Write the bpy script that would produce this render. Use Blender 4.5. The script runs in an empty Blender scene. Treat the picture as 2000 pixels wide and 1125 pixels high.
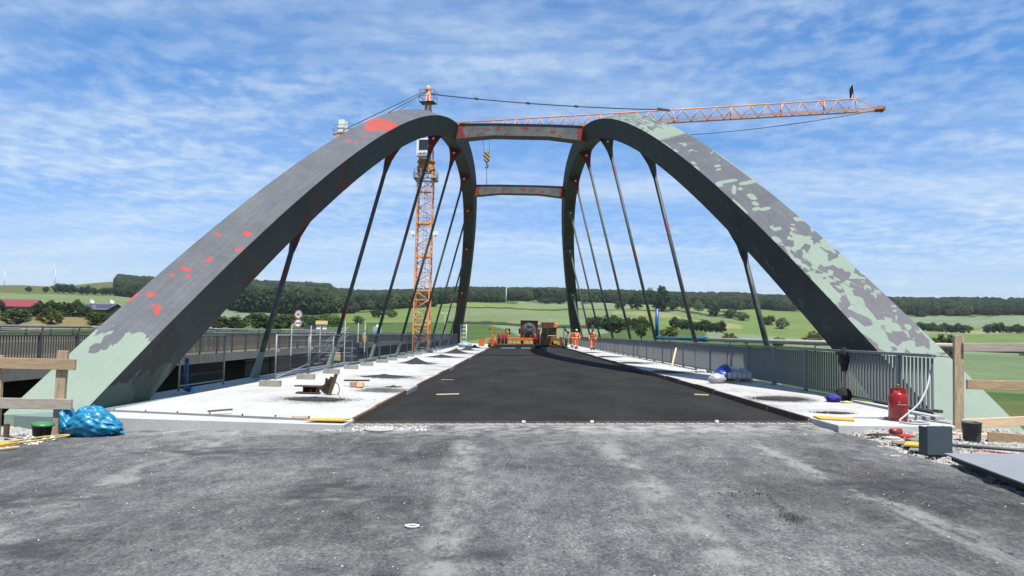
import bpy, bmesh, math, random
import numpy as np
from mathutils import Vector, Matrix

random.seed(7); rng = np.random.default_rng(7)
SC = bpy.context.scene
COL = SC.collection
pi = math.pi

# ------------------------------------------------------------------ camera
CAM_H = 1.6
cam = bpy.data.cameras.new('camera'); cam_o = bpy.data.objects.new('camera', cam); COL.objects.link(cam_o)
cam.sensor_width = 36.0; cam.lens = 26.0; cam.clip_start = 0.1; cam.clip_end = 30000
F = 1444.0
ROLL, YAW, PITCH = 0.02111, math.atan(10.92 / F), math.atan(88.63 / F)
_y1 = Vector((-math.sin(YAW), math.cos(YAW), 0)); _r = Vector((math.cos(YAW), math.sin(YAW), 0)); _z = Vector((0, 0, 1))
_f = _y1 * math.cos(PITCH) + _z * math.sin(PITCH); _u = -_y1 * math.sin(PITCH) + _z * math.cos(PITCH)
_r2 = _r * math.cos(ROLL) + _u * math.sin(ROLL); _u2 = _u * math.cos(ROLL) - _r * math.sin(ROLL)
cam_o.matrix_world = Matrix(((_r2.x, _u2.x, -_f.x, 0), (_r2.y, _u2.y, -_f.y, 0), (_r2.z, _u2.z, -_f.z, CAM_H), (0, 0, 0, 1)))
SC.camera = cam_o

# ------------------------------------------------------------------ sun, sky, exposure
SUN = Vector((0.165, -0.37, 1.0)).normalized()
sl = bpy.data.lights.new('sun', 'SUN'); sl.energy = 5.0; sl.angle = math.radians(0.53); sl.color = (1.0, 0.965, 0.90)
so = bpy.data.objects.new('sun', sl); COL.objects.link(so); so.location = (20, -40, 60)
so.rotation_euler = SUN.to_track_quat('Z', 'Y').to_euler()
SC.view_settings.view_transform = 'Standard'; SC.view_settings.look = 'None'
SC.view_settings.exposure = 0.85; SC.view_settings.gamma = 1.0; SC.view_settings.use_curve_mapping = False

class NT:
    """small helper for node trees"""
    def __init__(s, tree): s.t = tree; s.n = tree.nodes; s.l = tree.links
    def new(s, typ, **kw):
        n = s.n.new(typ)
        for k, v in kw.items():
            if k in ('inputs',):
                for i, val in v.items(): n.inputs[i].default_value = val
            else: setattr(n, k, v)
        return n
    def link(s, a, b): s.l.new(a, b)
    def val(s, sock, v):
        if hasattr(v, 'links') or isinstance(v, bpy.types.NodeSocket): s.l.new(v, sock)
        else: sock.default_value = v
    def math(s, op, a, b=0.0, c=0.0, clamp=False):
        n = s.n.new('ShaderNodeMath'); n.operation = op; n.use_clamp = clamp
        for i, v in enumerate((a, b, c)): s.val(n.inputs[i], v)
        return n.outputs[0]
    def ramp(s, fac, stops, interp='LINEAR'):
        n = s.n.new('ShaderNodeValToRGB'); n.color_ramp.interpolation = interp
        cr = n.color_ramp
        while len(cr.elements) < len(stops): cr.elements.new(0.5)
        for e, (p, c) in zip(cr.elements, stops):
            e.position = p; e.color = tuple(c) + (1,) if len(c) == 3 else c
        s.l.new(fac, n.inputs[0]); return n.outputs[0]
    def step(s, v, a, b):
        n = s.n.new('ShaderNodeMapRange'); n.interpolation_type = 'SMOOTHSTEP'
        s.val(n.inputs[0], v); s.val(n.inputs[1], a); s.val(n.inputs[2], b); return n.outputs[0]
    def noise(s, vec, scale, detail=4.0, rough=0.55, dim='3D', dist=0.0):
        n = s.n.new('ShaderNodeTexNoise'); n.noise_dimensions = dim
        if vec is not None: s.l.new(vec, n.inputs['Vector'])
        n.inputs['Scale'].default_value = scale; n.inputs['Detail'].default_value = detail
        n.inputs['Roughness'].default_value = rough; n.inputs['Distortion'].default_value = dist
        return n.outputs['Fac']
    def vor(s, vec, scale, feature='F1', out='Color', rnd=1.0, dim='3D'):
        n = s.n.new('ShaderNodeTexVoronoi'); n.voronoi_dimensions = dim; n.feature = feature
        s.l.new(vec, n.inputs['Vector']); n.inputs['Scale'].default_value = scale; n.inputs['Randomness'].default_value = rnd
        return n.outputs[out]
    def mapping(s, vec, scale=(1, 1, 1), loc=(0, 0, 0), rot=(0, 0, 0)):
        n = s.n.new('ShaderNodeMapping'); s.l.new(vec, n.inputs[0])
        n.inputs['Location'].default_value = loc; n.inputs['Rotation'].default_value = rot; n.inputs['Scale'].default_value = scale
        return n.outputs[0]
    def mix(s, fac, a, b, blend='MIX'):
        n = s.n.new('ShaderNodeMix'); n.data_type = 'RGBA'; n.blend_type = blend
        s.val(n.inputs[0], fac)
        for i, v in ((6, a), (7, b)):
            if isinstance(v, bpy.types.NodeSocket): s.l.new(v, n.inputs[i])
            else: n.inputs[i].default_value = tuple(v) + (1,) if len(v) == 3 else v
        return n.outputs[2]

W = bpy.data.worlds.new('World'); SC.world = W; W.use_nodes = True
w = NT(W.node_tree); w.n.clear()
sky = w.new('ShaderNodeTexSky'); sky.sky_type = 'NISHITA'; sky.sun_disc = False
sky.sun_elevation = math.asin(SUN.z); sky.sun_rotation = math.atan2(SUN.x, SUN.y)
sky.altitude = 300; sky.air_density = 1.25; sky.dust_density = 0.15; sky.ozone_density = 2.6
tc = w.new('ShaderNodeTexCoord')
sep = w.new('ShaderNodeSeparateXYZ'); w.link(tc.outputs['Generated'], sep.inputs[0])
zc = w.math('MAXIMUM', sep.outputs[2], 0.0)
den = w.math('ADD', zc, 0.10)
px = w.math('DIVIDE', sep.outputs[0], den); py = w.math('DIVIDE', sep.outputs[1], den)
cmb = w.new('ShaderNodeCombineXYZ'); w.link(px, cmb.inputs[0]); w.link(py, cmb.inputs[1])
P = cmb.outputs[0]
# high thin cloud: broad soft veils plus a mackerel layer of small puffs
wp = w.new('ShaderNodeTexNoise'); w.link(P, wp.inputs['Vector']); wp.inputs['Scale'].default_value = 2.2; wp.inputs['Detail'].default_value = 3
wv = w.new('ShaderNodeVectorMath'); wv.operation = 'MULTIPLY_ADD'
w.link(wp.outputs['Color'], wv.inputs[0]); wv.inputs[1].default_value = (0.09, 0.09, 0); w.link(P, wv.inputs[2])
PW = wv.outputs[0]
cover = w.step(w.noise(w.mapping(PW, (0.55, 1.0, 1), rot=(0, 0, 0.25), loc=(3.4, 1.1, 0)), 0.85, 3, 0.5), 0.34, 0.66)
veil = w.noise(w.mapping(PW, (0.45, 1.5, 1), rot=(0, 0, 0.20), loc=(5.1, 0.4, 0)), 1.05, 5, 0.55)
puff = w.noise(w.mapping(PW, (1.0, 0.9, 1), rot=(0, 0, 0.6)), 11.5, 3, 0.55)
puff2 = w.noise(w.mapping(PW, (0.8, 1.3, 1), rot=(0, 0, 0.3), loc=(1, 2, 0)), 3.6, 4, 0.6)
fine = w.noise(w.mapping(PW, (1.0, 1.6, 1), rot=(0, 0, 0.16)), 9.0, 5, 0.6)
puff_m = w.math('MULTIPLY', w.step(w.math('ADD', w.math('MULTIPLY', puff, 0.6), w.math('MULTIPLY', puff2, 0.4)), 0.40, 0.64), w.math('MULTIPLY_ADD', cover, 0.44, 0.20))
veil_m = w.math('MULTIPLY', w.step(veil, 0.36, 0.72), w.math('MULTIPLY_ADD', w.step(fine, 0.25, 0.75), 0.45, 0.55))
m = w.math('ADD', w.math('MULTIPLY', veil_m, 0.70), w.math('MULTIPLY', puff_m, 0.70))
# a few low heaps near the horizon
el = w.math('ARCTAN2', sep.outputs[2], w.math('SQRT', w.math('ADD', w.math('MULTIPLY', sep.outputs[0], sep.outputs[0]), w.math('MULTIPLY', sep.outputs[1], sep.outputs[1]))))
azm = w.math('ARCTAN2', sep.outputs[0], sep.outputs[1])
c2 = w.new('ShaderNodeCombineXYZ'); w.link(azm, c2.inputs[0]); w.link(w.math('MULTIPLY', el, 2.2), c2.inputs[1])
heap = w.noise(c2.outputs[0], 15.0, 5, 0.6)
band = w.math('MULTIPLY', w.step(el, 0.055, 0.072), w.math('SUBTRACT', 1.0, w.step(el, 0.078, 0.115)))
heap_m = w.math('MULTIPLY', w.step(heap, 0.585, 0.66), band)
m = w.math('MAXIMUM', m, w.math('MULTIPLY', heap_m, 0.75))
m = w.math('MINIMUM', m, 0.92)
satn = w.new('ShaderNodeHueSaturation'); satn.inputs['Saturation'].default_value = 1.0; satn.inputs['Value'].default_value = 1.0
w.link(sky.outputs[0], satn.inputs['Color'])
tint = w.mix(w.step(el, 0.0, 0.42), (0.86, 1.00, 1.46), (0.53, 1.06, 1.56))
skyc = w.mix(1.0, satn.outputs[0], tint, 'MULTIPLY')
cl = w.mix(m, skyc, (7.0, 8.3, 9.7))
bg = w.new('ShaderNodeBackground'); w.link(cl, bg.inputs[0]); bg.inputs[1].default_value = 0.056
wo = w.new('ShaderNodeOutputWorld'); w.link(bg.outputs[0], wo.inputs[0])

# ------------------------------------------------------------------ materials
def srgb(r, g, b):
    f = lambda c: (c / 255 / 12.92) if c / 255 <= 0.04045 else ((c / 255 + 0.055) / 1.055) ** 2.4
    return (f(r), f(g), f(b))
def jit(c, k): return tuple(max(0.0, min(1.0, x * k)) for x in c)
MATS = {}
def new_mat(name):
    m_ = bpy.data.materials.new(name); m_.use_nodes = True; m_.node_tree.nodes.clear()
    t = NT(m_.node_tree); out = t.new('ShaderNodeOutputMaterial'); b = t.new('ShaderNodeBsdfPrincipled')
    t.link(b.outputs[0], out.inputs[0]); MATS[name] = m_
    return m_, t, b
def mat(name, col, rough=0.6, var=0.18, scale=6.0, metal=0.0, bump=0.0, bscale=40.0, dirt=None, dirt_amt=0.0, spec=0.4, coat=0.0, stretch=(1, 1, 1), objrand=0.0):
    if name in MATS: return MATS[name]
    m_, t, b = new_mat(name)
    tcn = t.new('ShaderNodeTexCoord'); v = t.mapping(tcn.outputs['Object'], stretch)
    n1 = t.noise(v, scale, 5, 0.6); n2 = t.noise(v, scale * 7.3, 3, 0.6)
    mixn = t.math('ADD', t.math('MULTIPLY', n1, 0.65), t.math('MULTIPLY', n2, 0.35))
    c = t.ramp(mixn, [(0.3, jit(col, 1 - var)), (0.7, jit(col, 1 + var))])
    if objrand:
        oi = t.new('ShaderNodeObjectInfo'); k = t.math('MULTIPLY_ADD', oi.outputs['Random'], 2 * objrand, 1 - objrand)
        vm = t.new('ShaderNodeVectorMath'); vm.operation = 'SCALE'; t.link(c, vm.inputs[0]); t.link(k, vm.inputs['Scale']); c = vm.outputs[0]
    if dirt is not None:
        dm = t.step(t.noise(v, scale * 0.6, 6, 0.65), 0.62 - 0.3 * dirt_amt, 0.75)
        c = t.mix(t.math('MULTIPLY', dm, min(1, dirt_amt * 2)), c, dirt)
    t.link(c, b.inputs['Base Color']) if isinstance(c, bpy.types.NodeSocket) else None
    b.inputs['Roughness'].default_value = rough; b.inputs['Metallic'].default_value = metal
    b.inputs['Specular IOR Level'].default_value = spec
    if coat: b.inputs['Coat Weight'].default_value = coat; b.inputs['Coat Roughness'].default_value = 0.15
    if bump:
        bn = t.new('ShaderNodeBump'); bn.inputs['Strength'].default_value = bump; bn.inputs['Distance'].default_value = 0.02
        t.link(t.noise(v, bscale, 4, 0.6), bn.inputs['Height']); t.link(bn.outputs[0], b.inputs['Normal'])
    return m_

# ------------------------------------------------------------------ mesh helpers
class MB:
    """collects simple shapes; build() links them as ONE mesh object"""
    def __init__(s): s.v = []; s.f = []; s.sm = []; s.mi = []; s.cur = 0
    def _add(s, vs, fs, smooth=False):
        o = len(s.v); s.v.extend([tuple(x) for x in vs]); s.f.extend([tuple(i + o for i in f) for f in fs]); s.sm.extend([smooth] * len(fs)); s.mi.extend([s.cur] * len(fs)); return s
    def box(s, c, d, rot=None, taper=1.0):
        hx, hy, hz = d[0] / 2, d[1] / 2, d[2] / 2; vs = []
        for z in (-1, 1):
            k = taper if z > 0 else 1.0
            for x, y in ((-1, -1), (1, -1), (1, 1), (-1, 1)): vs.append(Vector((x * hx * k, y * hy * k, z * hz)))
        if rot is not None: vs = [rot @ q for q in vs]
        c = Vector(c); vs = [q + c for q in vs]
        return s._add(vs, [(3, 2, 1, 0), (4, 5, 6, 7), (0, 1, 5, 4), (1, 2, 6, 5), (2, 3, 7, 6), (3, 0, 4, 7)])
    def bar(s, a, b, wd, ht, up=(0, 0, 1)):
        a = Vector(a); b = Vector(b); d = b - a; L = d.length; d.normalize()
        up = Vector(up); x = d.cross(up)
        if x.length < 1e-4: x = d.cross(Vector((1, 0, 0)))
        x.normalize(); z = x.cross(d)
        vs = [p + x * sx * wd / 2 + z * sz * ht / 2 for p in (a, b) for sx, sz in ((-1, -1), (1, -1), (1, 1), (-1, 1))]
        return s._add(vs, [(3, 2, 1, 0), (4, 5, 6, 7), (0, 1, 5, 4), (1, 2, 6, 5), (2, 3, 7, 6), (3, 0, 4, 7)])
    def tube(s, a, b, r, r2=None, n=8, cap=True):
        return s.path([a, b], [r, r if r2 is None else r2], n, cap)
    def path(s, pts, r, n=8, cap=True):
        pts = [Vector(p) for p in pts]; rr = r if isinstance(r, (list, tuple)) else [r] * len(pts)
        vs = []; fs = []; prev = None
        for i, p in enumerate(pts):
            d = (pts[min(i + 1, len(pts) - 1)] - pts[max(i - 1, 0)])
            if d.length < 1e-9: d = Vector((0, 0, 1))
            d.normalize()
            if prev is None:
                x = d.cross(Vector((0, 0, 1)))
                if x.length < 1e-3: x = d.cross(Vector((0, 1, 0)))
            else: x = prev - d * prev.dot(d)
            x.normalize(); prev = x; y = d.cross(x)
            for k in range(n):
                a = 2 * pi * k / n; vs.append(p + (x * math.cos(a) + y * math.sin(a)) * rr[i])
        for i in range(len(pts) - 1):
            for k in range(n): fs.append((i * n + k, i * n + (k + 1) % n, (i + 1) * n + (k + 1) % n, (i + 1) * n + k))
        s._add(vs, fs, True)
        if cap:
            o = len(s.v) - len(vs)
            s.f.append(tuple(o + k for k in reversed(range(n)))); s.sm.append(False); s.mi.append(s.cur)
            q = o + (len(pts) - 1) * n; s.f.append(tuple(q + k for k in range(n))); s.sm.append(False); s.mi.append(s.cur)
        return s
    def lathe(s, prof, c=(0, 0, 0), n=20, smooth=True):
        c = Vector(c); vs = []; fs = []
        for r, z in prof:
            for k in range(n): a = 2 * pi * k / n; vs.append(c + Vector((r * math.cos(a), r * math.sin(a), z)))
        for i in range(len(prof) - 1):
            for k in range(n): fs.append((i * n + k, i * n + (k + 1) % n, (i + 1) * n + (k + 1) % n, (i + 1) * n + k))
        fs.append(tuple(reversed(range(n)))); fs.append(tuple((len(prof) - 1) * n + k for k in range(n)))
        return s._add(vs, fs, smooth)
    def prism(s, poly, axis, a, b):
        """poly: 2-D outline; axis: the extruded axis ('x','y','z') from a to b"""
        def P3(p, t): return {'x': (t, p[0], p[1]), 'y': (p[0], t, p[1]), 'z': (p[0], p[1], t)}[axis]
        n = len(poly); vs = [P3(p, a) for p in poly] + [P3(p, b) for p in poly]
        fs = [tuple(range(n)), tuple(reversed(range(n, 2 * n)))] + [(i, n + i, n + (i + 1) % n, (i + 1) % n) for i in range(n)]
        return s._add(vs, fs)
    def quad(s, a, b, c, d): return s._add([a, b, c, d], [(0, 1, 2, 3)])
    def mesh(s, name='m', fix=True):
        me = bpy.data.meshes.new(name); me.from_pydata(s.v, [], s.f); me.polygons.foreach_set('use_smooth', s.sm); me.polygons.foreach_set('material_index', s.mi)
        if fix:
            bm = bmesh.new(); bm.from_mesh(me); bmesh.ops.recalc_face_normals(bm, faces=bm.faces); bm.to_mesh(me); bm.free()
        me.update(); return me
    def build(s, name, m_, parent=None, bevel=0.0, loc=None):
        me = s.mesh(name)
        for q in (m_ if isinstance(m_, (list, tuple)) else [m_]): me.materials.append(q)
        return link(name, me, parent, bevel, loc)
def link(name, me, parent=None, bevel=0.0, loc=None):
    o = bpy.data.objects.new(name, me); COL.objects.link(o)
    if parent is not None: o.parent = parent
    if loc is not None: o.location = loc
    if bevel:
        md = o.modifiers.new('bevel', 'BEVEL'); md.width = bevel; md.segments = 2; md.limit_method = 'ANGLE'; md.angle_limit = 0.6
    return o
def tag(o, label=None, cat=None, group=None, kind=None):
    if label: o['label'] = label
    if cat: o['category'] = cat
    if group: o['group'] = group
    if kind: o['kind'] = kind
    return o
def empty(name, loc, label=None, cat=None, group=None, rz=0.0):
    o = bpy.data.objects.new(name, None); COL.objects.link(o); o.location = loc; o.rotation_euler = (0, 0, rz); o.empty_display_size = 0.3
    return tag(o, label, cat, group)
def struct(name, mb, m_): return tag(mb.build(name, m_), kind='structure')
def copy_tree(o, parent=None):
    c = o.copy(); COL.objects.link(c); c.parent = parent
    for ch in list(KIDS.get(o, o.children)): copy_tree(ch, c)
    return c
KIDS = {}
def Rz(a): return Matrix.Rotation(a, 3, 'Z')
def Rx(a): return Matrix.Rotation(a, 3, 'X')
def Ry(a): return Matrix.Rotation(a, 3, 'Y')
def text_mesh(txt, size, depth=0.002, bold=0.0):
    cu = bpy.data.curves.new('txt', 'FONT'); cu.body = txt; cu.size = size; cu.extrude = depth; cu.offset = bold; cu.align_x = 'CENTER'; cu.align_y = 'CENTER'
    o = bpy.data.objects.new('txt', cu); COL.objects.link(o)
    dg = bpy.context.evaluated_depsgraph_get(); me = bpy.data.meshes.new_from_object(o.evaluated_get(dg))
    bpy.data.objects.remove(o); bpy.data.curves.remove(cu); return me
def road_z(x): return (x + 2.72) * 0.0238
# ------------------------------------------------------------------ surface materials
def old_asphalt():
    m_, t, b = new_mat('old_asphalt')
    g = t.new('ShaderNodeNewGeometry'); v = g.outputs['Position']
    big = t.noise(t.mapping(v, (1.0, 0.8, 1)), 0.6, 5, 0.6)
    mid = t.noise(t.mapping(v, (1.5, 0.75, 1)), 3.6, 9, 0.74)
    fin = t.noise(t.mapping(v, (1, 0.6, 1)), 40, 5, 0.8); grit = t.noise(v, 150, 2, 0.6)
    base = t.ramp(t.math('ADD', t.math('MULTIPLY', big, 0.42), t.math('MULTIPLY', mid, 0.58)), [(0.34, (0.070, 0.072, 0.077)), (0.48, (0.150, 0.155, 0.157)), (0.62, (0.255, 0.262, 0.256))])
    gr = t.ramp(t.math('ADD', t.math('MULTIPLY', fin, 0.8), t.math('MULTIPLY', grit, 0.2)), [(0.34, (0.36, 0.36, 0.37)), (0.5, (0.94, 0.94, 0.95)), (0.66, (1.85, 1.85, 1.82))])
    c = t.mix(1.0, base, gr, 'MULTIPLY')
    lg = t.ramp(t.noise(t.mapping(v, (1, 0.55, 1), loc=(9, 4, 0)), 0.32, 4, 0.6), [(0.36, (0.60, 0.59, 0.58)), (0.50, (1.0, 1.0, 0.99)), (0.64, (1.22, 1.21, 1.18))]); c = t.mix(1.0, c, lg, 'MULTIPLY')
    # brownish scuffs
    sc = t.step(t.noise(t.mapping(v, (0.5, 1.3, 1), loc=(4, 1, 0)), 1.1, 5, 0.6), 0.55, 0.75)
    c = t.mix(t.math('MULTIPLY', sc, 0.45), c, (0.115, 0.105, 0.095))
    # dusty streaks across and along the drive
    st = t.step(t.noise(t.mapping(v, (0.7, 1.0, 1), rot=(0, 0, 0.3)), 1.3, 9, 0.78), 0.54, 0.72)
    st2 = t.step(t.noise(t.mapping(v, (2.6, 0.22, 1), rot=(0, 0, -0.05), loc=(2, 5, 0)), 1.1, 9, 0.78), 0.56, 0.74)
    flake = t.step(t.noise(t.mapping(v, (1.2, 0.8, 1)), 9, 7, 0.75), 0.60, 0.68)
    dust = t.math('MINIMUM', t.math('ADD', t.math('ADD', t.math('MULTIPLY', st, 0.62), t.math('MULTIPLY', st2, 0.55)), t.math('MULTIPLY', flake, 0.40)), 0.85)
    sp = t.new('ShaderNodeSeparateXYZ'); t.link(v, sp.inputs[0])
    # concrete dust trodden around the joint
    jd = t.math('MULTIPLY', t.step(sp.outputs[1], 10.6, 12.3), t.step(t.noise(v, 3.0, 6, 0.7), 0.38, 0.62))
    c = t.mix(dust, c, (0.42, 0.415, 0.39))
    c = t.mix(t.math('MULTIPLY', jd, 0.75), c, (0.52, 0.51, 0.48))
    # two worn wheel tracks
    for x0, wd in ((-0.62, 0.30), (1.32, 0.30), (-4.2, 0.35), (3.3, 0.3)):
        tr = t.math('SUBTRACT', 1.0, t.step(t.math('ABSOLUTE', t.math('SUBTRACT', t.math('ADD', sp.outputs[0], t.math('MULTIPLY', t.math('SUBTRACT', sp.outputs[1], 9.0), 0.04)), x0)), 0.02, wd))
        tr = t.math('MULTIPLY', tr, t.step(t.noise(t.mapping(v, (1, 0.5, 1), loc=(x0, 0, 0)), 2.6, 8, 0.78), 0.44, 0.60))
        c = t.mix(t.math('MULTIPLY', tr, 0.62), c, (0.44, 0.435, 0.41))
    # oil stains and a trail of crumbs: (x, y, rx, ry)
    nd = t.noise(t.mapping(v, (1, 1.6, 1)), 2.8, 5, 0.65)
    for x0, y0, rx, ry in ((-1.85, 7.4, 0.50, 0.65), (-4.75, 6.9, 0.95, 0.60), (-3.40, 5.4, 0.45, 0.35), (-0.25, 5.2, 0.35, 0.25), (2.30, 6.25, 0.13, 0.20), (3.9, 7.6, 0.9, 0.5), (-3.9, 9.8, 1.3, 0.6)):
        dx = t.math('DIVIDE', t.math('SUBTRACT', sp.outputs[0], x0), rx); dy = t.math('DIVIDE', t.math('SUBTRACT', sp.outputs[1], y0), ry)
        d = t.math('ADD', t.math('ADD', t.math('MULTIPLY', dx, dx), t.math('MULTIPLY', dy, dy)), t.math('MULTIPLY', t.math('SUBTRACT', nd, 0.45), 4.5))
        c = t.mix(t.math('MULTIPLY', t.math('SUBTRACT', 1.0, t.step(d, -0.2, 1.35)), 0.66), c, (0.045, 0.046, 0.052))
    t.link(c, b.inputs['Base Color']); b.inputs['Roughness'].default_value = 0.95; b.inputs['Specular IOR Level'].default_value = 0.10
    bn = t.new('ShaderNodeBump'); bn.inputs['Strength'].default_value = 0.7; bn.inputs['Distance'].default_value = 0.014
    t.link(t.math('ADD', fin, t.math('MULTIPLY', grit, 0.5)), bn.inputs['Height']); t.link(bn.outputs[0], b.inputs['Normal'])
    return m_
def new_asphalt():
    m_, t, b = new_mat('fresh_asphalt')
    g = t.new('ShaderNodeNewGeometry'); v = g.outputs['Position']
    n1 = t.noise(t.mapping(v, (1, 0.35, 1)), 0.8, 5, 0.65); n2 = t.noise(v, 70, 3, 0.7)
    c = t.ramp(t.math('ADD', t.math('MULTIPLY', n1, 0.5), t.math('MULTIPLY', n2, 0.5)), [(0.3, (0.015, 0.0148, 0.0148)), (0.5, (0.034, 0.0335, 0.0335)), (0.72, (0.066, 0.065, 0.064))])
    sp = t.new('ShaderNodeSeparateXYZ'); t.link(v, sp.inputs[0])
    edge = t.math('SUBTRACT', 1.0, t.step(sp.outputs[1], 12.6, 13.4))
    rust = t.math('MULTIPLY', edge, t.step(n1, 0.42, 0.6))
    c = t.mix(t.math('MULTIPLY', rust, 0.6), c, (0.09, 0.06, 0.04))
    wet = t.step(t.noise(t.mapping(v, (0.5, 1.2, 1)), 1.0, 5, 0.6), 0.52, 0.66)
    t.link(c, b.inputs['Base Color']); t.link(t.math('MULTIPLY_ADD', wet, -0.10, 1.0), b.inputs['Roughness'])
    b.inputs['Specular IOR Level'].default_value = 0.06
    bn = t.new('ShaderNodeBump'); bn.inputs['Strength'].default_value = 0.8; bn.inputs['Distance'].default_value = 0.010
    t.link(t.noise(v, 65, 4, 0.7), bn.inputs['Height']); t.link(bn.outputs[0], b.inputs['Normal'])
    return m_
def white_concrete():
    m_, t, b = new_mat('white_concrete')
    g = t.new('ShaderNodeNewGeometry'); v = g.outputs['Position']
    n1 = t.noise(t.mapping(v, (1, 0.5, 1)), 0.9, 6, 0.65); n2 = t.noise(v, 22, 4, 0.65)
    c = t.ramp(t.math('ADD', t.math('MULTIPLY', n1, 0.6), t.math('MULTIPLY', n2, 0.4)), [(0.28, (0.44, 0.43, 0.415)), (0.46, (0.60, 0.595, 0.58)), (0.65, (0.70, 0.695, 0.68))])
    # crumbs of black grit lying on it, denser beside the carriageway and around the heaps
    sp = t.new('ShaderNodeSeparateXYZ'); t.link(v, sp.inputs[0])
    spk = t.noise(v, 38, 3, 0.75); zone = t.noise(t.mapping(v, (0.8, 0.45, 1), loc=(1.3, 0.2, 0)), 0.9, 4, 0.6)
    near = t.step(t.math('ABSOLUTE', t.math('SUBTRACT', sp.outputs[0], 1.12)), 6.2, 3.9)
    thr = t.math('SUBTRACT', 0.68, t.math('ADD', t.math('MULTIPLY', t.step(zone, 0.42, 0.66), 0.10), t.math('MULTIPLY', near, 0.075)))
    for hx_, hy_, hr_ in ((-4.35, 16.05, 1.5), (-4.35, 24.5, 1.6), (-4.75, 35.2, 2), (-4.5, 44.6, 2), (-4.4, 54.4, 2), (-3.3, 19.0, 1.3), (5.85, 16.2, 1.2), (5.75, 13.4, .9), (5.75, 27.5, 1.6), (5.75, 36, 1.8), (5.7, 45.5, 1.8), (5.7, 55, 1.8)):
        vd = t.new('ShaderNodeVectorMath'); vd.operation = 'DISTANCE'; t.link(v, vd.inputs[0]); vd.inputs[1].default_value = (hx_, hy_, 0.2)
        thr = t.math('SUBTRACT', thr, t.math('MULTIPLY', t.step(vd.outputs['Value'], hr_, 0.2), 0.17))
    spk2 = t.noise(v, 11, 5, 0.8)
    sm_ = t.math('MAXIMUM', t.step(t.math('SUBTRACT', spk, thr), 0.0, 0.03), t.step(t.math('SUBTRACT', spk2, t.math('ADD', thr, 0.05)), 0.0, 0.05))
    far = t.step(sp.outputs[1], 13.0, 15.0)
    c = t.mix(t.math('MULTIPLY', t.math('MULTIPLY', sm_, 0.9), far), c, (0.04, 0.039, 0.038))
    t.link(c, b.inputs['Base Color']); b.inputs['Roughness'].default_value = 0.9; b.inputs['Specular IOR Level'].default_value = 0.2
    bn = t.new('ShaderNodeBump'); bn.inputs['Strength'].default_value = 0.35; bn.inputs['Distance'].default_value = 0.01
    t.link(n2, bn.inputs['Height']); t.link(bn.outputs[0], b.inputs['Normal'])
    return m_
def gravel_mat():
    m_, t, b = new_mat('gravel')
    g = t.new('ShaderNodeNewGeometry'); v = g.outputs['Position']
    vc = t.vor(v, 42, out='Color'); sp = t.new('ShaderNodeSeparateColor'); t.link(vc, sp.inputs[0])
    c = t.ramp(t.math('ADD', t.math('MULTIPLY', sp.outputs[0], 0.6), t.math('MULTIPLY', t.noise(v, 4, 5, 0.6), 0.4)), [(0.15, (0.17, 0.16, 0.145)), (0.5, (0.33, 0.315, 0.29)), (0.9, (0.52, 0.50, 0.47))])
    t.link(c, b.inputs['Base Color']); b.inputs['Roughness'].default_value = 0.95; b.inputs['Specular IOR Level'].default_value = 0.15
    bn = t.new('ShaderNodeBump'); bn.inputs['Strength'].default_value = 0.9; bn.inputs['Distance'].default_value = 0.02
    t.link(t.vor(v, 42, out='Distance'), bn.inputs['Height']); t.link(bn.outputs[0], b.inputs['Normal'])
    return m_
M_OLD = old_asphalt(); M_NEW = new_asphalt(); M_CONC = white_concrete(); M_GRAV = gravel_mat()
M_GALV = mat('galvanised_steel', (0.33, 0.345, 0.36), 0.5, 0.2, 5, metal=0.2, bump=0.05)
M_DARKST = mat('dark_grey_paint', (0.085, 0.095, 0.105), 0.5, 0.12, 3)
M_RAIL = mat('railing_paint', (0.245, 0.258, 0.265), 0.5, 0.12, 4)
M_RUST = mat('rusty_steel', (0.135, 0.078, 0.048), 0.85, 0.45, 7, bump=0.3, bscale=60)
M_RUSTD = mat('brown_rust_steel', (0.050, 0.030, 0.026), 0.8, 0.4, 9, bump=0.3, bscale=70)
M_WOOD = mat('weathered_timber', (0.36, 0.25, 0.15), 0.8, 0.38, 5, bump=0.25, bscale=30, stretch=(1.0, 9, 9))
M_WOODV = mat('weathered_timber_upright', (0.36, 0.27, 0.18), 0.85, 0.55, 5, bump=0.25, bscale=30, stretch=(9, 9, 1))
M_WOODN = mat('fresh_timber', (0.62, 0.46, 0.30), 0.75, 0.18, 4, bump=0.15, bscale=30, stretch=(1.0, 9, 9))
M_WOODG = mat('grey_timber', (0.34, 0.295, 0.245), 0.85, 0.35, 5, bump=0.25, bscale=30, stretch=(1.0, 9, 9))
M_BLK = mat('black_rubber', (0.012, 0.012, 0.013), 0.6, 0.3, 8)
M_CONCG = mat('grey_concrete', (0.33, 0.31, 0.275), 0.9, 0.22, 2.2, bump=0.2, dirt=(0.16, 0.145, 0.12), dirt_amt=0.35)
M_YEL = mat('yellow_insulation_board', (0.72, 0.47, 0.10), 0.9, 0.2, 14, bump=0.3)
M_ORANGE = mat('orange_machine_paint', (0.78, 0.20, 0.018), 0.45, 0.22, 2.5, dirt=(0.10, 0.06, 0.03), dirt_amt=0.4)
M_CRANE = mat('crane_orange_paint', (0.84, 0.36, 0.155), 0.5, 0.14, 0.8, dirt=(0.55, 0.22, 0.10), dirt_amt=0.3)
M_WHITE = mat('white_paint', (0.72, 0.73, 0.73), 0.45, 0.06, 3)
M_GLASS = mat('dark_glass', (0.018, 0.022, 0.027), 0.06, 0.2, 2, spec=0.8)
M_REDB = mat('red_gas_bottle_paint', (0.40, 0.012, 0.014), 0.28, 0.15, 6, coat=0.4, dirt=(0.18, 0.02, 0.018), dirt_amt=0.3)
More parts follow.
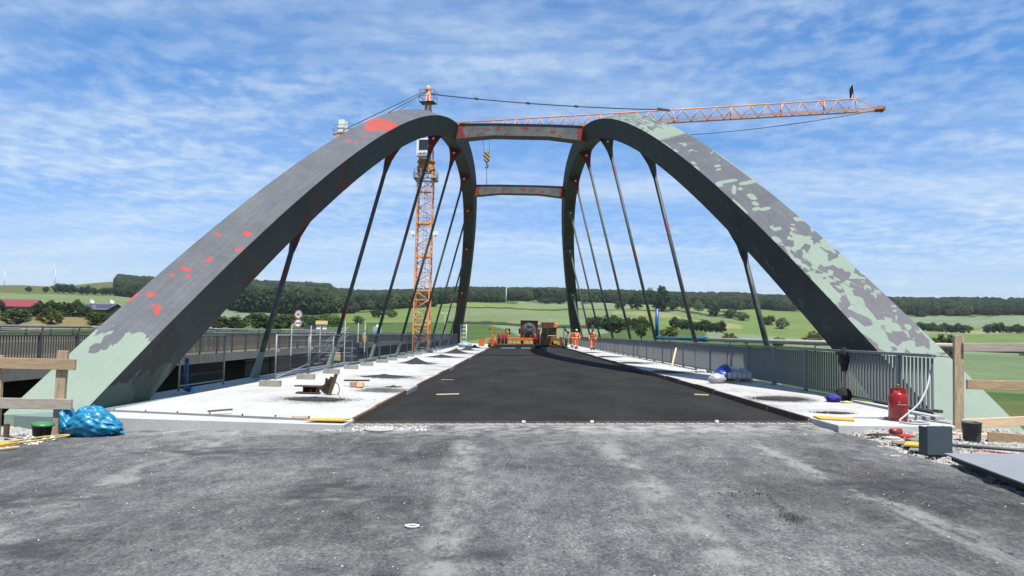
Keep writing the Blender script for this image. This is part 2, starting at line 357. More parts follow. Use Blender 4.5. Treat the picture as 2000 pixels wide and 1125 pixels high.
M_CABLE = mat('steel_cable', (0.06, 0.075, 0.085), 0.6, 0.2, 3)
M_STONE = mat('grit_grains', (0.030, 0.029, 0.028), 0.9, 0.4, 20)
M_TIE = mat('steel_edge_paint', srgb(128, 146, 144), 0.55, 0.2, 1.4, dirt=srgb(140, 105, 105), dirt_amt=0.3)

# ------------------------------------------------------------------ arch geometry (fitted)
XA, LEAN, Y0, Y1, RISE, PEXP, D0, DC, AW, TH = 7.75, 0.25196, 13.494, 102.183, 16.144, 2.1145, 1.3313, 1.0486, 1.0976, 0.04406
AL = math.atan(LEAN); ZB = 0.1
YC = (Y0 + Y1) / 2; HL = (Y1 - Y0) / 2
def arch_curves(sg, n=470, ext=1.06):
    s = np.linspace(-ext, ext, n); y = YC + s * HL
    a = np.abs(s); zt = RISE * (1 - np.minimum(a, 1.0) ** PEXP)
    zt = np.where(a > 1, -(a - 1) * HL * RISE * PEXP / HL, zt)
    dz = np.gradient(zt, y); nr = np.sqrt(1 + dz * dz)
    D = DC + (D0 - DC) * np.minimum(a, 1) ** 2 + 0.9 * np.clip((a - 0.93) / 0.1, 0, 1.3) ** 2
    up = np.array([-sg * math.sin(AL), 0, math.cos(AL)]); th = AL + TH; out = np.array([sg * math.cos(th), 0, math.sin(th)])
    base = np.array([sg * XA - 0.007, 0, ZB])
    def pt(yy, zz, off): return base + np.stack([0 * yy, yy, 0 * yy], 1) + zz[:, None] * up + off * out
    yl = y + dz / nr * D; zl = zt - D / nr
    return s, pt(y, zt, 0), pt(y, zt, AW), pt(yl, zl, 0), pt(yl, zl, AW)

def paint_mat(name, side):
    """primer grey with green finishing coat and red lead; UV = (metres along the bridge, 0..1 across), UV.y floor = face"""
    m_, t, b = new_mat(name)
    uv = t.new('ShaderNodeUVMap'); uv.uv_map = 'UVMap'
    sp = t.new('ShaderNodeSeparateXYZ'); t.link(uv.outputs[0], sp.inputs[0]); Y = sp.outputs[0]; X = sp.outputs[1]
    g = t.new('ShaderNodeNewGeometry'); pos = g.outputs['Position']
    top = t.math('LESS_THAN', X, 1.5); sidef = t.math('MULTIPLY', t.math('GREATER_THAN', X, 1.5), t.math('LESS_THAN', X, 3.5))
    n1 = t.noise(pos, 0.9, 5, 0.6); n2 = t.noise(pos, 9, 5, 0.65)
    brush = t.noise(t.mapping(uv.outputs[0], (0.35, 9, 1)), 2.0, 4, 0.6)
    mixv = t.math('ADD', t.math('ADD', t.math('MULTIPLY', n1, 0.4), t.math('MULTIPLY', n2, 0.25)), t.math('MULTIPLY', brush, 0.35))
    prim = t.ramp(mixv, [(0.30, srgb(82, 84, 90)), (0.5, srgb(100, 103, 109)), (0.7, srgb(120, 123, 128))])
    primshade = t.ramp(mixv, [(0.30, srgb(58, 63, 61)), (0.5, srgb(74, 79, 76)), (0.7, srgb(92, 96, 92))])  # darker copy of the top primer; shade of the other faces painted in
    c = t.mix(top, primshade, prim)
    green = t.ramp(mixv, [(0.3, srgb(134, 151, 137)), (0.7, srgb(152, 168, 153))])
    greenshade = t.ramp(mixv, [(0.3, srgb(96, 112, 101)), (0.7, srgb(118, 134, 122))])  # top green darkened for the side faces, their shade put into the paint
    red = t.ramp(mixv, [(0.3, srgb(168, 68, 60)), (0.7, srgb(194, 90, 80))])
    redshade = t.ramp(mixv, [(0.3, srgb(96, 46, 42)), (0.7, srgb(130, 60, 52))])  # red lead darkened likewise, shade painted into the side-face patches
    uvs = t.mapping(uv.outputs[0], (1.0, 1.1, 1))
    wn = t.new('ShaderNodeTexNoise'); t.link(uvs, wn.inputs['Vector']); wn.inputs['Scale'].default_value = 3.2; wn.inputs['Detail'].default_value = 3
    wv_ = t.new('ShaderNodeVectorMath'); wv_.operation = 'MULTIPLY_ADD'; t.link(wn.outputs['Color'], wv_.inputs[0]); wv_.inputs[1].default_value = (0.16, 0.14, 0); t.link(uvs, wv_.inputs[2])
    WV = wv_.outputs[0]
    edge = t.math('MULTIPLY', t.math('SUBTRACT', t.noise(uvs, 7.0, 4, 0.6), 0.5), 1.5)
    def ell(y0, x0, ry, rx, rot=0.0, rough=1.0):
        dy = t.math('SUBTRACT', Y, y0); dx = t.math('SUBTRACT', X, x0)
        if rot:
            ca, sa = math.cos(rot), math.sin(rot)
            dy, dx = t.math('ADD', t.math('MULTIPLY', dy, ca), t.math('MULTIPLY', dx, sa)), t.math('SUBTRACT', t.math('MULTIPLY', dx, ca), t.math('MULTIPLY', dy, sa))
        a = t.math('POWER', t.math('ABSOLUTE', t.math('DIVIDE', dy, ry)), 2.6); q = t.math('POWER', t.math('ABSOLUTE', t.math('DIVIDE', dx, rx)), 2.6)
        return t.step(t.math('ADD', t.math('ADD', a, q), t.math('MULTIPLY', edge, rough)), 1.08, 0.94)
    def umax(lst):
        r = lst[0]
        for q in lst[1:]: r = t.math('MAXIMUM', r, q)
        return r
    if side == 'L':
        nb = t.noise(t.mapping(uv.outputs[0], (0.55, 1.7, 1), loc=(0.3, 0.55, 0)), 1.5, 4, 0.62)
        gl = t.math('ADD', 15.08, t.math('MULTIPLY', t.math('SUBTRACT', nb, 0.50), 1.9))
        gt = t.math('MULTIPLY', t.step(t.math('SUBTRACT', gl, Y), -0.01, 0.03), top)
        notch = umax([ell(15.0, 0.60, 0.24, 0.12, 0.2, 2.2), ell(14.78, 0.655, 0.20, 0.085, 0.3, 2.2), ell(14.60, 0.71, 0.12, 0.095, 0.0, 2.2)])
        gt = t.math('MULTIPLY', gt, t.math('SUBTRACT', 1.0, notch))
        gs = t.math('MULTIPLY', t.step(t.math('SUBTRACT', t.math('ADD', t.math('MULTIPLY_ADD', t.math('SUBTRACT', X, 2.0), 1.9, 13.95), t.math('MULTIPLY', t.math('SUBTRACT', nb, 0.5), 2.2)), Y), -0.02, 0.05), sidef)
        c = t.mix(gt, c, green); c = t.mix(gs, c, greenshade)
        rt = umax([ell(18.68, .76, .06, .075), ell(19.04, .25, .10, .10), ell(18.38, .10, .07, .07), ell(17.73, .44, .12, .05), ell(17.2, .66, .06, .13), ell(16.91, .75, .05, .06), ell(17.03, .49, .06, .05), ell(16.2, .76, .065, .09), ell(15.93, .46, .06, .10), ell(15.80, .36, .09, .04, 0.5), ell(15.98, .985, .16, .04), ell(26.66, .59, .16, .06), ell(26.72, .32, .14, .06), ell(27.72, .37, .16, .05), ell(30.2, .50, 1.05, .56), ell(28.9, .55, .32, .2)])
        c = t.mix(t.math('MULTIPLY', rt, top), c, red)
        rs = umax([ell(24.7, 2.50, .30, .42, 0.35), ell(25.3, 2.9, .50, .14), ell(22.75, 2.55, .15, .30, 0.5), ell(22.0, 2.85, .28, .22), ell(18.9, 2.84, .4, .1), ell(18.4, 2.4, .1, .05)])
        c = t.mix(t.math('MULTIPLY', t.math('MULTIPLY', rs, sidef), 0.75), c, redshade)
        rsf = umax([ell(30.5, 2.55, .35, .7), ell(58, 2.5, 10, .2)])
        c = t.mix(t.math('MULTIPLY', t.math('MULTIPLY', rsf, sidef), t.math('MULTIPLY', t.step(n2, 0.42, 0.6), 0.45)), c, redshade)
        dark = t.math('MULTIPLY', t.math('MULTIPLY', ell(15.2, 2.5, .7, .34, -0.2), sidef), 0.5)
        c = t.mix(dark, c, srgb(66, 60, 58))
    else:
        v1 = t.new('ShaderNodeTexVoronoi'); v1.voronoi_dimensions = '2D'; t.link(t.mapping(WV, (3.0, 4.4, 1)), v1.inputs['Vector']); v1.inputs['Scale'].default_value = 1.0
        v2 = t.new('ShaderNodeTexVoronoi'); v2.voronoi_dimensions = '2D'; t.link(t.mapping(WV, (6.5, 9.5, 1), rot=(0, 0, 0.5)), v2.inputs['Vector']); v2.inputs['Scale'].default_value = 1.0
        s1 = t.new('ShaderNodeSeparateColor'); t.link(v1.outputs['Color'], s1.inputs[0]); s2 = t.new('ShaderNodeSeparateColor'); t.link(v2.outputs['Color'], s2.inputs[0])
        cov = t.new('ShaderNodeFloatCurve')
        pts = [(0.0, 0.99), (0.13, 0.96), (0.18, 0.62), (0.30, 0.50), (0.42, 0.62), (0.52, 0.55), (0.60, 0.40), (0.66, 0.22), (0.72, 0.03), (1.0, 0.02)]
        cu = cov.mapping.curves[0]
        for i, p in enumerate(pts):
            if i < 2: cu.points[0 if i == 0 else 1].location = pts[0] if i == 0 else pts[-1]
        for p in pts[1:-1]: cu.points.new(*p)
        cov.mapping.update()
        t.link(t.math('DIVIDE', t.math('SUBTRACT', Y, 13.0), 10.5), cov.inputs['Value'])
        val = t.math('ADD', t.math('MULTIPLY', s1.outputs[0], 0.62), t.math('MULTIPLY', s2.outputs[1], 0.38))
        gm = t.step(t.math('SUBTRACT', cov.outputs[0], val), -0.02, 0.02)
        marks = umax([ell(27.25, .49, .18, .05), ell(26.84, .05, .22, .05), ell(25.18, .10, .18, .05), ell(24.4, .58, .12, .09), ell(24.1, .50, .08, .08), ell(24.7, .03, .22, .04), ell(23.1, .35, .12, .30, 0.25), ell(22.65, .80, .12, .25, 0.2), ell(23.0, .10, .14, .08), ell(22.45, .30, .30, .06, 0.4), ell(22.4, .46, .10, .06), ell(21.75, .51, .22, .085), ell(21.34, .42, .14, .07), ell(21.05, .32, .10, .10), ell(20.93, .50, .09, .14), ell(21.45, .03, .5, .04), ell(19.86, .27, .09, .08), ell(20.04, .90, .12, .06), ell(27.8, .0, .6, .05), ell(24, .98, 2.0, .02)])
        pn = t.noise(t.mapping(uv.outputs[0], (0.6, 4.5, 1)), 1.6, 4, 0.62)
        crown = t.math('MULTIPLY', t.math('MULTIPLY', t.step(Y, 28.4, 28.8), t.math('SUBTRACT', 1.0, t.step(Y, 36.5, 37.0))), t.math('GREATER_THAN', t.math('MULTIPLY_ADD', t.math('SUBTRACT', 1.0, t.step(Y, 29.9, 31.0)), 0.16, pn), 0.51))
        gm = t.math('MAXIMUM', t.math('MAXIMUM', gm, marks), crown)
        c = t.mix(t.math('MULTIPLY', gm, top), c, green)
        plum = t.math('MULTIPLY', t.math('MULTIPLY', t.math('SUBTRACT', 1.0, gm), top), t.math('SUBTRACT', 1.0, t.step(Y, 15.5, 19)))
        c = t.mix(t.math('MULTIPLY', plum, 0.5), c, srgb(122, 116, 122))
        rr = t.math('MULTIPLY', t.math('GREATER_THAN', t.noise(uvs, 7.0, 2, 0.5), 0.70), t.math('MULTIPLY', t.step(Y, 15.6, 16.4), t.math('SUBTRACT', 1.0, t.step(Y, 19.4, 20.0))))
        c = t.mix(t.math('MULTIPLY', t.math('MULTIPLY', rr, top), 0.5), c, srgb(150, 100, 92))
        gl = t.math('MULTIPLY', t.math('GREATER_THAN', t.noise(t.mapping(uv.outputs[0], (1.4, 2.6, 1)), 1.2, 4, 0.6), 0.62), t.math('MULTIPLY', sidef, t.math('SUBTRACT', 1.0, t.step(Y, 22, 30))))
        c = t.mix(t.math('MULTIPLY', gl, 0.5), c, greenshade)
    # streaks and dust
    stn = t.step(t.noise(t.mapping(uv.outputs[0], (1.6, 0.5, 1)), 3.2, 6, 0.7), 0.55, 0.8)
    c = t.mix(t.math('MULTIPLY', stn, 0.16), c, srgb(150, 150, 148))
    t.link(c, b.inputs['Base Color']); b.inputs['Roughness'].default_value = 0.72; b.inputs['Specular IOR Level'].default_value = 0.25
    bn = t.new('ShaderNodeBump'); bn.inputs['Strength'].default_value = 0.12; bn.inputs['Distance'].default_value = 0.01
    t.link(n2, bn.inputs['Height']); t.link(bn.outputs[0], b.inputs['Normal'])
    return m_
def red_grey_mat(name, scale=2.5, thr=0.55, band=None):
    """primer with patches of red lead (crossbeams, gussets)"""
    m_, t, b = new_mat(name)
    tcn = t.new('ShaderNodeTexCoord'); v = tcn.outputs['Object']
    sp = t.new('ShaderNodeSeparateXYZ'); t.link(v, sp.inputs[0])
    n1 = t.noise(v, 1.5, 5, 0.6); n2 = t.noise(t.mapping(v, (1, 1, 1.6)), scale, 4, 0.65)
    c = t.ramp(n1, [(0.3, srgb(92, 96, 96)), (0.7, srgb(122, 124, 122))])
    r = t.step(n2, thr, thr + 0.03)
    if band is not None:
        r = t.math('MAXIMUM', r, t.step(t.math('ADD', t.math('ABSOLUTE', sp.outputs[0]), t.math('MULTIPLY', n2, 0.8)), band, band + 0.05))
    c = t.mix(r, c, t.ramp(n1, [(0.3, srgb(122, 50, 45)), (0.7, srgb(150, 64, 56))]))
    t.link(c, b.inputs['Base Color']); b.inputs['Roughness'].default_value = 0.65; b.inputs['Specular IOR Level'].default_value = 0.3
    return m_
def hanger_mat(name, top_col, seed):
    """rod painted in lengths: red lead, primer, green"""
    m_, t, b = new_mat(name)
    g = t.new('ShaderNodeNewGeometry'); sp = t.new('ShaderNodeSeparateXYZ'); t.link(g.outputs['Position'], sp.inputs[0])
    oi = t.new('ShaderNodeObjectInfo')
    z = t.math('ADD', sp.outputs[2], t.math('MULTIPLY', oi.outputs['Random'], 30.0))
    cz = t.new('ShaderNodeCombineXYZ'); t.link(t.math('MULTIPLY', z, 0.42), cz.inputs[0])
    n = t.noise(cz.outputs[0], 1.3, 4, 0.6); n2 = t.noise(g.outputs['Position'], 6, 4, 0.6)
    c = t.ramp(n2, [(0.3, srgb(70, 78, 78)), (0.7, srgb(98, 106, 104))])
    c = t.mix(t.math('MULTIPLY', t.step(n, 0.55, 0.58), 0.8), c, srgb(132, 52, 46))
    c = t.mix(t.math('MULTIPLY', t.math('SUBTRACT', 1.0, t.step(t.math('ADD', sp.outputs[2], t.math('MULTIPLY', n, 5)), 3.4, 3.9)), 0.85), c, srgb(112, 138, 122))
    t.link(c, b.inputs['Base Color']); b.inputs['Roughness'].default_value = 0.55; b.inputs['Specular IOR Level'].default_value = 0.3
    return m_
# ------------------------------------------------------------------ terrain
# heights in metres on a fan of bearings (tangent of bearing to the right of the bridge axis) and distances
DS = [0, 60, 110, 170, 300, 450, 650, 900, 1250, 1700, 2300, 3300, 6000]
def hz(x): return 651.3 + 0.02111 * (x - 1009)
_cols = {  # picture column of the survey line : levels read along it from 300 m on
 -150: (638, 620, 606, 592, 576, 562, 556), 60: (640, 622, 607, 593, 577, 566, 558), 250: (642, 626, 610, 597, 581, 568, 552),
 400: (645, 630, 617, 607, 597, 580, 562), 560: (648, 638, 628, 613, 603, 588, 568), 720: (650, 640, 630, 612, 602, 590, 578),
 900: (655, 641, 630, 603, 590, 582, 572), 1080: (660, 645, 634, 605, 590, 583, 574), 1250: (666, 652, 640, 610, 594, 588, 579),
 1400: (674, 660, 648, 628, 606, 596, 584), 1550: (682, 668, 655, 642, 620, 604, 588), 1700: (695, 680, 668, 655, 635, 612, 592),
 1850: (705, 690, 677, 662, 645, 616, 595), 2000: (710, 694, 680, 665, 645, 616, 597), 2250: (714, 699, 685, 670, 650, 621, 602)}
TB = sorted(_cols); TBX = [(x - 1010) / F for x in TB]
HT = np.zeros((len(TB), len(DS)))
for i, x in enumerate(TB):
    zs = [CAM_H + (hz(x) - v) / F * d / math.sqrt(1 + ((x - 1010) / F) ** 2) for v, d in zip(_cols[x], DS[4:11])]
    z300 = zs[0]; lo = -7.5
    HT[i] = [lo, lo, lo, lo * 0.8 + z300 * 0.2] + zs + [zs[-1] * 0.9, zs[-1] * 0.5]
def ground(x, y):
    x = np.asarray(x, float); y = np.asarray(y, float); d = np.hypot(x, y)
    tb = np.where(y > 1, x / np.maximum(y, 1e-3), np.sign(x) * 5); tb = np.clip(tb, TBX[0], TBX[-1])
    # smooth (cosine) interpolation in both directions
    i = np.clip(np.searchsorted(TBX, tb) - 1, 0, len(TBX) - 2); X = np.array(TBX); a = (tb - X[i]) / (X[i + 1] - X[i])
    dd = np.clip(d, 0, DS[-1] - 1); j = np.clip(np.searchsorted(DS, dd, side='right') - 1, 0, len(DS) - 2); Dn = np.array(DS); q = (dd - Dn[j]) / (Dn[j + 1] - Dn[j])
    a = a * a * (3 - 2 * a)
    z = (HT[i, j] * (1 - a) + HT[i + 1, j] * a) * (1 - q) + (HT[i, j + 1] * (1 - a) + HT[i + 1, j + 1] * a) * q
    amp = np.clip((d - 200) / 900, 0, 1)
    return z + amp * (2.0 * np.sin(x * 0.011 + 1.3) * np.cos(y * 0.009) + 1.2 * np.sin(x * 0.027 + y * 0.019))
def at(col, d):
    """ground point on the survey line through picture column col, d metres out"""
    tb = (col - 1010) / F; y = d / math.sqrt(1 + tb * tb); x = tb * y
    return Vector((x, y, float(ground(x, y))))

def field_colour(cx, d):
    """crop colours by field; cx is the survey column, d the distance"""
    G1 = np.array(srgb(112, 132, 74)); G2 = np.array(srgb(122, 135, 96)); G3 = np.array(srgb(80, 104, 52)); BR = np.array(srgb(138, 124, 82)); DK = np.array(srgb(54, 70, 38)); ST = np.array(srgb(176, 162, 118)); PB = np.array(srgb(126, 142, 112)); OL = np.array(srgb(98, 106, 60))
    n = len(cx); c = np.tile(G3, (n, 1))
    w = 0.06 * d * np.sin(cx * 0.012 + 0.7) + 0.02 * d * np.sin(cx * 0.037) + 0.006 * d * np.sin(cx * 0.17) 
    e = d + w
    def put(mk, k): c[mk] = k
    # centre and right of centre
    cen = (cx > 640)
    put(cen & (e > 300) & (e < 520), G3)
    put(cen & (e > 330) & (e < 560) & (cx > 952 + (560 - e) * .27) & (cx < 1150 + 0.25 * (e - 330)), PB)
    put(cen & (e > 560) & (e < 640), DK)
    put(cen & (e >= 640) & (e < 960), G2)
    put((cx > 640) & (cx < 870) & (e >= 600) & (e < 960), G1)
    put(cen & (e >= 960) & (e < 1000), DK)
    put(cen & (e >= 1000) & (e < 1160), np.array(srgb(124, 142, 80)))
    put((cx > 1010) & (e >= 1120) & (e < 1300), PB)
    # dry bank on the right
    put((cx > 1250) & (e > 560) & (e < 900), G1)
    bank = (cx > 1200) & (np.abs(e - (880 - (cx - 1250) * 0.62)) < 46 + 26 * np.sin(cx * 0.05)) & (cx < 1640)
    put(bank, (ST + G1) / 2)
    put((cx > 1380) & (e > 380) & (e < 560), PB)
    put((cx > 1450) & (e > 620) & (e < 1500), G1)
    put((cx > 1640) & (e > 1000) & (e < 1110), PB); put((cx > 1640) & (e > 1110) & (e < 1200), ST * 0.5 + G1 * 0.5); put((cx > 1640) & (e > 1270) & (e < 1600), PB)
    put((cx > 1600) & (e > 150) & (e < 420), np.array(srgb(112, 130, 94)))
    put((cx > 1600) & (e <= 130), OL)
    # left hill
    lf = cx < 470
    put(lf & (e > 300) & (e < 480), BR); put(lf & (e >= 480) & (e < 560), DK)
    put(lf & (e >= 560) & (e < 900), G1); put(lf & (e >= 900) & (e < 1050), G2); put(lf & (e >= 1050) & (e < 1160), G1); put(lf & (e >= 1160) & (e < 1380), G2); put(lf & (e >= 1380), OL)
    put((cx >= 400) & (cx < 620) & (e > 520) & (e < 1000), PB)
    put((cx >= 540) & (cx < 660) & (e > 760) & (e < 960), G3)
    return c
def build_terrain():
    nb, nd = 520, 300
    tb = np.linspace(-1.25, 1.25, nb); bear = np.arctan(tb * 1.0); bear = np.concatenate([np.linspace(-pi, bear[0], 60)[:-1], bear, np.linspace(bear[-1], pi, 60)[1:]])
    d = np.concatenate([np.linspace(8, 200, 40), np.geomspace(206, 8000, nd - 40)])
    B, D = np.meshgrid(bear, d); X = D * np.sin(B); Y = D * np.cos(B); Z = ground(X, Y)
    Z = np.where(D > 3300, Z - (D - 3300) * 0.004, Z)
    v = np.stack([X, Y, Z], -1).reshape(-1, 3); nB = len(bear)
    ii = np.arange(nd - 1)[:, None] * nB + np.arange(nB - 1)[None]; ii = ii.ravel()
    f = np.stack([ii, ii + 1, ii + nB + 1, ii + nB], 1)
    me = bpy.data.meshes.new('terrain'); me.vertices.add(len(v)); me.vertices.foreach_set('co', v.ravel())
    me.loops.add(f.size); me.loops.foreach_set('vertex_index', f.ravel()); me.polygons.add(len(f)); me.polygons.foreach_set('loop_start', np.arange(0, f.size, 4)); me.polygons.foreach_set('loop_total', np.full(len(f), 4))
    me.update(); me.polygons.foreach_set('use_smooth', np.ones(len(f), bool))
    cx = np.clip(np.where(v[:, 1] > 1, v[:, 0] / np.maximum(v[:, 1], 1e-3), np.sign(v[:, 0]) * 2) * F + 1010, -800, 2800)
    col = field_colour(cx, np.hypot(v[:, 0], v[:, 1]))
    at_ = me.color_attributes.new('crop', 'FLOAT_COLOR', 'POINT'); at_.data.foreach_set('color', np.concatenate([col, np.ones((len(col), 1))], 1).ravel())
    m_, t, b = new_mat('fields')
    a = t.new('ShaderNodeAttribute'); a.attribute_name = 'crop'
    g = t.new('ShaderNodeNewGeometry'); p = g.outputs['Position']
    n1 = t.noise(p, 0.012, 6, 0.65); n2 = t.noise(p, 0.16, 5, 0.7); tram = t.noise(t.mapping(p, (0.10, 0.008, 1), rot=(0, 0, 1.2)), 1.0, 2, 0.5)
    k = t.ramp(t.math('ADD', t.math('ADD', t.math('MULTIPLY', n1, 0.4), t.math('MULTIPLY', n2, 0.35)), t.math('MULTIPLY', tram, 0.25)), [(0.3, (0.56, 0.60, 0.54)), (0.5, (0.90, 0.90, 0.88)), (0.7, (1.22, 1.18, 1.14))])
    spx = t.new('ShaderNodeSeparateXYZ'); t.link(p, spx.inputs[0]); ln = t.math('FRACT', t.math('DIVIDE', t.math('ADD', t.math('ADD', t.math('MULTIPLY', spx.outputs[0], 0.93), t.math('MULTIPLY', spx.outputs[1], 0.36)), t.math('MULTIPLY', n1, 30.0)), 17.0)); k = t.mix(t.math('MULTIPLY', t.math('LESS_THAN', ln, 0.10), 0.30), k, (0.45, 0.50, 0.40))
    t.link(t.mix(1.0, a.outputs['Color'], k, 'MULTIPLY'), b.inputs['Base Color']); b.inputs['Roughness'].default_value = 0.95; b.inputs['Specular IOR Level'].default_value = 0.1
    bn = t.new('ShaderNodeBump'); bn.inputs['Strength'].default_value = 0.5; bn.inputs['Distance'].default_value = 0.6; t.link(n2, bn.inputs['Height']); t.link(bn.outputs[0], b.inputs['Normal'])
    me.materials.append(m_)
    tag(link('terrain', me), kind='structure')
build_terrain()

# ------------------------------------------------------------------ approach road, verge, banks
M_GRASS = mat('rough_grass', srgb(112, 122, 72), 0.95, 0.35, 0.7, bump=0.6, bscale=9)
def grid_sheet(name, x0, x1, y0, y1, nx, ny, zf, m_):
    xs = np.linspace(x0, x1, nx); ys = np.linspace(y0, y1, ny); v = [(x, y, zf(x, y)) for y in ys for x in xs]
    f = [(j * nx + i, j * nx + i + 1, (j + 1) * nx + i + 1, (j + 1) * nx + i) for j in range(ny - 1) for i in range(nx - 1)]
    me = bpy.data.meshes.new(name); me.from_pydata(v, [], f); me.materials.append(m_); o = link(name, me); return tag(o, kind='structure')
def edge_r(y): return 5.02 - 0.10 * max(0, 9.4 - y) * 0.9 + 0.05 * math.sin(y * 3.1) + 0.03 * math.sin(y * 9.7)
def edge_l(y): return -6.95 - 0.02 * (12 - y) + 0.06 * math.sin(y * 2.7) + 0.03 * math.sin(y * 8.9)
v = []; f = []; ys = np.linspace(-14, 12.46, 150)
for k, y in enumerate(ys):
    a, b_ = edge_l(y), edge_r(y)
    for q in range(25):
        x = a + (b_ - a) * q / 24; v.append((x, y, road_z(x) + 0.006 * math.sin(x * 1.9 + y) * math.sin(y * 1.3)))
for k in range(len(ys) - 1):
    for q in range(24): f.append((k * 25 + q, k * 25 + q + 1, (k + 1) * 25 + q + 1, (k + 1) * 25 + q))
me = bpy.data.meshes.new('approach_road'); me.from_pydata(v, [], f); me.materials.append(M_OLD); tag(link('approach_road', me), kind='structure')
# gravel verges left and right of it (uneven)
def vz(x, y): return road_z(x) - 0.035 + 0.035 * math.sin(x * 5.1 + y * 2.3) * math.sin(y * 4.7 - x) + 0.015 * math.sin(x * 17 + y * 13)
grid_sheet('gravel_verge', 4.3, 7.75, -10, 13.3, 40, 190, lambda x, y: vz(x, y) + (0.03 if x > 5.3 else 0.0), M_GRAV)
grid_sheet('gravel_verge', -9.6, -6.6, -10, 13.0, 30, 150, lambda x, y: vz(x, y) - 0.02, M_GRAV)
# banks falling away beside the abutments, and the far approach embankment
mb = MB()
for sg, xe, zt in ((1, 7.74, 0.19), (-1, -9.55, -0.20)):
    mb.quad((xe, -14, zt), (xe, 13.2, zt), (xe + sg * 13, 13.2, -7.7), (xe + sg * 13, -14, -7.7))
mb.quad((-9.55, 13.0, -0.2), (7.74, 13.2, 0.19), (7.74, 16.0, -7.7), (-9.55, 16.0, -7.7))
mb.quad((-9.6, -14, -.21), (7.75, -14, .19), (7.75, 13.2, .10), (-9.6, 13, -.33))
struct('embankment', mb, M_GRASS)
mb = MB()
for a, b_, c_, d_ in ((-9, 9, 0, 0),):
    mb.quad((-9, 103, -0.02), (9, 103, 0.12), (9, 320, 0.12), (-9, 320, -0.02)); mb.quad((-9, 103, -0.02), (-9, 320, -0.02), (-21, 320, -8), (-21, 103, -8)); mb.quad((9, 103, 0.12), (9, 320, 0.12), (21, 320, -8), (21, 103, -8)); mb.quad((-9, 103, -.02), (9, 103, .12), (9, 103, -8), (-9, 103, -8))
struct('embankment', mb, M_GRASS)

# ------------------------------------------------------------------ bridge deck: fresh asphalt between two concrete caps
YE = 103.0
mb = MB(); mb.quad((-2.72, 12.62, 0.0), (4.97, 12.62, road_z(4.97)), (4.97, YE, road_z(4.97)), (-2.72, YE, 0.0)); struct('carriageway', mb, M_NEW)
mb = MB(); mb.prism([(-2.74, 0.075), (-2.74, -0.6), (-7.12, -0.6), (-7.12, 0.115)], 'y', 11.95, YE); o = struct('walkway', mb, M_CONC)
mb = MB(); mb.prism([(4.99, road_z(4.99) + 0.10), (4.99, -0.6), (7.30, -0.6), (7.30, 0.345)], 'y', 12.72, YE); o = struct('walkway', mb, M_CONC)
# end slab of the right cap, slightly skewed, its sawn front edge showing
mb = MB(); mb.prism([(4.99, 12.70), (5.02, 11.62), (6.95, 11.82), (7.30, 12.70)], 'z', 0.02, 0.285); tag(mb.build('end_slab', M_CONC, bevel=0.012), 'white concrete end slab in front of the right walkway', 'slab')
# deck body under everything
mb = MB(); mb.box((0.1, 57.8, -0.75), (14.6, 89.5, 0.5)); struct('deck_slab', mb, M_CONCG)
# expansion joint: steel strip with finger pattern
M_JNT = mat('joint_zinc', (0.40, 0.41, 0.41), 0.7, 0.15, 6)
jt = empty('expansion_joint', (1.1, 12.53, 0), 'serrated steel expansion joint crossing between old road and black asphalt', 'joint')
def jz(x): return road_z(x)
mb = MB(); mb.bar((-4.0, 0, jz(-2.9) + 0.004), (4.05, 0, jz(5.15) + 0.004), 0.17, 0.03); mb.build('joint_rail', M_JNT, jt)
fm = MB().box((0, 0, 0), (0.10, 0.05, 0.02), Rz(0.6)).mesh(); fm.materials.append(M_JNT)
for k in range(46):
    x = -3.75 + k * 0.168; link('tooth', fm, jt, loc=(x, -0.012, jz(x + 1.1) + 0.022))
mb = MB(); mb.bar((-3.85, 0.115, jz(-2.75) + 0.02), (3.87, 0.115, jz(4.97) + 0.02), 0.05, 0.05); mb.build('stop_bar', M_RUST, jt)
for x in (-0.95, 2.30, 0.2):
    mb = MB(); mb.box((x - 0.0, 0.06, jz(x + 1.1) + 0.05), (0.055, 0.04, 0.035), Rz(0.3 * x)); mb.build('spacer_block', M_WHITE, jt)
mb = MB(); mb.bar((-7.0, 12.80, 0.128), (-3.35, 12.36, 0.104), 0.035, 0.03)
ls = empty('cover_strip', (-5.2, 12.6, 0.1), 'thin steel cover strip with bolts across the left concrete cap', 'strip')
o = mb.build('strip', M_GALV, ls); o.location = (5.2, -12.6, -0.1)
for k in range(7):
    mb = MB(); mb.lathe([(0.014, 0), (0.014, 0.03)], (-6.9 + k * 0.58 - (-5.2), 12.79 - k * 0.07 - 12.6, 0.03), 8); mb.build('bolt', M_DARKST, ls)

# rusty formwork strips holding the asphalt edge, in lengths
for sg, x, z, nm in ((-1, -2.72, 0.0, 'left'), (1, 4.97, road_z(4.97), 'right')):
    fw = empty('edge_formwork', (x, 12.7, z), 'rusty steel edge formwork along the %s side of the fresh asphalt' % nm, 'formwork', None)
    y = 0.0; k = 0
    while y < 82:
        L = 2.0 if y < 40 else 6.0
        mb = MB(); dx = random.uniform(-0.012, 0.012); hgt = random.uniform(0.10, 0.125)
        mb.bar((dx, y + 0.015, hgt / 2), (dx + random.uniform(-0.012, .012), y + L - 0.02, hgt / 2), 0.022, hgt)
        mb.bar((dx + sg * 0.03, y + 0.015, hgt - 0.004), (dx + sg * 0.03, y + L - 0.02, hgt - 0.004), 0.06, 0.008)
        mb.build('steel_length', M_RUST if (k % 3) else M_GALV if sg < 0 and k % 2 else M_RUST, fw); y += L; k += 1

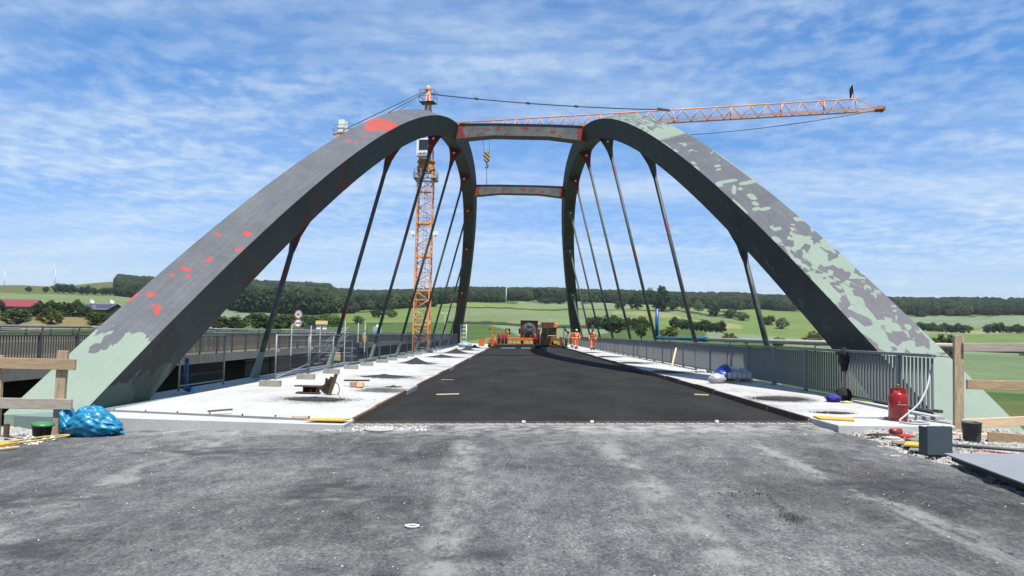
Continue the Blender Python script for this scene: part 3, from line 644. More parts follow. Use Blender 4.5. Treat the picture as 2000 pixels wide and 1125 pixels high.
# ------------------------------------------------------------------ the arch bridge
bridge = empty('arch_bridge', (0, 57.8, 0), 'big steel tied arch bridge with inward leaning grey, red and green painted arches', 'bridge')
BL = Vector((0, 57.8, 0))
def bpart(o): o.location = -BL; return o
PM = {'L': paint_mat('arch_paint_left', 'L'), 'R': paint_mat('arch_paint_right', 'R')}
CURV = {}
for sd, sg in (('L', -1), ('R', 1)):
    s, it, ot, il, ol = arch_curves(sg); CURV[sd] = (it, ot, il, ol)
    n = len(s); K = 6; verts = []; faces = []; uvs = []
    for fi, (A, B_) in enumerate(((it, ot), (it, il), (il, ol), (ot, ol))):
        o0 = len(verts)
        for j in range(K + 1):
            t_ = j / K; q = A * (1 - t_) + B_ * t_
            for i in range(n): verts.append(tuple(q[i])); uvs.append((A[i, 1], 2 * fi + min(max(t_, 0.0), 1.0)))
        for j in range(K):
            for i in range(n - 1):
                faces.append((o0 + j * n + i, o0 + j * n + i + 1, o0 + (j + 1) * n + i + 1, o0 + (j + 1) * n + i))
    me = bpy.data.meshes.new('arch'); me.from_pydata(verts, [], faces)
    ul = me.uv_layers.new(name='UVMap'); ua = np.array(uvs); li = np.zeros(len(me.loops), int); me.loops.foreach_get('vertex_index', li); ul.data.foreach_set('uv', ua[li].ravel())
    bm = bmesh.new(); bm.from_mesh(me)
    bmesh.ops.bisect_plane(bm, geom=bm.verts[:] + bm.edges[:] + bm.faces[:], plane_co=(0, 0, 0.0), plane_no=(0, 0, 1), clear_inner=True)
    bmesh.ops.remove_doubles(bm, verts=bm.verts, dist=0.0005); bmesh.ops.recalc_face_normals(bm, faces=bm.faces); bm.to_mesh(me); bm.free()
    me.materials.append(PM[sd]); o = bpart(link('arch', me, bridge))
    o['label'] = 'grey left arch with red lead dabs and pale green foot' if sd == 'L' else 'right arch with patchy pale green paint over grey'
    # plinths under the springings
    for end in (0, 1):
        yy = (12.93, 17.2) if end == 0 else (98.4, 102.8)
        mb = MB()
        xi, xo = sg * 7.76, sg * 8.88
        if end == 0: poly = [(xi, 13.36), (xo, 12.92), (xo, 17.0), (xi, 17.0)]
        else: poly = [(xi, 98.5), (xo, 98.5), (xo, 102.8), (xi, 102.4)]
        mb.prism(poly, 'z', -1.6, -0.002); bpart(mb.build('springing_plinth', mat('green_steel', srgb(138, 164, 148), 0.6, 0.12, 1.2), bridge))
    # edge girder (tie) with top plate
    mb = MB(); mb.box((sg * 7.84, 57.8, -0.42), (1.24, 90.5, 0.9)); bpart(mb.build('tie_girder', M_TIE, bridge))
    mb = MB()
    for k in range(19): mb.box((sg * 7.2, 15.5 + k * 4.7, 0.02 if sg < 0 else 0.03), (0.10, 4.6, 0.10))
    bpart(mb.build('gutter_angle', M_DARKST if sg > 0 else M_TIE, bridge))
# crossbeams between the arches
CBM = red_grey_mat('crossbeam_primer', 1.9, 0.578, 4.0)
M_REDL = mat('red_lead_paint', srgb(132, 50, 45), 0.6, 0.2, 2)
for yb in (47.35, 67.55):
    s_ = (yb - YC) / HL; zt = ZB + RISE * (1 - abs(s_) ** PEXP) * math.cos(AL); xi = XA - math.tan(AL) * (zt - ZB)
    rt = math.tan(AL); h = 0.98
    xs = [-1.0, -0.99, -0.42, -0.2, 0.2, 0.42, 0.99, 1.0]
    poly = [(-xi, zt), (-xi * 0.45, zt + 0.05), (xi * 0.45, zt + 0.05), (xi, zt), (xi + rt * h, zt - h), (xi * 0.45, zt - h * 0.72), (-xi * 0.45, zt - h * 0.72), (-xi - rt * h, zt - h)]
    mb = MB(); mb.prism(poly, 'y', -0.42, 0.42); o = mb.build('crossbeam', CBM, bridge); o.location = (0, yb - 57.8, 0)
    # projecting top and bottom flanges and red end collars
    mb = MB()
    for (a, b_) in ((0, 1), (1, 2), (2, 3)): mb.bar((poly[a][0], 0, poly[a][1] + 0.012), (poly[b_][0], 0, poly[b_][1] + 0.012), 0.96, 0.022)
    for (a, b_) in ((4, 5), (5, 6), (6, 7)): mb.bar((poly[a][0], 0, poly[a][1] - 0.012), (poly[b_][0], 0, poly[b_][1] - 0.012), 0.96, 0.022)
    f_ = mb.build('flange', mat('flange_grey', srgb(92, 92, 92), .6, .15, 2), o)
    for sg in (-1, 1):
        mb = MB(); mb.prism([(sg * xi, zt - 0.01), (sg * (xi + rt * h), zt - h + 0.01), (sg * (xi + rt * h - 0.12), zt - h + 0.02), (sg * (xi - 0.12), zt - 0.02)], 'y', -0.435, 0.435); mb.build('end_collar', M_REDL, o)
# hangers
HM = hanger_mat('hanger_paint', None, 0)
M_GUS = {-1: red_grey_mat('gusset_red', 1.6, 0.36), 1: mat('gusset_green_grey', srgb(84, 98, 90), 0.6, 0.2, 2)}
for sd, sg in (('L', -1), ('R', 1)):
    it, ot, il, ol = CURV[sd]; mid = (il + ol) / 2
    up = Vector((-sg * math.sin(AL), 0, math.cos(AL))); side = Vector((math.cos(AL), 0, sg * math.sin(AL)))
    for i in range(8):
        Y = 23.70 + 9.4576 * i
        ztop = float(np.interp(Y, mid[:, 1], mid[:, 2])); xt = float(np.interp(Y, mid[:, 1], mid[:, 0]))
        top = Vector((xt, Y, ztop)); L = (ztop - 0.02) / up.z; bot = top - up * L
        mb = MB(); mb.path([(bot + up * 0.3) - BL, (bot + up * (L - 1.15)) - BL], 0.088, 14); h_ = mb.build('hanger', HM, bridge)
        # fan-shaped gusset below the arch with an eye, and a foot plate
        gp = []
        Wt = 0.47
        prof = [(Wt, -0.12), (Wt, 0.05), (Wt * 0.80, 0.22), (Wt * 0.58, 0.50), (Wt * 0.36, 0.85), (0.13, 1.15), (0.09, 1.45)]
        if abs(Y - YC) > 26:  # steep part of the arch: lengthen the uphill flank
            prof = [(Wt, -0.5), (Wt * 0.92, 0.0), (Wt * 0.74, 0.30), (Wt * 0.55, 0.6), (Wt * 0.33, 0.95), (0.13, 1.25), (0.09, 1.5)]
        mb = MB()
        ring = [(x, z) for x, z in prof] + [(-x, z) for x, z in reversed(prof)]
        for th in (-0.03, 0.03): pass
        n = len(ring); vs = [top + side * x - up * z + Vector((0, ty, 0)) - BL for ty in (-0.03, 0.03) for x, z in ring]
        fs = []
        m2 = len(prof)
        for k in range(m2 - 1):
            fs.append((k, k + 1, n - 2 - k, n - 1 - k)); fs.append((n + k, n + n - 1 - k, n + n - 2 - k, n + k + 1))
        for k in range(n): fs.append((k, (k + 1) % n, n + (k + 1) % n, n + k))
        mb._add(vs, fs); mb.build('gusset_plate', M_GUS[sg] if not (sg > 0 and i in (3, 4)) else M_GUS[-1], h_)
        e_ = MB(); c0 = top - up * 0.33 - BL
        for ty in (-0.036, 0.036):
            e_._add([c0 + Vector((0, ty, 0)) + (side * math.cos(a) + up * math.sin(a)) * 0.075 for a in np.linspace(0, 2 * pi, 16, endpoint=False)], [tuple(range(16))])
        e_.build('eye', mat('eye_light', (0.72, 0.76, 0.80), 0.5, 0.02, 1), h_)
        mb = MB(); q = bot - BL
        vs = []
        for z, wx, wy in ((-0.05, 0.13, 0.30), (0.25, 0.11, 0.24), (0.55, 0.10, 0.14), (0.85, 0.09, 0.09)):
            for a in np.linspace(0, 2 * pi, 12, endpoint=False): vs.append(q + up * z + side * math.cos(a) * wx + Vector((0, 1, 0)) * math.sin(a) * wy)
        fs = [(r * 12 + k, r * 12 + (k + 1) % 12, (r + 1) * 12 + (k + 1) % 12, (r + 1) * 12 + k) for r in range(3) for k in range(12)]
        mb._add(vs, fs, True); mb.build('foot_socket', mat('green_steel', srgb(138, 164, 148)), h_)

# ------------------------------------------------------------------ old bridge alongside on the left
ob = empty('old_bridge', (-19.5, 75, 0), 'old concrete road bridge with bar railing running parallel on the left', 'bridge')
OB = Vector((-19.5, 75, 0))
def opart(mb, nm, m_, **k): o = mb.build(nm, m_, ob, **k); o.location = -OB; return o
yA, yB = 5, 190
mb = MB(); mb.prism([(-14.75, 0.33), (-14.75, -0.10), (-15.1, -0.16), (-16.6, -0.22), (-23.0, -0.22), (-24.6, -0.1), (-24.6, 0.33), (-23.6, 0.28), (-15.6, 0.28)], 'y', yA, yB); opart(mb, 'deck', M_CONCG)
mb = MB(); mb.box((-19.6, (yA + yB) / 2, -1.4), (6.0, yB - yA, 2.4)); opart(mb, 'girder', mat('dark_girder', (0.012, 0.012, 0.013), 0.9, 0.3, 1))
mb = MB(); mb.box((-20, (yA + yB) / 2, 0.285), (7.2, yB - yA, 0.02)); opart(mb, 'roadway', M_OLD)
for y in np.arange(8.0, 190, 5.02):
    for x in (-15.55, -23.6):
        mb = MB(); mb.prism([(x + 0.16, 0.28), (x - 0.16, 0.28), (x - 0.10, 0.62), (x - 0.09, 1.02), (x + 0.09, 1.02), (x + 0.10, 0.62)], 'y', y + 0.01, y + 5.0); opart(mb, 'barrier_segment', mat('beige_concrete', (0.40, 0.36, 0.27), 0.9, 0.16, 0.8, dirt=(0.2, 0.18, 0.13), dirt_amt=0.3))
for X, tagx in ((-14.86, 'near'), (-24.4, 'far')):
    for y0 in np.arange(yA, yB - 1, 10.4):
        mb = MB(); mb.tube((X, y0 + 0.01, 1.50), (X, y0 + 10.39, 1.50), 0.032, n=8); mb.tube((X, y0 + 0.01, 1.32), (X, y0 + 10.39, 1.32), 0.024, n=6); opart(mb, 'handrail', M_GALV)
        mb = MB(); mb.bar((X, y0 + 0.01, 0.43), (X, y0 + 10.39, 0.43), 0.05, 0.03); mb.bar((X, y0 + 0.01, 1.22), (X, y0 + 10.39, 1.22), 0.05, 0.04); opart(mb, 'rail', M_DARKST)
    pm = MB(); pm.box((0, 0, 0.45), (0.07, 0.07, 0.95)); pm.bar((0, 0.0, 0.92), (0, 0.12, 1.17), 0.03, 0.03); pme = pm.mesh('post'); pme.materials.append(M_DARKST)
    for y in np.arange(yA + 0.5, min(yB, 140 if X > -20 else 110), 1.95): link('post', pme, ob, loc=Vector((X, y, 0.33)) - OB)
    mb = MB()
    for y in np.arange(yA, 120 if X > -20 else 90, 0.13): mb.box((X, y, 0.83), (0.022, 0.03, 0.78))
    tag(opart(mb, 'baluster', mat('baluster_paint', (0.10, 0.10, 0.095), 0.6, 0.2, 2)), kind='stuff')
for y in (30, 70, 110):
    mb = MB(); mb.box((-19.6, y, -5.2), (4.5, 1.2, 5.3)); opart(mb, 'pier', M_CONCG)
# ------------------------------------------------------------------ bridge railing on the right
rl = empty('bridge_railing', (7.12, 12.7, 0.33), 'long dark grey bar railing along the right walkway of the bridge', 'railing')
HR = 1.06
for y0 in np.arange(0, 88, 11.0):
    mb = MB(); mb.bar((0, y0 + (0.0 if y0 == 0 else 0.004), HR - 0.02), (0, y0 + 10.996, HR - 0.02), 0.09, 0.055); mb.build('handrail', M_RAIL, rl, bevel=0.008)
    mb = MB(); mb.bar((0, y0 + 0.004, 0.10), (0, y0 + 10.996, 0.10), 0.05, 0.04); mb.build('bottom_rail', M_RAIL, rl)
pm = MB(); pm.box((0, 0, 0.51), (0.075, 0.09, 1.02)); pm.box((0, 0, 0.01), (0.22, 0.20, 0.02)); pme = pm.mesh('post'); pme.materials.append(M_RAIL)
posts = [1.16 + 2.225 * k for k in range(39)]
for y in posts: link('post', pme, rl, loc=(0.0, y, 0.0))
bmh = MB().box((0, 0, 0), (0.035, 0.028, 0.88)).mesh('bar'); bmh.materials.append(M_RAIL)
ys = [y for y in np.arange(0.06, 86.5, 0.127) if min(abs(y - p) for p in posts) > 0.06]
for y in ys[:300]: link('bar', bmh, rl, loc=(0, y, 0.56))
mb = MB()
for y in ys[300:]: mb.box((0, y, 0.56), (0.035, 0.028, 0.88))
tag(mb.build('bar', M_RAIL, rl), kind='stuff')
mb = MB(); mb.bar((0, -0.03, HR - 0.02), (0, -0.55, HR - 0.028), 0.07, 0.012); mb.build('handrail_tongue', M_RAIL, rl)
mb = MB(); mb.box((0, -0.10, 0.115), (0.08, 0.16, 0.05)); mb.build('end_stub', M_DARKST, rl)
# far railing on the left side beyond the site fence
# ------------------------------------------------------------------ site fence on the left: low mesh panels on concrete feet
M_MESH = mat('fence_wire', (0.16, 0.17, 0.18), 0.5, 0.2, 4, metal=0.4)
def fence_panel(y0, y1, x0, x1, label, dark=False, brace=False, plate=False):
    o = empty('site_fence_panel', (x0, y0, 0.11), label, 'fence', 'mesh fence panels along the left walkway')
    d = Vector((x1 - x0, y1 - y0, 0)); H = 1.32
    mb = MB()
    for e in (Vector((0, 0, 0)), d): mb.tube(e, e + Vector((0, 0, H)), 0.024, n=8)
    mb.tube(Vector((0, 0, H - 0.03)), d + Vector((0, 0, H - 0.03)), 0.02, n=8); mb.tube(Vector((0, 0, 0.12)), d + Vector((0, 0, 0.12)), 0.02, n=8)
    mb.build('frame', M_GALV, o)
    mb = MB(); L = d.length; k = 0.05
    while k < L: mb.bar(d * (k / L) + Vector((0, 0, 0.12)), d * (k / L) + Vector((0, 0, H - 0.03)), 0.005, 0.005); k += 0.075
    for z in (0.35, 0.60, 0.85, 1.10): mb.bar(Vector((0, 0, z)), d + Vector((0, 0, z)), 0.006, 0.006)
    tag(mb.build('wire_mesh', M_MESH, o), kind='stuff')
    if brace:
        mb = MB(); mb.tube((0.02, 0, 0.05), d + Vector((0.05, -0.1, 0.34)), 0.018, n=6); mb.build('brace', M_GALV, o)
    if plate:
        mb = MB(); mb.box((0.03, 0.05, 0.86), (0.11, 0.012, 0.10)); mb.build('maker_plate', mat('blue_white_plate', (0.25, 0.35, 0.5), 0.5, 0.1, 2), o)
    return o
fence_panel(17.05, 19.35, -7.74, -7.62, 'low mesh fence panel right behind the left arch foot')
fence_panel(21.65, 24.66, -7.02, -6.92, 'low mesh fence panel standing proud nearest the rusty clamp, first on its feet', brace=True, plate=True)
nth = ['second', 'third', 'fourth', 'fifth', 'sixth', 'seventh', 'eighth', 'ninth', 'tenth', 'eleventh', 'twelfth', 'thirteenth', 'fourteenth', 'fifteenth', 'sixteenth', 'seventeenth', 'eighteenth', 'nineteenth', 'twentieth']
k = 0; y = 24.78
while y < 84:
    L = 3.12 if y < 60 else 3.4
    fence_panel(y, y + L - 0.06, -6.88 + random.uniform(-.03, .03), -6.88 + random.uniform(-.03, .03), 'low mesh fence panel along the left walkway, %s from the near arch' % nth[k + 1] if k < 18 else 'low mesh fence panel at the far end of the left walkway', plate=(k % 3 == 0)); y += L; k += 1
bl = MB(); bl.box((-0.205, 0, 0.075), (0.15, 0.22, 0.15)); bl.box((0.07, 0, 0.075), (0.33, 0.22, 0.15)); bl.box((-0.11, 0, 0.06), (0.05, 0.18, 0.12))
blm = bl.mesh('concrete_foot'); blm.materials.append(mat('block_concrete', (0.42, 0.40, 0.34), 0.92, 0.2, 6, bump=0.3))
fy = [19.15, 22.15, 25.25, 28.45, 31.4, 34.6, 37.7, 40.9, 44.0, 47.1, 50.3, 53.4, 56.5, 59.6]
for i, y in enumerate(fy):
    o = link('concrete_foot', blm, loc=(-6.27 + random.uniform(-.04, .04), y, 0.11)); o.rotation_euler = (0, 0, random.uniform(-0.12, 0.12))
    tag(o, ('slotted concrete fence foot, nearest one, standing free on the white cap' if i == 0 else 'slotted concrete fence foot on the white cap, %s from the near end' % nth[i - 1]), 'fence foot', 'concrete feet of the site fence')
# dark bar-mat fence hung in the gap between the bridges
for y0, lab in ((16.9, 'black bar fence panel between the bridges behind the arch foot'), (25.6, 'black bar fence panel below the scaffold between the bridges'), (28.3, 'black bar fence panel beside the scaffold tower between the bridges')):
    o = empty('bar_fence_panel', (-9.35, y0, -0.55), lab, 'fence')
    mb = MB(); mb.bar((0, 0, 1.0), (0, 2.5, 1.0), 0.03, 0.03); mb.bar((0, 0, 0.1), (0, 2.5, 0.1), 0.03, 0.03); mb.bar((0, 0, .5), (0, 2.5, .5), 0.02, 0.02); mb.build('rail', M_BLK, o)
    mb = MB()
    for k in range(30): mb.box((0, 0.05 + k * 0.083, 0.52), (0.018, 0.018, 1.0))
    tag(mb.build('bar', M_BLK, o), kind='stuff')
# blue standpipe by the left arch foot
o = empty('blue_standpipe', (-7.82, 17.6, 0.1), 'short blue standpipe against the left arch foot', 'pipe')
M_BLUE = mat('blue_pipe_paint', (0.022, 0.115, 0.42), 0.4, 0.12, 3)
mb = MB(); mb.tube((0, 0, 0), (0, 0, 0.75), 0.05, n=12); mb.build('riser', M_BLUE, o)
mb = MB(); mb.path([(0.28, -0.25, 0.03), (0.06, -0.05, 0.03), (0.0, 0.0, 0.08)], 0.065, 12); mb.build('elbow', M_BLUE, o)

# ------------------------------------------------------------------ scaffold stair between the bridges
sc_ = empty('scaffold_stair', (-9.4, 36, -2), 'grey tube scaffold stair tower between the bridges with a dark panel', 'scaffold')
SB = Vector((-9.4, 36, -2))
def spt(mb, nm, m_): o = mb.build(nm, m_, sc_); o.location = -SB; return o
for x, y in ((-10.95, 36.0), (-10.45, 37.6), (-8.35, 36.0), (-8.05, 37.6), (-7.95, 38.8), (-10.3, 38.8)):
    mb = MB(); mb.tube((x, y, -7), (x, y, 1.78 + 0.2 * (x > -9)), 0.026, n=8); spt(mb, 'standard', M_GALV)
for z in (-0.35, 0.45, 1.02, 1.42):
    mb = MB(); mb.tube((-11.0, 36.0, z), (-8.0, 36.0, z + 0.05), 0.022, n=6); spt(mb, 'ledger', M_GALV)
mb = MB(); mb.bar((-10.8, 38.2, 1.52), (-7.7, 38.2, 1.58), 0.30, 0.05); spt(mb, 'platform_board', M_GALV)
for dy in (0.0, 0.75):
    for dz in (0.0, 0.42, 0.8):
        mb = MB(); mb.tube((-10.3, 36.1 + dy, -0.55 + dz), (-8.4, 36.3 + dy, 0.95 + dz), 0.024, n=6); spt(mb, 'stringer', M_GALV)
for k in range(7):
    mb = MB(); mb.box((-10.3 + 0.27 * k, 36.5, -0.5 + 0.21 * k), (0.22, 0.75, 0.03)); spt(mb, 'tread', M_GALV)
mb = MB(); mb.box((-8.30, 36.9, 0.20), (0.95, 0.05, 1.55)); spt(mb, 'side_panel', mat('slate_panel', (0.035, 0.040, 0.055), 0.6, 0.15, 2))
for z in (-0.1, 0.3, 0.7):
    mb = MB(); mb.tube((-8.85, 36.8, z), (-7.9, 36.8, z), 0.02, n=6); spt(mb, 'guard_tube', M_GALV)
M_YBAG = mat('yellow_bag', (0.70, 0.52, 0.03), 0.6, 0.2, 6)
mb = MB(); mb.lathe([(0.03, 0), (0.11, 0.08), (0.13, 0.35), (0.10, 0.62), (0.03, 0.72)], (0, 0, 0), 12); tag(mb.build('yellow_bag', M_YBAG, loc=(-8.0, 38.9, 0.75)), 'yellow bag hanging on a scaffold tube by the left fence', 'bag')
mb = MB(); mb.path([(0, 0, 0.6), (0.03, 0, 0.3), (-0.02, 0, 0), (0.05, 0, -0.25), (0.02, 0, -0.45)], [0.03, 0.04, 0.035, 0.05, 0.02], 8); tag(mb.build('rope_bundle', mat('tan_rope', (0.55, 0.45, 0.22), 0.9, 0.25, 9), loc=(-7.85, 38.9, 0.6)), 'tan rope bundle hanging beside the yellow bag', 'rope')
mb = MB(); mb.box((0, 0, 0.14), (0.32, 0.28, 0.28)); mb.box((0.03, 0, 0.34), (0.22, 0.2, 0.12)); tag(mb.build('tool_box', mat('straw_yellow', (0.66, 0.55, 0.27), 0.7, 0.2, 5), bevel=0.03, loc=(-8.5, 35.2, 0.12)), 'straw yellow tool box at the scaffold entrance', 'box')

# ------------------------------------------------------------------ tower crane
cr = empty('tower_crane', (-12.6, 98, -8), 'tall orange lattice tower crane with long jib behind the bridge', 'crane'); CB = Vector((-12.6, 98, 0)); cr.location = CB
cr.rotation_euler = (0, 0, 0)
def lattice(nm, size, L, step, r, m_, parent, n=4, tri=False):
    pass
mast = MB(); S = 0.98
cor = [(-S, -S), (S, -S), (S, S), (-S, S)]
Z0, Z1 = -8.0, 22.9
chords = MB()
for x, y in cor: chords.box((x, y, (Z0 + Z1) / 2), (0.16, 0.16, Z1 - Z0))
mast_o = chords.build('mast', M_CRANE, cr)
br = MB(); z = Z0; k = 0
while z < Z1 - 0.6:
    for i in range(4):
        a, b_ = cor[i], cor[(i + 1) % 4]
        if k % 2: a, b_ = b_, a
        br.tube((a[0], a[1], z), (b_[0], b_[1], z + 1.25), 0.052, n=6)
        br.tube((a[0], a[1], z + 1.25), (b_[0], b_[1], z + 1.25), 0.04, n=6)
    z += 1.25; k += 1
br.build('bracing', M_CRANE, mast_o)
for z in (-2, 2.5, 7, 11.5, 16, 20.4):
    mb = MB(); mb.box((0, 0, z), (2.2, 2.2, 0.10)); mb.box((0, 0, z + 0.3), (2.15, 2.15, 0.08)) if False else None
    rr = MB()
    for i in range(4):
        a, b_ = cor[i], cor[(i + 1) % 4]; rr.bar((a[0] * 1.04, a[1] * 1.04, z), (b_[0] * 1.04, b_[1] * 1.04, z), 0.10, 0.22)
    rr.build('mast_collar', M_CRANE, mast_o)
ld = MB(); ld.bar((-0.2, 0.5, Z0), (-0.2, 0.5, Z1), 0.04, 0.04); ld.bar((0.2, 0.5, Z0), (0.2, 0.5, Z1), 0.04, 0.04)
for z in np.arange(Z0, Z1, 0.4): ld.bar((-0.2, 0.5, z), (0.2, 0.5, z), 0.03, 0.03)
ld.build('ladder', M_GALV, mast_o)
# flood light housings half way up
for x, lab in ((-1.35, 'l'), (1.6, 'r')):
    mb = MB(); mb.box((x, -0.8, 14.6), (0.7, 0.4, 0.5)); mb.box((x, -0.8, 14.2), (0.2, 0.2, 0.4)); mb.build('floodlight', M_WHITE, cr)
# climbing platform with railings
pf = MB()
for z in (21.9,):
    for i in range(4):
        sgn = [(0, -1), (1, 0), (0, 1), (-1, 0)][i]; c = Vector((sgn[0] * 1.25, sgn[1] * 1.25, z)); sz = (2.9, 0.5, 0.06) if sgn[0] == 0 else (0.5, 2.9, 0.06); pf.box(c, sz)
    for x in (-1.5, 1.5):
        for y in (-1.5, -0.5, 0.5, 1.5): pf.tube((x, y, z), (x, y, z + 1.15), 0.035, n=6)
        for zz in (0.6, 1.15): pf.tube((x, -1.5, z + zz), (x, 1.5, z + zz), 0.03, n=6); pf.tube((-1.5, x, z + zz), (1.5, x, z + zz), 0.03, n=6)
        for y in (-0.5, 0.5): pf.tube((y, x, z), (y, x, z + 1.15), 0.035, n=6)
pf.build('work_platform', M_GALV, cr)
mb = MB(); mb.lathe([(1.05, 22.9), (1.22, 23.1), (1.25, 23.6), (1.08, 23.7), (1.08, 24.1), (1.22, 24.2), (1.15, 24.5)], (0, 0, 0), 24); mb.build('slewing_ring', mat('crane_dark_orange', (0.50, 0.20, 0.05), 0.5, 0.25, 1.5, dirt=(0.12, 0.06, 0.03), dirt_amt=0.4), cr)
# upper works turn with the jib
JA = math.atan2(-10.2, 55.8)
uw = empty('upper_works', (0, 0, 24.4)); uw.parent = cr; uw.rotation_euler = (0, 0, JA)
def upart(mb, nm, m_, par=None): o = mb.build(nm, m_, uw if par is None else par); return o
mb = MB()
for x, y in ((-0.75, -0.6), (0.75, -0.6), (0.75, 0.6), (-0.75, 0.6)): mb.tube((x, y, 0), (x * 0.95, y * 0.95, 4.2), 0.11, n=8)
for z in (0.1, 1.4, 2.8, 4.1):
    for i in range(4):
        q = [(-0.75, -0.6), (0.75, -0.6), (0.75, 0.6), (-0.75, 0.6)]; mb.tube((*q[i], z), (*q[(i + 1) % 4], z), 0.06, n=6)
for y in (-.6, .6): mb.tube((-.75, y, 0.1), (.75, y, 2.3), 0.06, n=6)
# tower head: leaning A-frame tapering to the apex
for y in (-0.6, 0.6):
    mb.path([(0.70, y, 2.4), (0.42, y * 0.55, 6.2), (0.15, y * 0.25, 9.6)], [0.13, 0.12, 0.11], 8); mb.path([(-0.70, y, 2.4), (-0.42, y * 0.55, 6.0), (-0.05, y * 0.25, 9.6)], [0.10, 0.09, 0.08], 8)
for z, xa, ya in ((3.6, 0.62, 0.5), (4.8, 0.53, 0.42), (6.0, 0.44, 0.33), (7.2, 0.34, 0.26), (8.4, 0.24, 0.2)):
    for y in (-1, 1): mb.tube((-xa, ya * y, z), (xa, ya * y, z), 0.05, n=6); mb.tube((-xa, ya * y, z), (xa * 0.8, ya * y * .8, z + 1.2), 0.045, n=6)
    mb.tube((xa, -ya, z), (xa, ya, z), 0.05, n=6)
mb.lathe([(0.22, 9.4), (0.34, 9.7), (0.34, 10.1), (0.1, 10.4)], (0, 0, 0), 12)
upart(mb, 'tower_head', M_CRANE)
mb = MB()
for x in (-1.0, 1.0):
    for y in (-0.8, 0.8): mb.tube((x, y, 8.0), (x, y, 9.6), 0.03, n=6)
for z in (8.0, 8.8, 9.6):
    for s_ in (-1, 1): mb.tube((-1, .8 * s_, z), (1, .8 * s_, z), 0.03, n=6); mb.tube((s_, -.8, z), (s_, .8, z), 0.03, n=6)
mb.box((0, 0, 8.0), (2.0, 1.6, 0.05)); upart(mb, 'head_platform', M_CABLE)
# operator cab on the near side
cb = empty('cab', (0.05, -1.45, 0.3)); cb.parent = uw
mb = MB(); mb.prism([(-0.85, 0.0), (0.75, 0.0), (0.95, 0.5), (0.95, 1.5), (0.7, 2.3), (-0.85, 2.3)], 'y', -0.6, 0.6); mb.build('shell', M_WHITE, cb, bevel=0.06)
mb = MB(); mb.box((0.15, -0.615, 1.45), (1.25, 0.03, 1.35)); mb.build('side_window', M_GLASS, cb)
mb = MB(); mb.prism([(0.965, 0.55), (0.985, 0.55), (0.985, 1.48), (0.72, 2.22), (0.70, 2.2), (0.965, 1.48)], 'y', -0.5, 0.5); mb.build('front_window', M_GLASS, cb)
tm = text_mesh('LIEBHERR', 0.30, 0.004, 0.006); tm.materials.append(M_BLK); o = link('lettering', tm, cb); o.location = (0.0, -0.622, 0.28); o.rotation_euler = (pi / 2, 0, 0)
# jib: triangular truss, apex chord on top
jb = empty('jib', (0.9, 0, 3.55)); jb.parent = uw; jb.rotation_euler = (0, -0.0262, 0)
JL = 55.9; bw = 0.62; jh = 1.5
def chord(z): return z
ch = MB()
ch.bar((0, -bw, 0), (JL, -bw, 0), 0.12, 0.14); ch.bar((0, bw, 0), (JL, bw, 0), 0.12, 0.14); ch.tube((0.5, 0, jh), (JL - 2.6, 0, jh), 0.085, n=8); ch.bar((JL - 2.6, 0, jh), (JL - 0.3, 0, 0.1), 0.08, 0.08)
ch.build('chord', M_CRANE, jb)
di = MB(); x = 0.5; k = 0; st = 0.78
while x < JL - 2.7:
    st = 0.78 if x < 28 else 1.02
    x2 = min(x + st, JL - 2.6)
    for s_ in (-1, 1):
        a = (x, 0, jh) if k % 2 == 0 else (x, s_ * bw, 0); b_ = (x2, s_ * bw, 0) if k % 2 == 0 else (x2, 0, jh); di.tube(a, b_, 0.042, n=5)
    if k % 2 == 0: di.tube((x2, -bw, 0), (x2, bw, 0), 0.035, n=5); di.tube((x2, -bw, 0), (min(x2 + 2 * st, JL), bw, 0), 0.028, n=5)
    x = x2; k += 1
di.build('diagonal', M_CRANE, jb)
for x in (11.2, 22.4, 31.5, 38.5, 44.5, 49.5):
    mb = MB(); mb.tube((x, 0, jh), (x, -bw, 0), 0.06, n=6); mb.tube((x, 0, jh), (x, bw, 0), 0.06, n=6); mb.box((x, 0, jh), (0.3, 0.2, 0.25)); mb.build('section_joint', M_CRANE, jb)
mb = MB(); mb.box((JL - 0.1, 0, 0.05), (0.8, 1.3, 0.35)); mb.tube((JL + 0.2, -0.5, 0.0), (JL + 0.2, 0.5, 0.0), 0.25, n=12); mb.build('tip_sheave', mat('crane_tip', (0.45, 0.22, 0.05), 0.6, 0.3, 2), jb)
mb = MB()
for y in (-0.3, 0.3): mb.tube((0, y, 0.25), (JL - 0.3, y, 0.2), 0.014, n=4)
mb.build('trolley_rope', M_CABLE, jb)
# flag on the jib tip
fl = empty('flag', (JL - 3.0, 0, jh)); fl.parent = jb
mb = MB(); mb.tube((0, 0, -.05), (0, 0, 1.9), 0.03, n=6); mb.build('pole', M_GALV, fl)
mb = MB(); vs = []; NX = 7
for i in range(NX):
    for j in range(5):
        a = i / (NX - 1); vs.append((-0.02 - a * 0.42, 0.10 * math.sin(a * 7), 1.85 - j * 0.26 - a * 0.55 - 0.1 * a * j))
mb._add(vs, [(i * 5 + j, i * 5 + j + 1, (i + 1) * 5 + j + 1, (i + 1) * 5 + j) for i in range(NX - 1) for j in range(4)], True); mb.build('cloth', mat('black_cloth', (0.012, 0.012, 0.015), 0.9, 0.3, 4), fl)
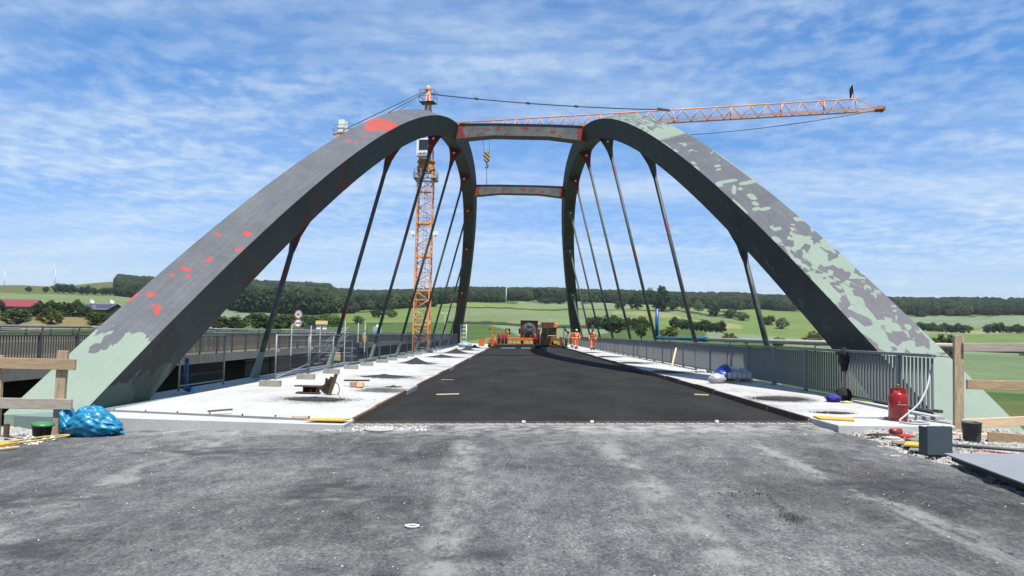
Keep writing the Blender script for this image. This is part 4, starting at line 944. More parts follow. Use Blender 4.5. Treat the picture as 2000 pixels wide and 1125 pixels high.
# tie bars: apex to jib, apex to counter jib
mb = MB(); apx = Vector((0.35, 0, 9.2)); tgt = Vector((0.9 + 31.2, 0, 3.55 + jh + .82))
pts = [apx.lerp(tgt, q) - Vector((0, 0, 1.1 * 4 * q * (1 - q) * 0.35)) for q in np.linspace(0, 1, 14)]
mb.path(pts, 0.075, 6); upart(mb, 'tie_bar', M_CABLE)
for q in (0.2, 0.42, 0.62, 0.97):
    mb = MB(); p = apx.lerp(tgt, q) - Vector((0, 0, 1.1 * 4 * q * (1 - q) * 0.35)); mb.box(p, (1.6 if q > .9 else 0.5, 0.2, 0.26), Ry(0.19)); upart(mb, 'tie_joint', M_CABLE)
for y in (-0.5, 0.5):
    mb = MB(); mb.path([(-0.2, y * 0.4, 9.7), (-11.6, y * 2.2, 4.3)], 0.05, 6); upart(mb, 'tie_bar', M_CABLE)
mb = MB(); mb.path([(-0.25, 0, 9.4), (-6.0, 0, 6.0), (-9.5, 0, 4.6)], 0.03, 5); upart(mb, 'hoist_rope', M_CABLE)
# counter jib with walkway, winch and ballast
cj = empty('counter_jib', (0, 0, 3.9)); cj.parent = uw
mb = MB()
for y in (-0.7, 0.7): mb.bar((-0.8, y, 0), (-13.2, y, 0), 0.16, 0.30)
for x in np.arange(-1.5, -13, -1.5): mb.bar((x, -0.7, 0), (x, 0.7, 0), 0.1, 0.15)
mb.box((-7, 0, 0.17), (12.2, 1.3, 0.03)); mb.build('beam', M_CRANE, cj)
mb = MB()
for y in (-1.0, 1.0):
    for x in np.arange(-4.0, -13.5, -1.5): mb.tube((x, y, 0.1), (x, y, 1.25), 0.03, n=5)
    for z in (0.65, 1.25): mb.tube((-4, y, z), (-13.2, y, z), 0.03, n=5)
for z in (.65, 1.25): mb.tube((-13.2, -1, z), (-13.2, 1, z), .03, n=5)
mb.build('guard_rail', M_GALV, cj)
for x in (-12.4, -11.7):
    mb = MB(); mb.box((x, 0, -0.5), (0.55, 1.6, 1.7)); mb.build('ballast_block', M_CRANE, cj)
mb = MB(); mb.box((-12.0, -0.2, 1.05), (0.85, 1.3, 1.85)); mb.build('switch_cabinet', M_WHITE, cj, bevel=0.04)
mb = MB(); mb.tube((-9.6, -0.5, 0.65), (-9.6, 0.5, 0.65), 0.42, n=16); mb.box((-10.6, 0, 0.5), (0.9, 0.9, 0.7)); mb.build('winch', mat('winch_grey', (0.4, 0.42, 0.42), 0.5, 0.2, 3), cj)
# trolley, ropes and striped hook block
hx = 7.3
mb = MB(); mb.box((hx, 0, -0.18), (1.3, 1.3, 0.18)); mb.build('trolley', M_CRANE, jb)
mb = MB()
for dx in (-0.9, 0.9): mb.tube((hx + dx * .6, 0, -0.2), (hx + dx * 0.35, 0, -2.9), 0.025, n=5)
mb.tube((hx, 0, -4.2), (hx, 0, -7.4), 0.035, n=5); mb.build('hoist_rope', M_CABLE, jb)
def stripes():
    m_, t, b = new_mat('hook_stripes'); tcn = t.new('ShaderNodeTexCoord'); sp = t.new('ShaderNodeSeparateXYZ'); t.link(tcn.outputs['Object'], sp.inputs[0])
    f_ = t.math('FRACT', t.math('MULTIPLY', t.math('ADD', sp.outputs[0], sp.outputs[2]), 1.9)); t.link(t.mix(t.math('GREATER_THAN', f_, 0.5), (0.75, 0.50, 0.16), (0.02, 0.02, 0.02)), b.inputs['Base Color']); b.inputs['Roughness'].default_value = 0.5; return m_
M_STR = stripes()
mb = MB(); mb.prism([(-0.42, 0.4), (-0.35, -0.4), (0, -0.75), (0.35, -0.4), (0.42, 0.4), (0.2, 0.75), (-0.2, 0.75)], 'y', -0.22, 0.22); o = mb.build('hook_block', M_STR, jb, bevel=0.05); o.location = (hx, 0, -3.4)
mb = MB(); mb.path([(0, 0, -0.7), (0.02, 0, -0.95), (0.2, 0, -1.1), (0.12, 0, -1.35), (-0.1, 0, -1.4), (-0.22, 0, -1.22)], [0.06, .08, .09, .09, .08, .04], 8); mb.build('hook', M_CABLE, o)
# slack tag line hanging from the jib tip towards the right arch
ca, sa = math.cos(JA), math.sin(JA)
tip = Vector((-12.6 + (JL + .9) * ca, 98 + (JL + .9) * sa, 24.4 + 3.55 + 1.45)) ; tip.x -= 0.25
en = Vector((-11.2, 97.0, 28.6)); pts = []
for q in np.linspace(0, 1, 30):
    p = tip.lerp(en, q) - Vector((0, 0, 2.25 * 4 * q * (1 - q))); pts.append(p)
mb = MB(); mb.path(pts, 0.045, 5); tag(mb.build('tag_line', M_CABLE), 'thin dark slack rope hanging below the crane jib on the right', 'rope')
# ------------------------------------------------------------------ mastic asphalt finisher spanning the carriageway
YF = 79.0
fn = empty('asphalt_finisher', (1.0, YF, 0.05), 'wide orange asphalt finisher spanning the road with low black screed and driver cab', 'paver')
M_ORD = mat('oily_orange', (0.26, 0.10, 0.025), 0.5, 0.4, 3, dirt=(0.05, 0.03, 0.02), dirt_amt=0.6)
def fp(mb, nm, m_, par=fn, bevel=0.0): return mb.build(nm, m_, par, bevel)
mb = MB(); mb.box((0.0, -0.1, 0.20), (7.3, 0.5, 0.34)); mb.box((0.0, -0.38, 0.10), (7.3, 0.1, 0.14)); fp(mb, 'screed', M_BLK, bevel=0.02)
mb = MB()
for k in range(16): mb.box((-3.4 + k * 0.45, -0.37, 0.27), (0.06, 0.05, 0.10))
fp(mb, 'screed_bolt', M_RUSTD)
mb = MB(); mb.box((-0.3, 0.1, 0.44), (7.9, 0.5, 0.06)); fp(mb, 'catwalk', M_ORD)
mb = MB(); mb.box((-0.55, 0.25, 0.95), (2.9, 0.28, 0.30)); fp(mb, 'main_beam', M_ORANGE, bevel=0.02)
for x in (-1.9, -1.45, -1.0, -0.55, -0.1, 0.35, 0.8):
    mb = MB(); mb.box((x, 0.22, 0.62), (0.07, 0.10, 0.36)); fp(mb, 'beam_leg', M_ORANGE)
for x in (-1.85, -1.2, -0.2, 0.5):
    mb = MB(); mb.tube((x, 0.25, 1.1), (x, 0.25, 1.38), 0.025, n=6); fp(mb, 'lift_rod', M_ORANGE)
# end frames
mb = MB(); mb.box((-3.55, 0.0, 0.75), (0.30, 0.8, 1.2)); mb.box((-3.85, 0.0, 0.55), (0.25, 1.3, 0.8)); mb.box((-3.2, 0.1, 0.55), (0.4, 0.5, 0.5)); fp(mb, 'end_carriage', M_ORANGE, bevel=0.03)
for y in (-0.7, 0.7):
    mb = MB(); mb.tube((-3.98, y, 0.28), (-3.74, y, 0.28), 0.24, n=16); fp(mb, 'wheel', M_BLK)
    mb = MB(); mb.tube((3.82, y, 0.28), (4.06, y, 0.28), 0.24, n=16); fp(mb, 'wheel', M_BLK)
mb = MB(); mb.box((-3.62, 0.1, 1.75), (0.14, 0.14, 1.3)); fp(mb, 'control_post', M_ORANGE); mb = MB(); mb.box((-3.85, 0.1, 1.95), (0.35, 0.1, 0.10)); fp(mb, 'control_arm', M_BLK)
for k in range(5):
    mb = MB(); a = random.uniform(-0.4, 0.4); mb.path([(-3.3 + k * 0.16, -0.1, 0.5), (-3.2 + k * 0.15 + a * .3, -0.15, 0.95), (-3.35 + k * 0.2, 0, 1.25)], 0.035, 6); fp(mb, 'gas_hose', M_RUSTD if k % 2 else M_GALV)
mb = MB(); mb.box((3.75, 0.0, 0.75), (0.30, 0.9, 1.1)); mb.box((3.95, 0, 0.5), (0.2, 1.3, 0.6)); fp(mb, 'end_carriage', M_ORD, bevel=0.03)
mb = MB(); mb.tube((4.0, 0.1, 1.0), (4.05, 0.1, 2.1), 0.035, n=8); mb.box((4.05, 0.1, 2.25), (0.5, 0.15, 0.12)); mb.box((4.15, 0.1, 2.05), (0.3, 0.1, 0.2)); fp(mb, 'lamp_mast', M_BLK)
mb = MB(); mb.tube((4.4, -0.2, 0.7), (4.42, -0.2, 1.65), 0.03, n=8); mb.box((4.42, -0.2, 1.75), (0.3, 0.2, 0.28)); fp(mb, 'exhaust_cap', M_BLK)
# warning board
mb = MB(); mb.box((-1.95, 0.55, 1.75), (0.52, 0.05, 0.62)); wb = fp(mb, 'warning_board', M_BLK)
mb = MB(); mb.prism([(-2.1, 1.95), (-1.98, 1.98), (-1.85, 1.72), (-1.82, 1.55), (-1.93, 1.55), (-2.08, 1.75)], 'y', 0.515, 0.521); mb.build('symbol', mat('signal_yellow', (0.85, 0.60, 0.03), 0.5, 0.05, 2), wb)
# driver cab on the right
mb = MB(); mb.box((2.55, 0.4, 0.75), (1.75, 1.5, 0.75)); mb.box((3.0, -0.1, 0.6), (0.6, 0.5, 0.35)); fp(mb, 'engine_box', M_ORD, bevel=0.03)
mb = MB(); mb.prism([(-0.05, 2.30), (0.05, 2.75), (1.2, 2.85), (1.2, 2.35)], 'x', 1.62, 3.35); fp(mb, 'cab_roof', M_ORANGE, bevel=0.03)
for x in (1.72, 2.28, 3.25):
    mb = MB(); mb.box((x, 0.1, 1.72), (0.09, 0.09, 1.2)); fp(mb, 'cab_pillar', M_ORANGE)
mb = MB(); mb.box((2.0, 0.12, 1.72), (0.48, 0.03, 1.05)); fp(mb, 'cab_window', M_GLASS)
mb = MB(); mb.box((2.76, 0.12, 1.85), (0.88, 0.03, 0.8)); fp(mb, 'cab_window', M_GLASS)
mb = MB(); mb.box((2.02, 0.05, 1.35), (0.55, 0.10, 0.5)); mb.box((2.8, 0.02, 1.25), (0.9, 0.1, 0.22)); fp(mb, 'cab_panel', M_ORD)
mb = MB(); mb.box((1.48, 0.0, 1.95), (0.14, 0.10, 0.42)); fp(mb, 'mirror', M_WHITE)
mb = MB(); mb.box((3.15, -0.32, 0.72), (0.42, 0.1, 0.30)); fp(mb, 'headlamp_panel', mat('amber', (0.9, 0.45, 0.05), 0.4, 0.1, 2))
# red propane bottles on the catwalk
def bottle_mesh(h, r):
    mb = MB(); mb.lathe([(r * 0.8, 0), (r, 0.04), (r, h * 0.47), (r * 1.03, h * 0.48), (r * 1.03, h * 0.50), (r, h * 0.51), (r, h * 0.80), (r * 0.8, h * 0.89), (r * 0.35, h * 0.93)], n=18)
    return mb.mesh('gas_bottle')
bmsh = bottle_mesh(1.12, 0.155); bmsh.materials.append(M_REDB)
capm = MB(); capm.lathe([(0.12, 1.03), (0.12, 1.14), (0.09, 1.16)], n=14); capm.tube((0, 0, 1.03), (0, 0, 1.2), 0.03, n=8); capme = capm.mesh('valve_cap'); capme.materials.append(M_REDB)
bx = [(-2.87, 'leftmost of the red gas bottles on the finisher'), (-2.46, 'second red gas bottle from the left on the finisher'), (-2.12, 'third red gas bottle from the left on the finisher'), (0.98, 'red gas bottle just right of the orange beam on the finisher'), (1.34, 'middle bottle of the three red gas bottles beside the finisher cab'), (1.68, 'red gas bottle nearest the finisher cab')]
for x, lab in bx:
    o = link('gas_bottle', bmsh, loc=(1.0 + x, YF - 0.12 + random.uniform(-.03, .05), 0.525)); tag(o, lab, 'gas bottle', 'red gas bottles on the finisher'); link('valve_cap', capme, o)

for k, (x, L) in enumerate(((-1.6, 1.5), (0.5, 1.0), (2.6, .8))):
    mb = MB(); mb.bar((x, 77.6, road_z(x) + .02), (x + L, 77.65, road_z(x + L) + .02), .14, .03); tag(mb.build('plank', M_WHITE), 'pale board lying in front of the finisher screed, %s from the left' % ('first', 'second', 'third')[k], 'plank', 'pale boards before the screed')
# ------------------------------------------------------------------ red boiler truck behind the finisher
tk = empty('boiler_truck', (1.75, 104.5, 0.1), 'red asphalt boiler truck with round grey tank end behind the finisher', 'truck')
M_TRED = mat('truck_red', (0.33, 0.012, 0.022), 0.4, 0.15, 1.5, coat=0.3)
mb = MB()
def ring(w_, zt_, r_, zb, n=8):
    pts = [(-w_, zb)]; 
    for a in np.linspace(pi, pi / 2, n): pts.append((-w_ + r_ + r_ * math.cos(a), zt_ - r_ + r_ * math.sin(a)))
    for a in np.linspace(pi / 2, 0, n): pts.append((w_ - r_ + r_ * math.cos(a), zt_ - r_ + r_ * math.sin(a)))
    pts.append((w_, zb)); return pts
mb.prism(ring(1.22, 3.35, 0.12, 0.75), 'y', 0.0, 6.0); mb.build('body', M_TRED, tk)
mb = MB(); mb.box((0, -0.03, 3.32), (2.5, 0.4, 0.10)); mb.build('roof_edge', mat('truck_dark', (0.03, 0.02, 0.022), 0.6, 0.2, 2), tk)
mb = MB(); mb._add([(1.02 * math.cos(a) * k, -0.02 - 0.30 * math.sqrt(max(0, 1 - k * k)), 2.02 + 1.12 * math.sin(a) * k) for k in (1.0, 0.95, 0.8, 0.6, 0.35, 0.08) for a in np.linspace(0, 2 * pi, 28, endpoint=False)], [(r * 28 + k, r * 28 + (k + 1) % 28, (r + 1) * 28 + (k + 1) % 28, (r + 1) * 28 + k) for r in range(5) for k in range(28)] + [tuple(5 * 28 + k for k in range(28))], True)
mb.build('tank_end', mat('tank_grey', (0.13, 0.135, 0.145), 0.5, 0.3, 2.5, dirt=(0.05, 0.05, 0.055), dirt_amt=0.4), tk)
mb = MB(); mb.box((0, -0.36, 1.62), (0.75, 0.10, 0.42)); mb.box((0, -0.36, 1.15), (0.9, 0.1, 0.18)); mb.build('outlet_hatch', M_BLK, tk)
mb = MB(); mb.box((0, -0.37, 2.72), (0.8, 0.06, 0.30)); mb.box((-0.45, -0.34, 2.35), (0.25, 0.06, 0.35)); mb.build('cover_plate', mat('tank_plate', (0.22, 0.225, 0.235), 0.5, 0.2, 3), tk)
for s_ in (-1, 1):
    mb = MB(); mb.box((s_ * 1.36, 0.1, 1.85), (0.24, 0.25, 0.75)); mb.build('side_mirror', M_BLK, tk, bevel=0.03)
    mb = MB(); mb.box((s_ * 0.95, -0.08, 0.85), (0.4, 0.08, 0.18)); mb.build('rear_light', mat('lamp_red', (0.5, 0.02, 0.02), 0.3, 0.1, 2), tk)
    for y in (1.2, 2.5, 5.2):
        mb = MB(); mb.tube((s_ * 0.75, y, 0.45), (s_ * 1.15, y, 0.45), 0.48, n=20); wo_ = mb.build('wheel', M_BLK, tk); mb = MB(); mb.tube((s_ * 1.152, y, 0.45), (s_ * 1.17, y, 0.45), 0.24, n=16); mb.build('rim', M_GALV, wo_)
mb = MB(); mb.box((0, 3.0, 0.72), (1.0, 6.0, 0.25)); mb.build('chassis', M_BLK, tk)
mb = MB(); mb.box((0, 7.1, 1.75), (2.4, 1.9, 2.5)); mb.build('driver_cab', M_TRED, tk, bevel=0.08)

# ------------------------------------------------------------------ people
M_SKIN = mat('skin', (0.48, 0.26, 0.17), 0.6, 0.08, 8); M_HIVIS = mat('orange_hi_vis', (1.0, 0.17, 0.02), 0.7, 0.15, 6); M_HIV2 = mat('worn_orange_hi_vis', (0.72, 0.13, 0.03), 0.75, 0.2, 6)
M_BOOT = mat('work_boot', (0.02, 0.018, 0.016), 0.7, 0.2, 9); M_HAIR = mat('dark_hair', (0.025, 0.018, 0.012), 0.8, 0.2, 20)
M_REFL = mat('reflective_tape', (0.75, 0.76, 0.74), 0.4, 0.05, 10); M_SHIRT = mat('pale_shirt', (0.45, 0.47, 0.52), 0.8, 0.1, 6); M_DTROU = mat('dark_trousers', (0.03, 0.032, 0.04), 0.8, 0.15, 6)
def skin_mesh(name, pts, edges, rad, m_, parent, sub=2):
    me = bpy.data.meshes.new(name); me.from_pydata(pts, edges, []); me.materials.append(m_); o = link(name, me, parent)
    sk = o.modifiers.new('skin', 'SKIN'); sk.use_smooth_shade = True
    layer = me.skin_vertices[0] if len(me.skin_vertices) else None
    if layer is None:
        bm = bmesh.new(); bm.from_mesh(me); bm.verts.layers.skin.verify(); bm.to_mesh(me); bm.free(); layer = me.skin_vertices[0]
    for i, r in enumerate(rad): layer.data[i].radius = (r, r) if not isinstance(r, tuple) else r; layer.data[i].use_root = (i == 0)
    sb = o.modifiers.new('sub', 'SUBSURF'); sb.levels = sub; sb.render_levels = sub
    return o
def person(loc, rz, label, top, trou, H=1.76, stride=0.22, arm=0.1, helmet=None, tape=True, lean=0.0, arms_up=0.0, bare=False):
    p = empty('person', loc, label, 'person', None, rz); k = H / 1.76
    S = lambda x, y, z: (x * k, y * k + lean * max(0, z - 0.9) * k, z * k)
    hipz = 0.95; sx = 0.10; sh = 0.19
    kL, kR = S(-sx, -stride * 0.55, 0.52), S(sx, stride * 0.30, 0.51); aL, aR = S(-sx, -stride * 0.75, 0.09), S(sx, stride * 1.0, 0.11)
    tL, tR = S(-sx, -stride * 0.75 - 0.18, 0.045), S(sx, stride * 1.0 - 0.17, 0.06)
    eL, eR = S(-0.27, 0.06 + arm, 1.13 + arms_up * .2), S(0.27, 0.03 - arm, 1.13 + arms_up * .25); hL, hR = S(-0.28, -0.07 + arm * 1.2, 0.90 + arms_up * .5), S(0.28, -0.16 - arm, 0.91 + arms_up * .55)
    pts = [S(0, 0, hipz), S(0, 0, 1.12), S(0, 0, 1.32), S(0, 0, 1.45), S(0, -0.01, 1.53), S(0, -0.02, 1.60), S(0, -0.025, 1.70),
           S(-sx, 0, 0.90), kL, aL, tL, S(sx, 0, 0.90), kR, aR, tR,
           S(-sh, 0, 1.42), eL, hL, S(sh, 0, 1.42), eR, hR]
    edges = [(0, 1), (1, 2), (2, 3), (3, 4), (4, 5), (5, 6), (0, 7), (7, 8), (8, 9), (9, 10), (0, 11), (11, 12), (12, 13), (13, 14), (3, 15), (15, 16), (16, 17), (3, 18), (18, 19), (19, 20)]
    rad = [.12, .115, .135, .10, .05, .085, .088, .085, .058, .042, .035, .085, .058, .042, .035, .06, .043, .030, .06, .043, .030]
    rad = [r * k for r in rad]
    # five short fingers rooted in each palm
    for w_, s_ in ((17, -1), (20, 1)):
        h = Vector(pts[w_]); palm = h + Vector((0, -0.015, -0.07)) * k; pts.append(tuple(palm)); rad.append((.034 * k, .018 * k)); edges.append((w_, len(pts) - 1)); pi_ = len(pts) - 1
        for q, (dy, ln) in enumerate(((-0.030, .060), (-0.010, .072), (0.010, .068), (0.028, .052))):
            a = palm + Vector((0, dy, -0.045)) * k; b_ = a + Vector((-s_ * 0.012, -0.006, -ln)) * k
            pts.append(tuple(a)); rad.append(.010 * k); edges.append((pi_, len(pts) - 1)); pts.append(tuple(b_)); rad.append(.008 * k); edges.append((len(pts) - 2, len(pts) - 1))
        a = palm + Vector((-s_ * 0.01, -0.05, 0.0)) * k; pts.append(tuple(a)); rad.append(.011 * k); edges.append((pi_, len(pts) - 1))
    body = skin_mesh('body', pts, edges, rad, M_SKIN, p)
    # clothes over it
    skin_mesh('trousers', [S(0, 0, 0.98), S(-sx, 0, 0.88), kL, (aL[0], aL[1], aL[2] + 0.05), S(sx, 0, 0.88), kR, (aR[0], aR[1], aR[2] + 0.05)], [(0, 1), (1, 2), (2, 3), (0, 4), (4, 5), (5, 6)], [r * k for r in (.145, .108, .085, .078, .108, .085, .078)], trou, p)
    ev = 0.45 if bare else 0.93
    mL = Vector(eL).lerp(Vector(hL), ev); mR = Vector(eR).lerp(Vector(hR), ev)
    if bare: mL = Vector(S(-sh, 0, 1.42)).lerp(Vector(eL), 0.75); mR = Vector(S(sh, 0, 1.42)).lerp(Vector(eR), 0.75); jp = [S(0, 0, 0.93), S(0, 0, 1.12), S(0, 0, 1.32), S(0, 0, 1.455), S(-sh, 0, 1.42), tuple(mL), S(sh, 0, 1.42), tuple(mR)]; je = [(0, 1), (1, 2), (2, 3), (3, 4), (4, 5), (3, 6), (6, 7)]; jr = (.14, .145, .165, .115, .083, .068, .083, .068)
    else: jp = [S(0, 0, 0.90), S(0, 0, 1.12), S(0, 0, 1.32), S(0, 0, 1.455), S(-sh, 0, 1.42), eL, tuple(mL), S(sh, 0, 1.42), eR, tuple(mR)]; je = [(0, 1), (1, 2), (2, 3), (3, 4), (4, 5), (5, 6), (3, 7), (7, 8), (8, 9)]; jr = (.155, .15, .17, .12, .083, .066, .052, .083, .066, .052)
    jk = skin_mesh('jacket', jp, je, [r * k for r in jr], top, p)
    for q, (a, t_) in enumerate(((aL, tL), (aR, tR))):
        mb = MB(); a = Vector(a); t_ = Vector(t_)
        mb.path([(a.x, a.y + 0.05, a.z + 0.10), (a.x, a.y + 0.03, a.z - 0.02), ((a.x + t_.x) / 2, (a.y + t_.y) / 2, (a.z + t_.z) / 2 - 0.01), tuple(t_)], [.062 * k, .066 * k, .056 * k, .04 * k], 10); mb.build('boot', M_BOOT, p)
    if tape:
        for z in (1.02, 1.24):
            mb = MB(); r = .158 if z < 1.1 else .172; c = S(0, 0, z)
            mb.lathe([(r * k, -0.025), (r * k, 0.025)], c, 18); mb.build('reflective_band', M_REFL, jk)
        for kn, an in ((kL, aL), (kR, aR)):
            q = Vector(kn).lerp(Vector(an), 0.45); mb = MB(); mb.lathe([(.088 * k, -0.025), (.088 * k, 0.025)], q, 14); mb.build('reflective_band', M_REFL, p)
    # face and hair / cap
    hc = Vector(S(0, -0.022, 1.655)); mb = MB()
    mb.path([hc + Vector((0, -0.088, 0.01)) * k, hc + Vector((0, -0.112, -0.022)) * k], [.010, .016], 6); mb.build('nose', M_SKIN, body)
    for s_ in (-1, 1):
        mb = MB(); mb.lathe([(0.002, -0.008), (.010, 0), (0.002, 0.008)], hc + Vector((s_ * 0.032, -0.082, 0.015)) * k, 8); mb.build('eye', M_BLK, body)
        mb = MB(); mb.lathe([(0.005, -0.03), (.014, 0), (0.006, 0.03)], hc + Vector((s_ * 0.092, 0.0, 0.0)) * k, 8); mb.build('ear', M_SKIN, body)
    mb = MB(); mb.box(hc + Vector((0, -0.088, -0.055)) * k, (0.045, 0.006, 0.008)); mb.build('mouth', mat('lips', (0.3, 0.1, 0.08), 0.6, 0.1, 5), body)
    mb = MB()
    prof = [(0.098, 0.02), (0.102, 0.06), (0.085, 0.105), (0.045, 0.13), (0.005, 0.137)]
    mb.lathe([(r * k, z * k) for r, z in prof], hc + Vector((0, 0.012, 0)) * k, 16)
    if helmet is not None:
        mb.prism([(hc.x - .07, hc.y - .16), (hc.x + .07, hc.y - .16), (hc.x + .09, hc.y - .05), (hc.x - .09, hc.y - .05)], 'z', hc.z + 0.03, hc.z + 0.042); mb.build('cap', helmet, p)
    else: mb.build('hair', M_HAIR, p)
    return p
person((5.42, 67.2, 0.295), 0.12, 'worker in orange hi-vis walking with a pale cap, left of the two by the railing', M_HIVIS, M_HIVIS, 1.78, 0.16, 0.10, M_WHITE)
person((6.46, 63.0, 0.315), -0.1, 'bare-headed worker in orange hi-vis walking closest to the right railing', M_HIVIS, M_HIVIS, 1.76, 0.20, -0.10, None)
person((4.98, 74.4, 0.28), 1.5, 'worker in pale shirt and dark trousers beside the finisher', M_SHIRT, M_DTROU, 1.72, 0.10, 0.05, None, tape=False, bare=True)
person((5.62, 74.8, 0.295), 0.9, 'worker in worn dark orange clothes behind the walking pair', M_HIV2, M_HIV2, 1.76, 0.12, 0.0, M_BLK, lean=-0.10)
# ------------------------------------------------------------------ timber fences at the abutment corners
def timber_fence(name, loc, label, posts, rails, z0):
    o = empty(name, loc, label, 'fence'); L = Vector(loc)
    for i, (x, y, za, zb, w_) in enumerate(posts):
        mb = MB(); mb.box((x - L.x, y - L.y, (za + zb) / 2 - L.z), (w_, 0.06, zb - za), Ry(0.012 * (-1) ** i)); mb.build('post', M_WOODV, o, bevel=0.006)
    for i, (xa, xb, y, z, h, m_, tl) in enumerate(rails):
        mb = MB(); mb.bar((xa - L.x, y - L.y, z - L.z), (xb - L.x, y - L.y, z + tl - L.z), 0.045, h); mb.build('rail', m_, o, bevel=0.005)
timber_fence('timber_fence', (-7.5, 11.3, -0.1), 'weathered timber rail fence at the left road corner', [(-6.94, 11.32, -0.12, 1.19, 0.155), (-7.93, 11.34, -0.12, 1.10, 0.15), (-9.2, 11.36, -0.2, 1.10, 0.15)], [(-9.6, -6.70, 11.265, 0.985, 0.165, M_WOOD, 0.0), (-9.6, -6.72, 11.262, 0.375, 0.16, M_WOODG, 0.01)], -0.1)
timber_fence('timber_fence', (7.9, 12.05, 0.2), 'grey weathered timber rail fence at the right road corner', [(7.14, 12.05, 0.10, 1.72, 0.15), (9.0, 12.1, -1.0, 1.72, 0.15)], [(7.19, 9.6, 11.995, 1.53, 0.14, M_WOODG, 0.05), (7.24, 9.6, 11.99, 0.94, 0.155, M_WOOD, -0.02)], 0.2)
# planks lying at the right corner
def plank(name, a, b, w_, h, m_, label): mb = MB(); mb.bar(a, b, w_, h); return tag(mb.build(name, m_, bevel=0.004), label, 'plank')
plank('plank', (6.86, 11.50, 0.36), (8.6, 11.62, 0.46), 0.05, 0.14, M_WOODN, 'fresh pale plank on edge behind the black bucket')
plank('plank', (6.45, 11.05, 0.25), (8.4, 11.1, 0.245), 0.12, 0.045, M_WOODN, 'pale plank lying flat just behind the black bucket')
plank('plank', (6.72, 10.66, 0.27), (8.2, 10.0, 0.24), 0.05, 0.16, M_WOOD, 'brown plank on edge running right from the black bucket')
plank('plank', (6.9, 9.95, 0.215), (8.2, 9.75, 0.20), 0.16, 0.04, M_WOODN, 'pale plank flat on the gravel at the right picture edge')
plank('plank', (-5.28, 12.78, 0.155), (-4.93, 12.98, 0.175), 0.07, 0.025, mat('dark_plank', (0.11, 0.085, 0.07), 0.85, 0.3, 6), 'short dark broken plank on the near left cap')
plank('plank', (-3.78, 12.62, 0.115), (-3.50, 12.74, 0.115), 0.06, 0.03, M_WOODN, 'short tan wood offcut near the left asphalt corner')
plank('plank', (-1.98, 18.6, 0.035), (-1.42, 18.75, 0.05), 0.07, 0.025, M_WOODN, 'tan wood offcut on the black asphalt near its left edge')
plank('plank', (4.42, 18.4, 0.19), (4.72, 18.25, 0.195), 0.08, 0.03, M_WOODN, 'tan wood offcut on the black asphalt near its right edge')
plank('plank', (-2.45, 24.5, 0.03), (-2.05, 24.6, 0.03), 0.06, 0.02, M_WOOD, 'thin wood strip further along the left asphalt edge')
plank('plank', (6.62, 31.6, 0.33), (6.95, 32.3, 1.12), 0.07, 0.04, M_WOODN, 'tan board leaning against the right railing')
def sheet(name, pts, z, th, m_, label, cat='board'):
    mb = MB(); n = len(pts); mb._add([(x, y, z) for x, y in pts] + [(x, y, z + th) for x, y in pts], [tuple(reversed(range(n))), tuple(range(n, 2 * n))] + [(i, (i + 1) % n, n + (i + 1) % n, n + i) for i in range(n)]); return tag(mb.build(name, m_), label, cat)
sheet('insulation_board', [(-3.42, 12.12), (-2.80, 12.14), (-2.74, 12.44), (-3.30, 12.40)], 0.112, 0.02, M_YEL, 'yellow board by the near left corner of the asphalt')
sheet('insulation_board', [(5.02, 12.34), (5.52, 12.16), (5.68, 12.60), (5.08, 12.74)], 0.292, 0.02, M_YEL, 'yellow board on the white slab at the right asphalt corner')
sheet('insulation_board', [(5.18, 9.98), (5.62, 9.82), (5.86, 10.18), (5.40, 10.32)], 0.215, 0.022, M_YEL, 'yellow board on the gravel beside the blue-grey steel box')
sheet('insulation_board', [(-7.35, 9.55), (-6.92, 9.70), (-6.84, 10.25), (-7.35, 10.15)], -0.065, 0.03, mat('orange_yellow_sheet', (0.8, 0.45, 0.06), 0.8, 0.15, 8), 'orange yellow sheet at the left picture edge')
mb = MB(); mb.lathe([(0.235, 0), (0.24, 0.02), (0.235, 0.028), (0.21, 0.03), (0.20, 0.024), (0.02, 0.027)], (0, 0, 0), 32); tag(mb.build('cover_disc', mat('dusty_disc', (0.50, 0.48, 0.45), 0.9, 0.18, 7), loc=(-2.17, 11.93, 0.012)), 'round dusty cover disc on the road by the left joint end', 'disc')
mb = MB(); 
for k in range(28):
    a = 2 * pi * k / 28; b2 = 2 * pi * (k + 1) / 28; mb.bar((0.05 * math.cos(a), 0.035 * math.sin(a), 0), (0.05 * math.cos(b2), 0.035 * math.sin(b2), 0), 0.016, 0.006)
tag(mb.build('paper_ring', M_WHITE, loc=(-0.80, 5.99, 0.056)), 'small white ring lying on the grey road in the foreground', 'ring')

